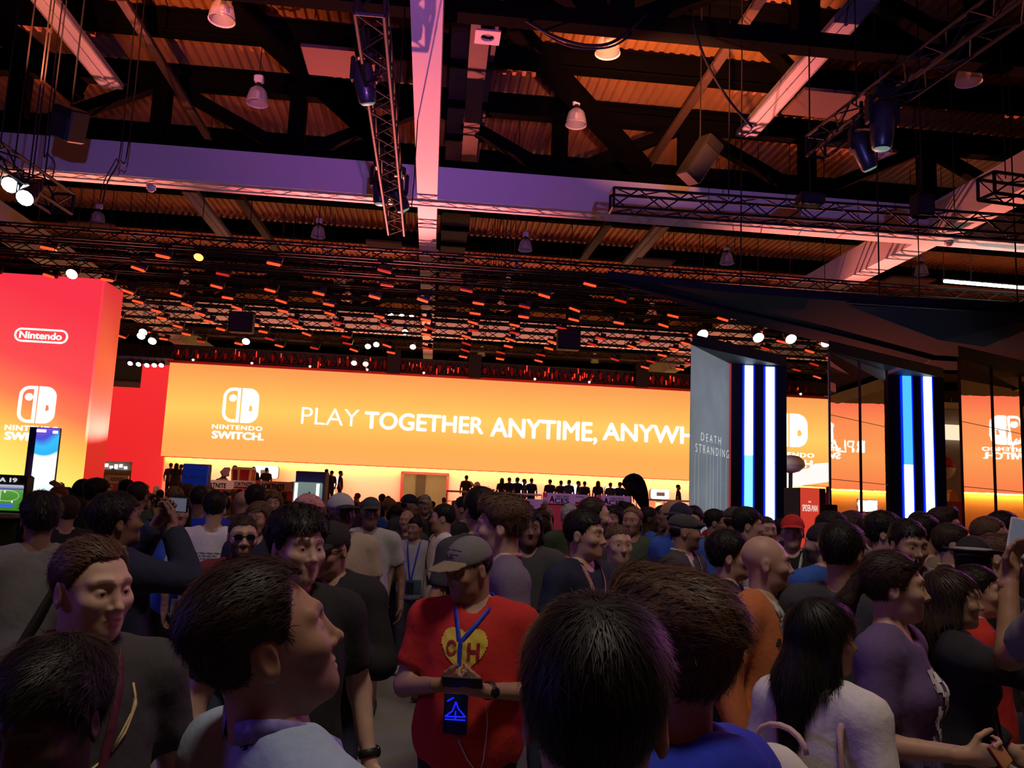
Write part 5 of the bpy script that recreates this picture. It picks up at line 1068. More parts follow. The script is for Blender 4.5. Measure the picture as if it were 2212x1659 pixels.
    trous = lambda p: smax(smax(smin(legsd(p, .014 if lk == 'pants' else .022), ell(p, (0, -.004, .94), (.170*w*max(1, fat*.96), .120*fat, .12)), .05)-(.004*sines(p, seed+3, 22, (1, 1, .4))), p[:, 2]-1.0, .01), lz-p[:, 2], .008)
    v_, f_ = surfnet(trous, (-.25*max(1, fat), -.18*fat, 0), (.25*max(1, fat), .18*fat, 1.03), .027 if L == 0 else .034); raw('shorts' if lk == 'shorts' else 'trousers', v_, f_, cloth_mat(lcol), root, True, None, False)
    for sx in (-1, 1):
        c = np.array([sx*.105, .045, .045]); sh = lambda p: smax(smin(ell(p, c, (.046, .135, .050)), cone(p, (sx*.105, -.03, .05), (sx*.105, -.03, .10), .045, .048), .03), .002-p[:, 2], .006)
        v_, f_ = surfnet(sh, c-(.07, .16, .06), c+(.07, .16, .10), .022); raw('shoe', v_, f_, cloth_mat('charcoal' if int(px) % 3 else 'ltgrey'), root, True, None, False)
    info = dict(shirt_o=shirt_o, root=root, shirt=shirt, Rh=Rh, hcb=hcb, s=s, A=A, torso=torso, L=L, face=face)
    if cap: make_cap(info, cap)
    if specs: make_specs(info, specs)
    if lany: make_lanyard(info, *lany)
    for e in (extra or []): e(info)
    bpy_scale_fix(root)
    return info
def bpy_scale_fix(root): pass
def hb_pt(info, q): return info['hcb']+info['Rh']@np.asarray(q, float)
def make_cap(info, cap):
    col, kind = cap[0], cap[1] if len(cap) > 1 else 'cap'; Rh, hcb = info['Rh'], info['hcb']; L = info['L']
    def dome(p):
        d = ell(p, (0, -.013, .036), (.088, .108, .100)); d = smax(d, .030-.10*np.minimum(p[:, 1], .05)-p[:, 2] if kind != 'beanie' else .02-p[:, 2], .006)
        if kind == 'flat': d = smin(smax(d, p[:, 2]-.120, .03), smax(ell(p, (0, .085, .052), (.075, .055, .022)), .03-p[:, 2], .01), .03)
        return d
    v_, f_ = surfnet(dome, (-.11, -.14, .0), (.11, .16, .15), .008 if L == 0 else .012); crown = raw('cap_crown', (v_@Rh.T)+hcb, f_, cloth_mat(col), info['root'], True, None, False); info['crown'] = crown
    if kind in ('cap', 'trucker'):
        def brim(p): # curved peak
            z = p[:, 2]-.050+2.6*p[:, 0]**2+.10*(p[:, 1]-.08); q = p.copy(); q[:, 2] = z; return smax(ell(q, (0, .085, 0), (.083, .105, .010)), .050-p[:, 1], .01)
        v_, f_ = surfnet(brim, (-.10, .03, -.02), (.10, .21, .09), .005 if L == 0 else .0075); raw('cap_peak', (v_@Rh.T)+hcb, f_, cloth_mat(cap[2] if len(cap) > 2 else col), crown, True, None, False)
    if kind == 'fedora':
        br = lambda p: ell(p*np.array((1, 1, 1), np.float32)-np.stack([0*p[:, 0], 0*p[:, 0], .25*np.abs(p[:, 0])**1.5], 1).astype(np.float32), (0, -.01, .052), (.150, .165, .009))
        v_, f_ = surfnet(br, (-.17, -.19, .02), (.17, .18, .11), .007); raw('hat_brim', (v_@Rh.T)+hcb, f_, cloth_mat(col), crown, True, None, False)
        bn = lambda p: smax(ell(p, (0, -.013, .036), (.0905, .1105, .100)), np.abs(p[:, 2]-.064)-.010, .003)
        v_, f_ = surfnet(bn, (-.11, -.14, .03), (.11, .12, .10), .006); raw('hat_band', (v_@Rh.T)+hcb, f_, cloth_mat('ltgrey'), crown, True, None, False)
def make_specs(info, kind):
    m = mat('black spectacle frame', (.01, .01, .01), .3); P = lambda x, y, z: tuple(hb_pt(info, (x, y, z))); mb = MB(); zo = .003 if kind != 'up' else .085; yo = .104 if kind != 'up' else .075; n = 12
    for sx in (-1, 1):
        mb.tube([P(sx*.033+.024*math.cos(a), yo-.010*abs(math.cos(a)*.5), zo+.018*math.sin(a)) for a in (2*math.pi*k/n for k in range(n+1))], .0022, 5)
        mb.tube([P(sx*.057, yo-.006, zo+.004), P(sx*.077, .04, zo+.006), P(sx*.080, -.02, zo+(.004 if kind != 'up' else -.04))], .0022, 5)
    mb.tube([P(-.010, yo, zo+.004), P(0, yo+.004, zo+.006), P(.010, yo, zo+.004)], .002, 5)
    fr_ = raw('spectacle_frame', mb.v, mb.f, m, info['root'], True, None, False)
    lm = mat('dark lens', (.01, .008, .01), .08, coat=.6) if kind in ('sun', 'up') else None
    if lm:
        for sx in (-1, 1): mb = MB(); mb.prism([P(sx*.033+.023*math.cos(a), yo-.003, zo+.017*math.sin(a)) for a in (2*math.pi*k/n for k in range(n))], tuple(np.array(P(0, .003, 0))-np.array(P(0, 0, 0)))); raw('lens', mb.v, mb.f, lm, fr_, False, None, False)
def drape(info, xz, side=1, lift=.004):
    """body-frame points laid on the clothes from the front (+1) or the back (-1)"""
    p = np.array([[x, side*.42, z] for x, z in xz], np.float32)
    for _ in range(40): p[:, 1] -= side*np.maximum(info['shirt'](p), -.05).clip(-.05, .2)*.8
    p[:, 1] += side*lift; return p
def ribbon(info, name, pts, width, m, thick=.002):
    pts = np.asarray(pts, float); n = len(pts); t = np.gradient(pts, axis=0); t /= np.linalg.norm(t, axis=1)[:, None]+1e-9
    ou = pts-np.array([0, -.01, 0])*[1, 1, 0]; ou[:, 2] = 0; ou = ou*[.6, 1, 0]; ou /= np.linalg.norm(ou, axis=1)[:, None]+1e-9; sd = np.cross(t, ou); sd /= np.linalg.norm(sd, axis=1)[:, None]+1e-9
    a, b = pts+sd*width/2, pts-sd*width/2; v = np.concatenate([a, b, a+ou*thick, b+ou*thick]); f = []
    for i in range(n-1): f += [(i, i+1, n+i+1, n+i), (2*n+i, 3*n+i, 3*n+i+1, 2*n+i+1), (i, 2*n+i, 2*n+i+1, i+1), (n+i, n+i+1, 3*n+i+1, 3*n+i)]
    return raw(name, v, f, m, info['root'], True, None, False)
def make_lanyard(info, col, zend=1.13, badge=None, width=.02, xe=.0):
    m = col if not isinstance(col, str) else mat('lanyard '+col, CLOTH.get(col, (.3, .3, .3)), .6, var=.5, scale=90)
    for sx in (-1, 1):
        zs = np.linspace(1.462, zend, 14); xs = np.interp(zs, [zend, 1.40, 1.462], [xe+sx*.006, sx*.062, sx*.070]) if zend < 1.25 else np.interp(zs, [zend, 1.462], [xe+sx*.006, sx*.070]); fr = drape(info, list(zip(xs, zs)))
        top = [(sx*.083, -.016, 1.500), (sx*.080, .022, 1.482)]; ribbon(info, 'lanyard', [(sx*.020, -.088, 1.495), (sx*.050, -.080, 1.505), (sx*.076, -.050, 1.508)]+top+[tuple(q) for q in fr], width, m)
    if badge:
        bm = badge if not isinstance(badge, str) else mat('badge '+badge, CLOTH[badge], .4, var=.4, scale=40); c = drape(info, [(xe, zend-.075)], 1, .012)[0]; mb = MB().bevel_box(c, (.085, .004, .125), .002); raw('badge', mb.v, mb.f, bm, info['root'], False, None, False)
def chest_shape(info, name, polys, m, side=1, lift=.003):
    """flat print in body x-z coordinates laid onto the shirt; polys: list of vertex lists with faces"""
    for verts, faces in polys:
        p = drape(info, verts, side, lift); raw(name, p.astype(float), faces, m, info['shirt_o'], False, None, False)
def print_text(body, x0, x1, z0, z1, m, side=1, bold=.02, shear=0.0):
    def f(info):
        co, ext, fc = text_data(body, bold)
        sg = 1 if side < 0 else -1   # wearer's right is the viewer's left on the front
        xz = [((x0+(x1-x0)*a)*sg if False else x0+(x1-x0)*a, z0+(z1-z0)*b) for a, b, _ in co]
        if side > 0: xz = [(-x, z) for x, z in xz]; fc = [tuple(reversed(q)) for q in fc]
        chest_shape(info, 'lettering', [(xz, fc)], m, side, .009)
    return f
def grid_patch(fn, x0, x1, z0, z1, n=22):
    """cells of a grid whose centre satisfies fn become a printed patch"""
    v = [(x0+(x1-x0)*i/n, z0+(z1-z0)*j/n) for j in range(n+1) for i in range(n+1)]; f = []
    for j in range(n):
        for i in range(n):
            if fn((i+.5)/n, (j+.5)/n): k = j*(n+1)+i; f.append((k, k+1, k+n+2, k+n+1))
    used = sorted({q for t in f for q in t}); mp = {q: i for i, q in enumerate(used)}
    return [v[q] for q in used], [tuple(mp[q] for q in t) for t in f]
# ------------------------------------------------------------------ the people one can tell apart, front to back
HOLD = dict(r=((.27, .03, 1.12), (.09, .27, 1.17)), l=((-.27, .03, 1.12), (-.09, .27, 1.17)), hand_r=dict(palm=(-.6, -.3, .7), dir=(-.75, .6, .1), curl=.9), hand_l=dict(palm=(.6, -.3, .7), dir=(.75, .6, .1), curl=.9))
ONE = dict(r=((.26, .02, 1.12), (.12, .27, 1.22)), hand_r=dict(palm=(-.9, 0, .4), dir=(-.5, .7, .5), curl=.8))
def part_box(name, c, size, m, R=None, b=.004):
    def f(info): mb = MB().bevel_box((0, 0, 0), size, b); v = [tuple((np.asarray(R)@np.array(p) if R is not None else np.array(p))+np.array(c)) for p in mb.v]; raw(name, v, mb.f, m, info['root'], False, None, False)
    return f
def watch(k, m):
    def f(info):
        E, Wr = [np.asarray(q, float) for q in info['A'][k]]; d = (Wr-E)/np.linalg.norm(Wr-E); mb = MB().lathe(Wr-d*.03, [(.031, -.014), (.035, -.012), (.035, .012), (.031, .014)], 14, d); ws = raw('watch_strap', mb.v, mb.f, m, info['root'], True, None, False)
        s = np.cross(d, (0, 0, 1)); s /= np.linalg.norm(s)+1e-9; mb = MB().lathe(Wr-d*.03+s*.034*(1 if k == 'r' else -1), [(.020, -.004), (.021, .006), (.017, .009)], 14, s*(1 if k == 'r' else -1)); raw('watch_case', mb.v, mb.f, mat('dark watch', (.02, .02, .025), .25, .4), ws, True, None, False)
    return f
def phone_in(info, label, c, R, m=None, size=(.075, .010, .15)):
    """a phone or cup is a thing of its own, placed where the hand is"""
    rt = info['root']; Mw = Matrix.Translation(rt.location)@Matrix.Rotation(rt.rotation_euler.z, 4, 'Z')@Matrix.Scale(info['s'], 4); p = Mw@Vector(c)
    t = thing('phone', label, 'phone', p); t.rotation_euler = (Matrix.Rotation(rt.rotation_euler.z, 3, 'Z')@Matrix(R.tolist() if hasattr(R, 'tolist') else R)).to_euler()
    mb = MB().bevel_box((0, 0, 0), size, .004); raw('case', mb.v, mb.f, m or mat('black phone case', (.015, .015, .017), .3), t, False, None, False)
    mb = MB().bevel_box((0, -size[1]*.5, 0), (size[0]*.9, .002, size[2]*.9), .0008); raw('screen', mb.v, mb.f, glow('dim phone picture', (.10, .10, .14), .8), t, False, None, False); return t
YELLOW = mat('yellow print', (.72, .55, .06), .7); GOLD = mat('pale gold print', (.62, .52, .25), .7); REDT = mat('dark red print', (.32, .02, .02), .8); WPR = mat('white print', (.7, .7, .74), .8); GPR = mat('grey print', (.16, .16, .2), .8); BPR = mat('black print', (.03, .03, .03), .8)
I3 = np.eye(3)
LAN = {k: mat('lanyard '+k, c, .6, var=.75, scale=sc) for k, c, sc in (('blue', (.02, .05, .50), 60), ('violet', (.20, .17, .50), 70), ('maroon', (.10, .015, .03), 60), ('white', (.55, .55, .58), 60), ('mixed', (.42, .20, .20), 75), ('yellow', (.55, .42, .10), 60))}
# --- nearest row
person('dark-skinned person at the lower left corner with head bowed and short black hair', 104, 1556, 1.36, 205, 216, -14, 0, 'dark', ('thick', 'black'), ('tee', 'black'), nose=.9)
def b_print(info):
    for pts in ([(.098, 1.40), (.105, 1.37), (.098, 1.335), (.075, 1.30), (.05, 1.255)], [(.098, 1.40), (.108, 1.35), (.085, 1.30), (.062, 1.27), (.05, 1.255)], [(.105, 1.36), (.100, 1.33), (.08, 1.29), (.058, 1.262)], [(-.12, 1.40), (-.135, 1.36), (-.128, 1.335)], [(.04, 1.245), (.0, 1.22), (-.05, 1.20)]):
        p = drape(info, [(-x, z) for x, z in pts], 1, .003); mb = MB().tube(p, .0032, 5); raw('print_line', mb.v, mb.f, GOLD, info['shirt_o'], True, None, False)
person('pale man with receding short brown hair in charcoal tee with gold line print', 198, 1272, 2.05, 165, 146, -2, 2, 'fair', ('recede', 'brown'), ('tee', 'charcoal'), w=1.04, jaw=1.06, beard=.12, lany=(LAN['maroon'], 1.10, None, .022), extra=[b_print])
person('man in profile with dark hair gazing up in pale blue tee and wide violet lanyard', 572, 1392, 1.33, 66, 80, 20, 0, 'tan', ('fade', 'dkbrown'), ('tee', 'ltblue'), w=1.05, beard=.25, jaw=1.05, lany=(LAN['violet'], 1.12, 'ltblue', .034), seed=7)
person('person seen from behind in the front with smooth black hair and pink-lit left ear', 1287, 1538, .98, 6, 4, 0, 0, 'tan', (dict(top=.019, side=.009, ear=.024, amp=.0022, freq=150, comb=(1, .25, .3), nape=-.10), 'black'), ('tee', 'purple'), seed=21)
person('person turned left with swept brown hair and blue jacket behind the black-haired head', 1440, 1424, 1.36, -55, -68, 0, 0, 'light', ('swept', 'brown'), ('hoodie', 'royal'), seed=4)
# --- red tee man
def heart(u, v):
    x, y = (u-.5)*2.5, (v-.47)*2.5; return (x*x+y*y-.95)**3 - x*x*y*y*y < 0
K_arms = dict(r=((.275, .02, 1.13), (.085, .225, 1.19)), l=((-.275, .03, 1.14), (-.075, .235, 1.18)), hand_r=dict(palm=(-.4, -.5, .75), dir=(-.85, .45, .18), curl=.95), hand_l=dict(palm=(.4, -.5, .75), dir=(.85, .42, .18), curl=.95))
k = person('stocky man in red tee with yellow heart and grey cap, thumbing a phone', 1012, 1229, 3.38, 187, 236, -14, 0, 'tan', ('crop', 'black'), ('tee', 'red'), ('pants', 'black'), K_arms, w=1.13, fat=1.16, jaw=1.12, beard=.2, cap=('grey', 'cap', 'khaki'),
           lany=(LAN['blue'], 1.345, None, .019, .034), extra=[lambda i: ribbon(i, 'lanyard_clip', drape(i, [(.034, 1.35), (.034, 1.32), (.034, 1.29), (.034, 1.26), (.034, 1.235)], 1, .005), .017, LAN['blue']), lambda i: chest_shape(i, 'yellow_heart', [grid_patch(heart, -.085, .125, 1.21, 1.40, 40)], YELLOW), lambda i: chest_shape(i, 'lettering', [grid_patch(lambda u, v: .62 < math.hypot((u-.5)*2, (v-.5)*2) < 1.0 and not (u < .42 and abs(v-.5) < .2), .048, .092, 1.285, 1.345, 22), grid_patch(lambda u, v: u < .26 or u > .74 or abs(v-.5) < .10, -.045, .005, 1.275, 1.338, 22)], REDT, 1, .0065), watch('l', mat('black strap', (.015, .015, .015), .5)),
                  lambda i: [raw('cap_print', *((lambda q: (q.v, q.f))(MB().tube([hb_pt(i, (x, -.013+.108*math.sqrt(max(0, 1-(x/.088)**2-((z-.036)/.100)**2))+.002, z)) for x, z in pts], .0018, 4))), BPR, i['crown'], True, None, False) for pts in ([(-.05, .092), (-.02, .100), (.02, .100), (.05, .092)], [(-.045, .080), (-.012, .084), (-.004, .068)], [(.045, .080), (.012, .084), (.004, .068)], [(-.03, .072), (-.008, .074)], [(.03, .072), (.008, .074)])]])
phone_in(k, 'black phone held in both hands of the man in the red heart tee', (.0, .31, 1.222), rotm('x', -.9)@rotm('y', math.pi/2))
def badge_k(i):
    c = drape(i, [(.035, 1.075)], 1, .02)[0]; mb = MB().bevel_box(c, (.095, .006, .155), .003); bo_ = raw('badge', mb.v, mb.f, mat('dark blue badge', (.012, .03, .10), .3), i['root'], False, None, False)
    gm = glow('blue badge glow', (.01, .02, 1.0), .9); mb = MB()
    for a, b in (((-.04, -.01), (-.01, .02)), ((-.01, .02), (0, .045)), ((0, .045), (.012, .01)), ((.012, .01), (.04, -.012)), ((-.04, -.01), (.04, -.012)), ((-.04, -.022), (.04, -.022)), ((.0, .01), (.0, -.02)), ((.01, .06), (.035, .045))): mb.tube([c+np.array([a[0], .005, a[1]]), c+np.array([b[0], .005, b[1]])], .003, 4)
    raw('badge_glow', mb.v, mb.f, gm, bo_, False, None, False)
    for s in (-1, 1):
        p = drape(i, [(-.03+s*.052, 1.10), (-.03+s*.06, 1.04), (-.035+s*.052, .97), (-.05+s*.03, .90), (-.06+s*.01, .86)], 1, .006); mb = MB().tube(p, .0025, 5); raw('earphone_wire', mb.v, mb.f, mat('white wire', (.7, .66, .66), .5), i['root'], True, None, False)
badge_k(k)
# --- second row, left
person('black-haired man in grey tee with black strap, seen from behind at far left', 86, 1122, 4.3, -8, -4, 0, 0, 'brown', ('thick', 'black'), ('tee', 'grey'), w=1.12, fat=1.1, extra=[lambda i: ribbon(i, 'shoulder_strap', drape(i, [(.15, 1.42), (.10, 1.32), (.02, 1.15), (-.05, 1.0), (-.10, .90)], -1, .006), .05, mat('black strap', (.015, .015, .015), .5), .006)])
ip = person('person in navy jacket raising a phone with both arms, facing right', 252, 1128, 4.0, 55, 72, 10, 0, 'brown', ('thick', 'black'), ('jacket', 'navy'), ('pants', 'black'), dict(r=((.28, .20, 1.36), (.10, .21, 1.60)), l=((-.22, .24, 1.40), (-.05, .24, 1.62)), hand_r=dict(dir=(-.4, .3, .9), palm=(-.6, -.6, 0), curl=.7), hand_l=dict(dir=(.4, .3, .9), palm=(.6, -.6, 0), curl=.7)))
phone_in(ip, 'dark phone held up by the person in the navy jacket', (.03, .29, 1.71), rotm('y', math.pi/2))
person('young man with tousled dark hair looking right in black tee and khaki shorts', 642, 1184, 2.9, 160, 150, 0, 0, 'fair', ('messy', 'black'), ('tee', 'black'), ('shorts', 'khaki'), dict(l=((-.285, -.03, 1.13), (-.30, .05, .90)), hand_l=dict(curl=.75, palm=(.8, .5, 0))), w=1.1, extra=[watch('l', mat('black strap', (.015, .015, .015), .5))])
person('man in black cap and glasses looking down in a black hoodie with pale drawstrings', 712, 1188, 3.85, 200, 222, -12, 0, 'tan', ('crop', 'black'), ('hoodie', 'black'), ('pants', 'denim'), HOLD, cap=('black', 'cap'), specs='clear', extra=[lambda i: [raw('drawstring', *((lambda q: (q.v, q.f))(MB().tube(drape(i, [(s*.045, 1.43), (s*.05, 1.36), (s*.045, 1.28), (s*.048, 1.20)], 1, .006), .004, 5))), WPR, i['root'], True, None, False) for s in (-1, 1)]])
person('man with sunglasses, dark goatee and maroon jacket facing the camera', 524, 1160, 4.6, 178, 174, 0, 0, 'light', ('crop', 'dkbrown'), ('jacket', 'maroon'), specs='sun', beard=.9)
# --- second row, centre
person('tall fair man with brown hair looking left in mauve tee and patterned lanyard', 1082, 1138, 3.85, -100, -78, -3, 0, 'fair', ('swept', 'brown'), ('tee', 'mauve'), ('pants', 'black'), w=1.08, lany=(LAN['mixed'], 1.12, None, .024))
person('man with thick black hair turned away, beside the tall fair man', 1036, 1105, 5.2, -25, -20, 0, 0, 'tan', ('thick', 'black'), ('tee', 'charcoal'))
person('dark-skinned man facing the camera behind the mauve tee', 1142, 1142, 5.6, 182, 172, 0, 0, 'brown', ('long', 'black'), ('hoodie', 'charcoal'))
def camo(key):
    m = mat(key, CLOTH['ltblue'], .85, var=.0); nt = m.node_tree; n = [q for q in nt.nodes if q.type == 'TEX_NOISE'][0]; n.inputs['Scale'].default_value = 17; cr = nt.nodes.new('ShaderNodeValToRGB'); nt.links.new(n.outputs['Fac'], cr.inputs[0]); e = cr.color_ramp.elements; e[0].position = .44; e[0].color = (.03, .06, .12, 1); e[1].position = .58; e[1].color = (.42, .50, .55, 1); nt.links.new(cr.outputs[0], nt.nodes['Principled BSDF'].inputs['Base Color']); return m
person('square-faced man with short hair in blotchy blue and white shirt', 1336, 1176, 5.2, 172, 160, -2, 0, 'light', ('crop', 'brown'), ('tee', camo('blotchy blue shirt')), w=1.12, fat=1.05, jaw=1.15)
person('black-haired man looking right in dark tee with patterned lanyard', 1263, 1156, 4.5, 130, 112, 0, 0, 'light', ('short', 'black'), ('tee', 'navy'), lany=(LAN['mixed'], 1.15, None, .02))
person('bearded man in profile with receding dark hair left of the feather flag', 1284, 1116, 6.0, 80, 84, 0, 0, 'light', ('recede', 'dkbrown'), ('tee', 'charcoal'), beard=.8, lany=(LAN['white'], 1.15))
# --- second row, right
def o_print(i):
    chest_shape(i, 'black_figure_print', [grid_patch(lambda u, v: math.sin(u*17+v*5)*math.cos(v*13-u*6)+.45*math.sin(u*31) > .35, -.02, .12, 1.10, 1.32, 16)], BPR); chest_shape(i, 'red_figure_print', [grid_patch(lambda u, v: math.sin(u*9+v*16) > .72, -.10, .02, 1.08, 1.30, 14)], mat('red print', (.6, .03, .04), .6))
person('bald man in profile with open orange jacket over pale printed tee', 1655, 1216, 3.75, 118, 82, 0, 0, 'light', ('bald', 'dkbrown'), ('open', 'orange', 'ltgrey'), ('pants', 'navy'), w=1.06, fat=1.05, beard=.12, lany=(LAN['white'], 1.10, None, .02), extra=[o_print])
person('black-haired man in black tee facing right beside the bald man', 1576, 1203, 4.4, 95, 84, 3, 0, 'light', ('thick', 'black'), ('tee', 'black'), w=1.08)
person('man seen from behind with cropped black hair in dark grey tee', 1822, 1196, 3.6, 22, 26, 0, 0, 'tan', ('short', 'black'), ('tee', 'charcoal'), w=1.1)
pw = person('woman with very long dark hair in white top seen from behind', 1778, 1380, 2.55, 28, 62, 0, 0, 'tan', (dict(top=.020, side=.018, long=.22, ear=-.03, burn=-.05, bulk=.92), 'black'), ('long', 'white'), fem=True, seed=31)
qa = dict(r=((.23, .0, 1.13), (.13, .24, 1.13)), hand_r=dict(palm=(-.9, -.2, .2), dir=(-.55, .83, .05), curl=.75))
def q_print(i):
    for nm, m, a in (('white_print', WPR, (-.075, .06, 1.12, 1.36)), ('teal_print', mat('teal print', (.05, .22, .25), .8), (-.10, -.01, 1.02, 1.20)), ('dark_print', mat('dark violet print', (.06, .05, .14), .8), (.02, .11, 1.0, 1.20))):
        sd = len(nm); chest_shape(i, nm, [grid_patch(lambda u, v: math.sin(u*14+sd)*math.cos(v*19-sd)+.5*math.sin(u*7-v*9) > -.05, *a, 16)], m)
    chest_shape(i, 'red_print', [([(.0, 1.08), (-.05, 1.03), (.0, 1.02)], [(0, 1, 2)])], mat('red print', (.6, .03, .04), .6))
q = person('woman in profile with pulled-back dark hair and glasses on her head, violet printed tee', 1930, 1268, 2.95, 105, 78, 0, 0, 'light', ('tail', 'dkbrown'), ('tee', 'purple'), ('pants', 'denim'), qa, fem=True, specs='up', extra=[q_print])
phone_in(q, 'dark red phone held by the woman in the violet printed tee', (.07, .33, 1.14), rotm('y', math.pi/2)@rotm('z', .6), mat('dark red phone case', (.12, .015, .02), .4))
ra = dict(r=((.32, .20, 1.38), (.44, .40, 1.53)), hand_r=dict(dir=(.3, .5, .8), palm=(-.7, .3, .3), curl=.8), l=((-.24, .05, 1.12), (-.15, .25, .98)))
r = person('woman with long dark hair in black jacket stretching an arm to the right', 2058, 1296, 3.45, 75, 80, 2, 0, 'light', ('long', 'dkbrown'), ('jacket', 'black'), ('pants', 'black'), ra, fem=True)
person('dark-haired person in profile with red collar behind the long-haired woman in black', 2112, 1278, 3.9, 85, 86, 0, 0, 'light', ('short', 'black'), ('tee', 'red'))
ta = dict(l=((-.22, .30, 1.32), (-.08, .38, 1.58)), hand_l=dict(dir=(.25, .25, .95), palm=(.6, -.5, .1), curl=.7), r=((.24, .28, 1.30), (.10, .40, 1.55)), hand_r=dict(dir=(-.25, .25, .95), palm=(-.6, -.5, .1), curl=.7))
ta['l'] = ((-.25, .22, 1.25), (-.22, .30, 1.50)); tp = person('person at the right edge lifting a phone, tan forearm raised', 2420, 1184, 2.7, -19, -24, 4, 0, 'tan', ('short', 'black'), ('tee', 'grey'), ('pants', 'denim'), ta)
phone_in(tp, 'white-cased phone held up at the right edge', (-.17, .36, 1.63), rotm('z', .3)@rotm('y', .2), mat('white phone case', (.7, .68, .72), .4), (.085, .010, .15))
person('young man biting his hand in profile, dark green tee with pale lanyard', 2156, 1206, 4.75, 95, 86, -3, 0, 'fair', ('quiff', 'brown'), ('tee', 'green'), ('pants', 'denim'), dict(r=((.22, .18, 1.15), (.06, .22, 1.42)), hand_r=dict(dir=(-.3, .1, .9), palm=(0, -1, .2), curl=.8)), lany=(LAN['white'], 1.12, 'yellow'))
person('person seen from behind in black fedora hat with pale band', 2104, 1216, 4.2, 20, 10, -4, 0, 'brown', ('short', 'black'), ('tee', 'black'), cap=('black', 'fedora'))
person('bespectacled man in profile, black jacket open over white printed tee', 2060, 1178, 5.2, 110, 82, 2, 0, 'light', ('short', 'dkbrown'), ('open', 'black', 'white'), specs='clear', beard=.25, lany=(LAN['yellow'], 1.15))
person('slick-haired man looking down to the right behind the ponytailed woman', 1962, 1178, 4.5, 150, 148, -8, 0, 'tan', ('short', 'black'), ('hoodie', 'grey'), w=1.05)
person('man seen from behind with fade haircut and brown-grey tee near the second pillar', 2000, 1158, 5.7, 30, 40, 0, 0, 'light', ('fade', 'black'), ('tee', 'khaki'))
person('bespectacled man lit violet in profile in front of the second pillar', 2040, 1138, 6.4, 85, 82, 0, 0, 'light', ('quiff', 'dkbrown'), ('tee', 'purple'), specs='clear', level=1)
person('man with cropped ginger hair in profile below the mirrored wing at right', 2140, 1160, 5.4, 85, 84, 0, 0, 'tan', ('crop', 'brown'), ('tee', 'purple'), w=1.1)
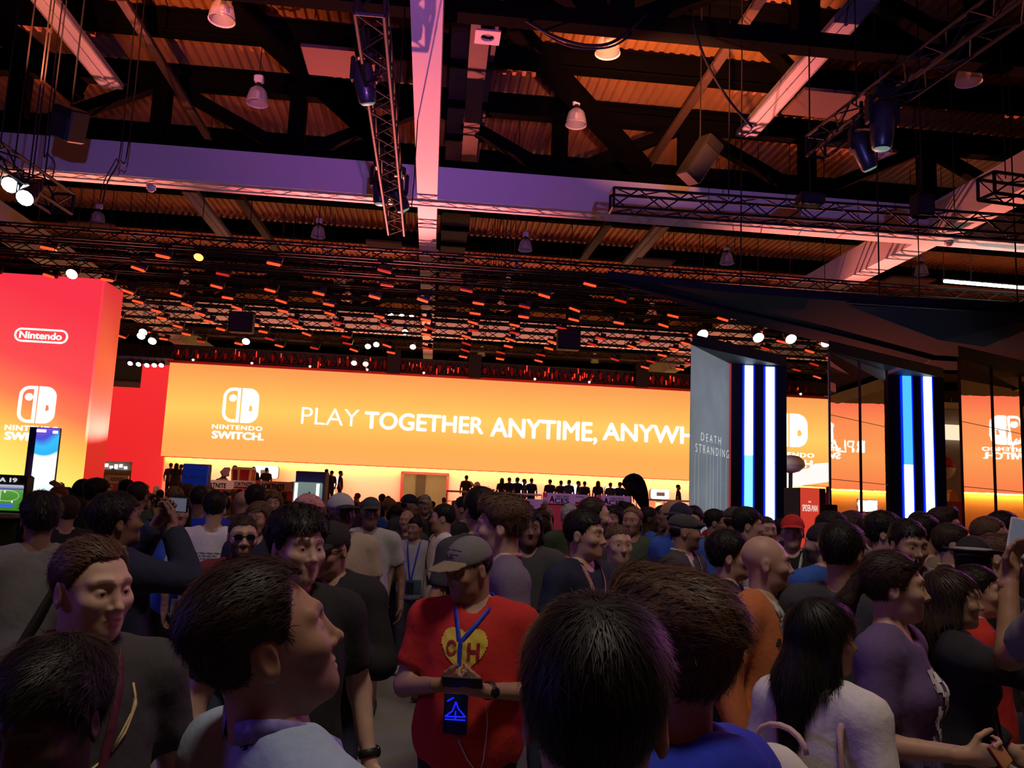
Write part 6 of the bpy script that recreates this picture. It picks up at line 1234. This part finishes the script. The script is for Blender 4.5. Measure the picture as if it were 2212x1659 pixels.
M1 = [ # label, px, py, d, face, head, skin, hair, top, legs, extras
 ('person in plain white tee seen from behind with dark print on the back', 463, 1100, 6.4, 8, 6, 'light', ('fade', 'black'), ('tee', 'white'), ('shorts', 'khaki'), dict(w=1.08, extra=[lambda i: [chest_shape(i, 'faded_print', [grid_patch(lambda u, v: math.sin(u*23+v*3)+.6 > 0, -h, h, z, z+.012, 14)], GPR, -1) for h, z in ((.095, 1.305), (.065, 1.285), (.055, 1.265), (.045, 1.245))]])),
 ('staff member seen from behind in royal blue tee lettered STAFF', 430, 1080, 7.6, 5, 8, 'brown', ('crop', 'black'), ('tee', 'royal'), ('pants', 'black'), dict(w=1.15, fat=1.1, extra=[print_text('STAFF', -.12, .10, 1.30, 1.36, WPR, -1, .02)])),
 ('woman in bright blue top and black trousers with a badge, left of the white tee', 386, 1106, 6.7, 165, 170, 'tan', ('long', 'black'), ('tee', 'blue'), ('pants', 'black'), dict(fem=True, fat=1.15, lany=(LAN['blue'], .98, 'ltgrey'))),
 ('slim man in two-tone pale tee and grey jeans walking up the aisle', 897, 1142, 8.8, 190, 215, 'tan', ('short', 'black'), ('tee', 'ltgrey'), ('pants', 'charcoal'), dict(lany=(LAN['blue'], 1.05, 'black'), extra=[lambda i: chest_shape(i, 'teal_panel', [grid_patch(lambda u, v: True, -.12, .12, .90, 1.06, 10)], mat('dark teal panel', (.04, .10, .12), .8))])),
 ('man in grey cap and beige tee with folded arms, taller than his neighbours', 737, 1108, 5.8, 165, 150, 'dark', ('crop', 'black'), ('tee', 'tan'), ('pants', 'black'), dict(w=1.15, fat=1.12, cap=('ltgrey', 'cap', 'black'), arms=HOLD)),
 ('man in dark cap and pale grey tee carrying a red checked shirt', 800, 1108, 7.2, 185, 175, 'brown', ('crop', 'black'), ('tee', 'ltgrey'), ('shorts', 'charcoal'), dict(w=1.1, cap=('charcoal', 'cap'), extra=[part_box('checked_shirt', (.10, .14, 1.22), (.14, .06, .34), mat('red checked cloth', (.35, .04, .03), .8, var=.8, scale=30))])),
 ('young man in profile facing left in white polo with crossed strap', 956, 1120, 7.6, -105, -82, 'light', ('short', 'black'), ('tee', 'white'), ('pants', 'black'), dict(extra=[lambda i: ribbon(i, 'strap', drape(i, [(.10, 1.42), (.0, 1.25), (-.10, 1.05)], 1, .006), .03, mat('black strap', (.015, .015, .015), .5), .004)])),
 ('bald pinkish man behind the slim man in pale tee', 878, 1124, 9.6, 190, 200, 'light', ('bald', 'grey'), ('tee', 'green'), ('pants', 'black'), dict(w=1.1, fat=1.1)),
 ('person with bushy black hair left of the bald pinkish man', 853, 1118, 10.4, 170, 175, 'dark', ('curly', 'black'), ('tee', 'black'), ('pants', 'denim'), dict(fem=True)),
 ('woman with curly pink hair behind the tousled young man', 668, 1112, 6.6, 140, 130, 'light', ('curly', 'pink'), ('tee', 'black'), ('pants', 'denim'), dict(fem=True)),
 ('woman with long brown hair between the sunglasses man and the tousled man', 556, 1122, 6.2, 190, 200, 'tan', ('long', 'brown'), ('tee', 'navy'), ('pants', 'denim'), dict(fem=True)),
 ('bald man seen from behind in front of the dark-lettered counter boards', 524, 1087, 8.6, 12, 15, 'light', ('bald', 'grey'), ('tee', 'tan'), ('pants', 'denim'), dict(w=1.1, fat=1.1)),
 ('man with thick black hair from behind, below the large dark-lettered board', 551, 1080, 8.2, 0, 5, 'tan', ('thick', 'black'), ('tee', 'charcoal'), ('pants', 'denim'), {}),
 ('blonde woman in white top with dark strap under the dark-lettered boards', 590, 1088, 9.2, 170, 185, 'fair', ('long', 'ltbrown'), ('tee', 'white'), ('pants', 'denim'), dict(fem=True, lany=(LAN['maroon'], 1.1))),
 ('man in flat cap with white lanyard looking right by the grey poster', 1480, 1149, 5.8, 115, 82, 'tan', ('crop', 'black'), ('tee', 'charcoal'), ('pants', 'denim'), dict(cap=('charcoal', 'flat'), lany=(LAN['white'], 1.1, None, .024), beard=.5, w=1.08)),
 ('thin bespectacled man in black tee standing before the grey poster', 1546, 1130, 8.2, 130, 88, 'light', ('short', 'black'), ('tee', 'black'), ('pants', 'denim'), dict(specs='clear', arms=HOLD, beard=.4)),
 ('dark-skinned man in bright blue tee with grey backpack under the feather flag', 1403, 1122, 8.6, 60, 80, 'dark', ('crop', 'black'), ('tee', 'blue'), ('pants', 'black'), dict(w=1.1)),
 ('dark-haired person beside the bright blue tee under the feather flag', 1432, 1118, 9.5, 30, 30, 'brown', ('short', 'black'), ('tee', 'royal'), ('pants', 'black'), {}),
 ('bald bespectacled man facing left by the stage rail', 1450, 1111, 7.7, -110, -85, 'tan', ('bald', 'dkbrown'), ('jacket', 'charcoal'), ('pants', 'denim'), dict(specs='clear', w=1.1)),
 ('man in dark baseball cap turned left with blue tee behind the flat cap', 1468, 1122, 7.0, -150, -150, 'light', ('crop', 'brown'), ('tee', 'blue'), ('pants', 'denim'), dict(cap=('navy', 'cap'), w=1.1, specs='sun')),
 ('man with bright spectacles facing the camera left of the grey poster', 1496, 1127, 7.3, 190, 195, 'light', ('short', 'black'), ('tee', 'blue'), ('pants', 'denim'), dict(specs='clear')),
 ('man in dark knitted cap in profile by the first light bar', 1590, 1128, 7.6, 60, 65, 'light', ('crop', 'dkbrown'), ('hoodie', 'charcoal'), ('pants', 'denim'), dict(cap=('charcoal', 'cap'), beard=.7)),
 ('young man in profile in white hooded top in front of the light bars', 1616, 1136, 6.7, 75, 82, 'light', ('thick', 'black'), ('hoodie', 'ltgrey'), ('pants', 'black'), {}),
 ('short-haired man in pale blue shirt below the second light bar', 1656, 1146, 7.6, 165, 160, 'light', ('crop', 'dkbrown'), ('tee', 'ltblue'), ('pants', 'denim'), {}),
 ('boyish man in red cap and black tee holding a teal phone', 1712, 1150, 6.4, 185, 180, 'light', ('short', 'brown'), ('tee', 'black'), ('pants', 'denim'), dict(cap=('red', 'cap', 'red'), arms=ONE, lany=(LAN['white'], 1.1), extra=[part_box('phone_case', (.07, .36, 1.27), (.075, .012, .14), mat('teal phone case', (.02, .25, .40), .4))])),
 ('bearded man in black cap looking left in blue and white top', 1775, 1176, 5.2, -50, -70, 'light', ('crop', 'dkbrown'), ('tee', 'blue'), ('pants', 'denim'), dict(cap=('black', 'beanie'), beard=.9, w=1.1)),
 ('bespectacled man with thick black hair in profile below the dark side box', 1802, 1148, 6.3, 75, 84, 'light', ('thick', 'black'), ('tee', 'black'), ('pants', 'denim'), dict(specs='clear')),
 ('white-haired elderly man facing the camera below the first mirrored wing', 1886, 1143, 7.3, 175, 178, 'light', ('short', 'grey'), ('tee', 'charcoal'), ('pants', 'denim'), dict(w=1.05)),
 ('dark wavy-haired person in blue jacket in profile left of the second pillar', 1912, 1154, 5.6, 85, 88, 'light', ('messy', 'black'), ('jacket', 'blue'), ('pants', 'denim'), {}),
 ('person with round dark hair seen from behind, in grey top, below the mirrored wing', 1842, 1150, 6.5, 15, 15, 'tan', ('curly', 'dkbrown'), ('tee', 'grey'), ('pants', 'denim'), {}),
 ('person in yellow cap far right below the mirrored wing', 2156, 1142, 8.0, 20, 60, 'tan', ('crop', 'black'), ('tee', 'charcoal'), ('pants', 'denim'), dict(cap=('yellow', 'cap', 'yellow'))),
 ('man in navy cap with white patch in front of the second pillar', 1985, 1140, 7.2, -20, -40, 'tan', ('crop', 'black'), ('tee', 'grey'), ('pants', 'denim'), dict(cap=('navy', 'cap', 'ltgrey'))),
 ('bespectacled dark-haired man at far right looking right, behind the ginger man', 2172, 1146, 6.2, 85, 88, 'light', ('short', 'black'), ('tee', 'black'), ('pants', 'denim'), dict(specs='clear')),
 ('red-lit dark-haired man with his back turned at the foot of the red tower', 182, 1064, 9.5, 35, 50, 'brown', ('thick', 'black'), ('tee', 'maroon'), ('pants', 'black'), dict(w=1.1)),
 ('taller dark figure in black jacket in front of the red tower edge', 210, 1068, 8.0, 40, 62, 'tan', ('messy', 'black'), ('jacket', 'black'), ('pants', 'black'), dict(w=1.1)),
 ('person in orange tee right of the blazing white totem', 124, 1078, 8.6, 195, 205, 'light', ('short', 'red'), ('tee', 'orange'), ('shorts', 'ltblue'), {}),
 ('person in olive grey tee seen from behind under the red wall', 298, 1072, 8.0, 5, 20, 'tan', ('short', 'dkbrown'), ('tee', 'green'), ('pants', 'denim'), {}),
 ('person pointing an arm up to the left below the red wall opening', 272, 1062, 9.5, 0, 10, 'tan', ('short', 'black'), ('jacket', 'charcoal'), ('pants', 'black'), dict(arms=dict(l=((-.38, .12, 1.45), (-.60, .22, 1.62)), hand_l=dict(dir=(-.8, .2, .55), palm=(0, .6, -.6), curl=.15)))),
 ('fair-haired person in white tee below the blue information sign', 376, 1080, 8.5, 5, 0, 'fair', ('short', 'ltbrown'), ('tee', 'white'), ('pants', 'denim'), {}),
 ('short-haired man in dark tee at the left side of the information sign', 404, 1070, 9.9, 20, 40, 'light', ('short', 'brown'), ('tee', 'charcoal'), ('pants', 'denim'), {}),
 ('woman with fair hair in profile facing left before the information sign', 438, 1078, 8.9, -85, -80, 'fair', ('bob', 'ltbrown'), ('tee', 'tan'), ('pants', 'denim'), dict(fem=True)),
 ('man with greying cropped hair and spectacles facing the camera under the red doorway', 918, 1090, 11.0, 180, 175, 'light', ('crop', 'grey'), ('jacket', 'black'), ('pants', 'denim'), dict(specs='clear', beard=.5)),
 ('man in dark cap with head turned right beneath the red doorway', 886, 1092, 10.2, 150, 90, 'tan', ('crop', 'black'), ('tee', 'charcoal'), ('pants', 'denim'), dict(cap=('navy', 'cap'))),
 ('man with dark hair and black top in front of the white statue', 1000, 1100, 9.0, -60, -70, 'tan', ('short', 'black'), ('tee', 'black'), ('pants', 'denim'), {}),
 ('person with grey hair seen from behind left of the tall bearded man', 1230, 1118, 8.5, 10, 10, 'light', ('short', 'grey'), ('tee', 'green'), ('pants', 'denim'), {}),
 ('woman with loose dark hair facing the camera under the mauve counter boards', 1326, 1122, 8.4, 190, 205, 'light', ('long', 'black'), ('tee', 'black'), ('pants', 'denim'), dict(fem=True)),
 ('man with spectacles and dark quiff looking left under the feather flag', 1352, 1112, 9.6, -95, -85, 'light', ('quiff', 'black'), ('tee', 'charcoal'), ('pants', 'denim'), dict(specs='clear')),
 ('person in profile facing left with bald crown under the feather flag base', 1366, 1126, 7.6, 175, 200, 'tan', ('recede', 'ltbrown'), ('tee', 'green'), ('pants', 'denim'), {}),
]
for lb, px, py, d, fa, hy, sk, hr, tp_, lg, ex in M1: person(lb, px, py, d, fa, hy, ex.pop('hp', 0), 0, sk, hr, tp_, lg, level=1, **ex)
# worn and carried bags
t = thing('backpack', 'pale pink and white backpack on the long-haired woman in white', 'backpack', (0, 0, 0)); rt = pw['root']; t.location = rt.location; t.rotation_euler = rt.rotation_euler; t.scale = rt.scale
PINK = mat('pale pink leather', (.62, .40, .40), .55); CREAM = mat('white bag cloth', (.66, .62, .60), .8)
bagf = lambda p: ell(p, (-.03, -.235, 1.13), (.150, .085, .185))-.004*sines(p, 5, 40)
v_, f_ = surfnet(bagf, (-.25, -.36, .9), (.2, -.1, 1.36), .012); raw('bag_body', v_, f_, CREAM, t, True, None, False)
mb = MB().tube([(-.03+.09*math.cos(a), -.215, 1.30+.07*math.sin(a)) for a in (k*math.pi/8 for k in range(9))], .010, 6); raw('top_handle', mb.v, mb.f, PINK, t, True, None, False)
for sx in (-1, 1):
    pts = np.concatenate([drape(pw, [(sx*.11, 1.12), (sx*.115, 1.25), (sx*.115, 1.37)], -1, .008), [(sx*.118, -.02, 1.475)], drape(pw, [(sx*.125, 1.40), (sx*.14, 1.28), (sx*.15, 1.15)], 1, .008)]); mb = MB().tube(pts, .012, 6); raw('strap', mb.v, mb.f, PINK, t, True, None, False)
t = thing('shoulder_bag', 'black quilted shoulder bag on a strap of the woman in the black jacket', 'bag', (0, 0, 0)); rt = r['root']; t.location = rt.location; t.rotation_euler = rt.rotation_euler; t.scale = rt.scale
v_, f_ = surfnet(lambda p: ell(p, (.27, .06, .86), (.07, .14, .11))-.003*sines(p, 8, 70), (.15, -.15, .72), (.40, .25, 1.0), .012); raw('bag_body', v_, f_, BLACK, t, True, None, False)
pts = np.concatenate([drape(r, [(-.12, 1.44), (-.02, 1.30), (.08, 1.15)], 1, .006), [(.21, .12, 1.02), (.27, .10, .94)]]); mb = MB().tube(pts, .006, 5); raw('strap', mb.v, mb.f, BLACK, t, True, None, False)
# ------------------------------------------------------------------ the crowd behind: individuals sharing a few meshes
HM = {k: hair_mat(k, HAIR[k]) for k in HAIR}
ARMS_UP = dict(r=((.24, .25, 1.36), (.10, .36, 1.58)), l=((-.24, .25, 1.36), (-.08, .36, 1.58)))
PROT = []
def far_proto(hairk, top, legs, arms=None, fem=False, w=1.0, fat=1.0, cap=False, hy=0):
    hc = PD(1106, 1072, 12.0)
    q = person('prototype', 1106, 1072, 12.0, 0, hy, 0, 0, 'light', (hairk, 'black'), (top, 'black'), (legs, 'denim'), arms, fem, w, fat, level=2, seed=len(PROT)+1)
    V, F, MI = [q['V']], [q['F']], [np.zeros(len(q['F']), int)]; n = len(q['V'])
    def add(v, f, k):
        nonlocal n
        V.append(v); F.append(f+n); MI.append(np.full(len(f), k)); n += len(v)
    if q['st'] is not None:
        LL = q['st'].get('long', 0); v, f = surfnet(lambda p: hair_sdf(p, q['st'], 3), (-.14, -.22, (-.24-LL) if LL else -.11), (.14, .14, .20), .015); add((v@q['Rh'].T)+q['hcb'], f, 1)
    if cap:
        v, f = surfnet(lambda p: smin(smax(ell(p, (0, -.013, .036), (.090, .110, .102)), .028-p[:, 2], .006), smax(ell(p, (0, .085, .046), (.083, .105, .013)), .05-p[:, 1], .01), .01), (-.12, -.15, 0), (.12, .21, .16), .014); add((v@q['Rh'].T)+q['hcb'], f, 1)
    lo = q['blo']-.05; lo[2] = .78; hi = q['bhi']+.05; hi[2] = max(1.56, hi[2]); v, f = surfnet(q['shirt'], lo, hi, .028); add(v, f, 2)
    lz = .47 if legs == 'shorts' else .02
    v, f = surfnet(lambda p: smax(smax(smin(q['legsd'](p, .016), ell(p, (0, -.004, .94), (.17*q['w'], .12*q['fat'], .12)), .05), p[:, 2]-.98, .01), lz-p[:, 2], .01), (-.26, -.2, 0), (.26, .2, 1.02), .03); add(v, f, 3)
    for sx in (-1, 1): v, f = surfnet(lambda p: smax(ell(p, (sx*.105, .045, .045), (.046, .135, .05)), .002-p[:, 2], .006), (sx*.105-.08, -.12, -.01), (sx*.105+.08, .2, .12), .024); add(v, f, 3)
    me = bpy.data.meshes.new('person'); me.from_pydata(np.concatenate(V).tolist(), [], np.concatenate(F).tolist())
    for k in range(4): me.materials.append(None)
    me.polygons.foreach_set('material_index', np.concatenate(MI).astype(np.int32)); me.polygons.foreach_set('use_smooth', np.ones(len(me.polygons), dtype=bool)); me.update()
    bpy.data.objects.remove(q['root']); PROT.append((me, q['hcb'], hairk, cap, fem, arms is not None)); return len(PROT)-1
far_proto('short', 'tee', 'pants'); far_proto('thick', 'tee', 'shorts', w=1.1, fat=1.1); far_proto('long', 'tee', 'pants', fem=True); far_proto('short', 'hoodie', 'pants', HOLD); far_proto('crop', 'tee', 'pants', cap=True, w=1.08)
far_proto('bald', 'tee', 'pants', w=1.12, fat=1.15); far_proto('messy', 'jacket', 'pants'); far_proto('short', 'tee', 'pants', ARMS_UP); far_proto('curly', 'tee', 'pants', fem=True); far_proto('recede', 'long', 'pants', HOLD, w=1.05)
FSK = {k: mat('far skin '+k, SKIN[k], .6) for k in SKIN}
def far_person(label, proto, px, d, face, H, skin, hair, top, legs, group, ground=0.0):
    me, hcb, hk, cap, fem, up = PROT[proto]; p = PD(px, HOR(px), d); s = H/1.75
    o = bpy.data.objects.new('person', me); COL.objects.link(o); o.location = (p[0], p[1], ground); o.rotation_euler = (0, 0, -math.radians(face)-YAW-math.atan((px-CX)/FPX)); o.scale = (s, s, s)
    for k, m in enumerate((FSK[skin], HM[hair] if not cap else cloth_mat(hair if hair in CLOTH else 'black'), cloth_mat(top), cloth_mat(legs))):
        o.material_slots[k].link = 'OBJECT'; o.material_slots[k].material = m
    return tag(o, label, 'person', group)
MARK = [(-60, 70, 'near the football game kiosk'), (70, 145, 'beside the blazing white totem'), (145, 235, 'by the red tower foot'), (235, 300, 'under the red wall opening'), (300, 385, 'under the red wall'), (385, 460, 'by the blue information sign'), (460, 560, 'below the first dark-lettered boards'), (560, 640, 'below the large dark-lettered board'), (640, 715, 'by the blue-topped kiosk'), (715, 860, 'left of the red doorway'), (860, 970, 'below the red doorway'), (970, 1070, 'below the white statue'), (1070, 1170, 'below the stage handrail'), (1170, 1285, 'before the mauve boards'), (1285, 1345, 'before the last mauve board'), (1345, 1410, 'around the feather flag'), (1410, 1500, 'just left of the poster pillar'), (1500, 1600, 'in front of the poster pillar'), (1600, 1700, 'in front of the first light bars'), (1700, 1790, 'around the orange-red banner box'), (1790, 1920, 'below the first mirrored wing'), (1920, 2045, 'in front of the second pillar'), (2045, 2290, 'below the right mirrored wing')]
HWORD = {'short': 'short', 'thick': 'thick', 'long': 'long', 'crop': 'cropped', 'messy': 'tousled', 'curly': 'bushy', 'recede': 'thinning', 'bald': ''}
random.seed(5)
taken = [PIX(o.location+Vector((0, 0, 1.6)))+(0,) for o in COL.objects if o.parent is None and o.get('category') == 'person']
fix = [(o.location.x, o.location.y) for o in COL.objects if o.parent is None and o.get('category') in ('person', 'kiosk', 'sign', 'pillar', 'counter')]
fcount = 0; seen = {}; spots = []
for d, step in ((6.8, .95), (7.9, .9), (9.0, .85), (10.2, .85), (11.5, .9), (12.9, .95), (14.4, 1.0), (16.2, 1.05), (18.4, 1.1), (21.0, 1.25), (24.0, 1.4), (27.5, 1.5), (31.0, 1.7)):
    x = -.62*d+random.uniform(0, step)
    while x < .66*d:
        px = CX+FPX*x/d
        ok = True
        if d < 9.6 and 735 < px < 965: ok = False
        if d < 8.5 and 290 < px < 372: ok = False
        if d > 15.2 and px > 1480: ok = False
        if 50 < px < 140 and d < 10.4: ok = False
        if px < 62 and d < 9.2: ok = False
        if 388 < px < 462 and 8.5 < d < 14: ok = False
        if 632 < px < 712 and 9.5 < d < 16: ok = False
        dd = d+random.uniform(-.45, .45)*min(1.5, d*.06)
        p = PD(px, HOR(px), dd)
        if any((p[0]-a)**2+(p[1]-b)**2 < .30 for a, b in fix): ok = False
        if 12.3 < dd < 14.6 and 1715 < px < 1800: ok = False
        if dd < 11.2 and px < 60 and dd > 8.3: ok = False
        if 60 < px < 135 and 9.9 < dd < 11.4: ok = False
        if 390 < px < 460 and 13.4 < dd < 14.9: ok = False
        if 636 < px < 712 and 15.3 < dd < 17.0: ok = False
        if ok: spots.append((px, dd)); fix.append((p[0], p[1]))
        x += step*random.uniform(.75, 1.3)
for px, dd in spots:
    k = random.choices(range(10), (6, 3, 3, 3, 3, 1, 3, 1.2, 1.3, 2))[0]; me, hcb, hk, cap, fem, up = PROT[k]
    hair = random.choice(('black', 'black', 'black', 'dkbrown', 'dkbrown', 'brown', 'ltbrown', 'grey')) if not cap else random.choice(('black', 'red', 'charcoal', 'navy', 'grey'))
    top = random.choice(('black', 'black', 'charcoal', 'grey', 'navy', 'white', 'ltgrey', 'maroon', 'red', 'purple', 'blue', 'tan', 'green')); skin = random.choice(('fair', 'light', 'light', 'tan', 'tan', 'brown', 'dark'))
    mk = next((w for a, b, w in MARK if a <= px < b), 'at the far edge'); hw = {'dkbrown': 'dark brown', 'ltbrown': 'light brown'}.get(hair, hair); tw = {'ltgrey': 'pale grey', 'tan': 'beige'}.get(top, top)
    if cap: who = '%s-capped person in %s' % (hair, tw)
    elif hk == 'bald': who = 'bald person in %s' % tw
    else: who = '%s %s-haired person in %s' % (HWORD[hk], hw.replace(' ', '-'), tw)
    if up: who += ', hands up'
    lb = who+(', far back ' if dd > 17 else ', midway ' if dd > 10.5 else ' ')+mk
    seen[lb] = seen.get(lb, 0)+1
    if seen[lb] > 1: lb = ('farther ', 'farthest ')[min(1, seen[lb]-2)]+lb
    face = random.choice((0, 0, 0, 10, -20, 30, -60, 70, 80, 100, 180, 170, 200, 150))+random.uniform(-15, 15)
    H = random.gauss(1.70 if not fem else 1.62, .05)
    far_person(lb, k, px, dd, face, max(1.52, min(1.79, H)), skin, hair, top, random.choice(('black', 'denim', 'denim', 'charcoal', 'khaki')), 'crowd on the show floor')
# people up on the stage, backs to us, by their demo screens
ST = [(378, 40, 2, 'left of the blue information sign'), (366, 41, 0, 'at the left end of the stage'), (388, 40.5, 0, 'touching the information sign edge'), (505, 40, 0, 'with pale cap next to the red drum'), (545, 40.5, 3, 'left of the first demo screen'), (573, 40, 0, 'centred before the first demo screen'), (703, 40, 3, 'at the left rim of the second demo screen'), (714, 41, 0, 'before the second demo screen'), (734, 40.5, 0, 'right of the second demo screen'),
      (1006, 40.5, 0, 'left of the white statue'), (1083, 40.5, 2, 'leftmost of the five by the third demo screen'), (1099, 40.2, 0, 'second of the five by the third demo screen'), (1116, 40.4, 1, 'middle of the five by the third demo screen'), (1132, 40.2, 0, 'fourth of the five by the third demo screen'), (1147, 40.5, 0, 'rightmost of the five by the third demo screen'),
      (1187, 40.2, 0, 'standing alone between two demo screens'), (1211, 40.8, 0, 'left of the two before the fourth demo screen'), (1228, 40.8, 0, 'right of the two before the fourth demo screen'), (1249, 40.4, 0, 'at the right rim of the fourth demo screen'), (1262, 40.8, 0, 'just right of the fourth demo screen'), (1291, 40.4, 2, 'with long hair between the mauve boards'), (1318, 40.4, 0, 'before the fifth demo screen'), (1338, 40.6, 1, 'beside the feather flag'), (1465, 40.4, 0, 'right of the last demo screen'), (1356, 40.6, 0, 'half behind the feather flag')]
for i, (px, D, k, w) in enumerate(ST):
    p = far_person('dark-clothed person on the raised stage %s' % w, k, px, D*.985, (0, 20, -30, 90, 10)[i % 5], 1.76+.03*math.sin(i*2.3), 'tan', ('black', 'dkbrown', 'ltbrown' if i == 3 else 'black')[i % 3], ('black', 'charcoal', 'navy', 'black')[i % 4], 'black', 'people up on the stage', 1.0)
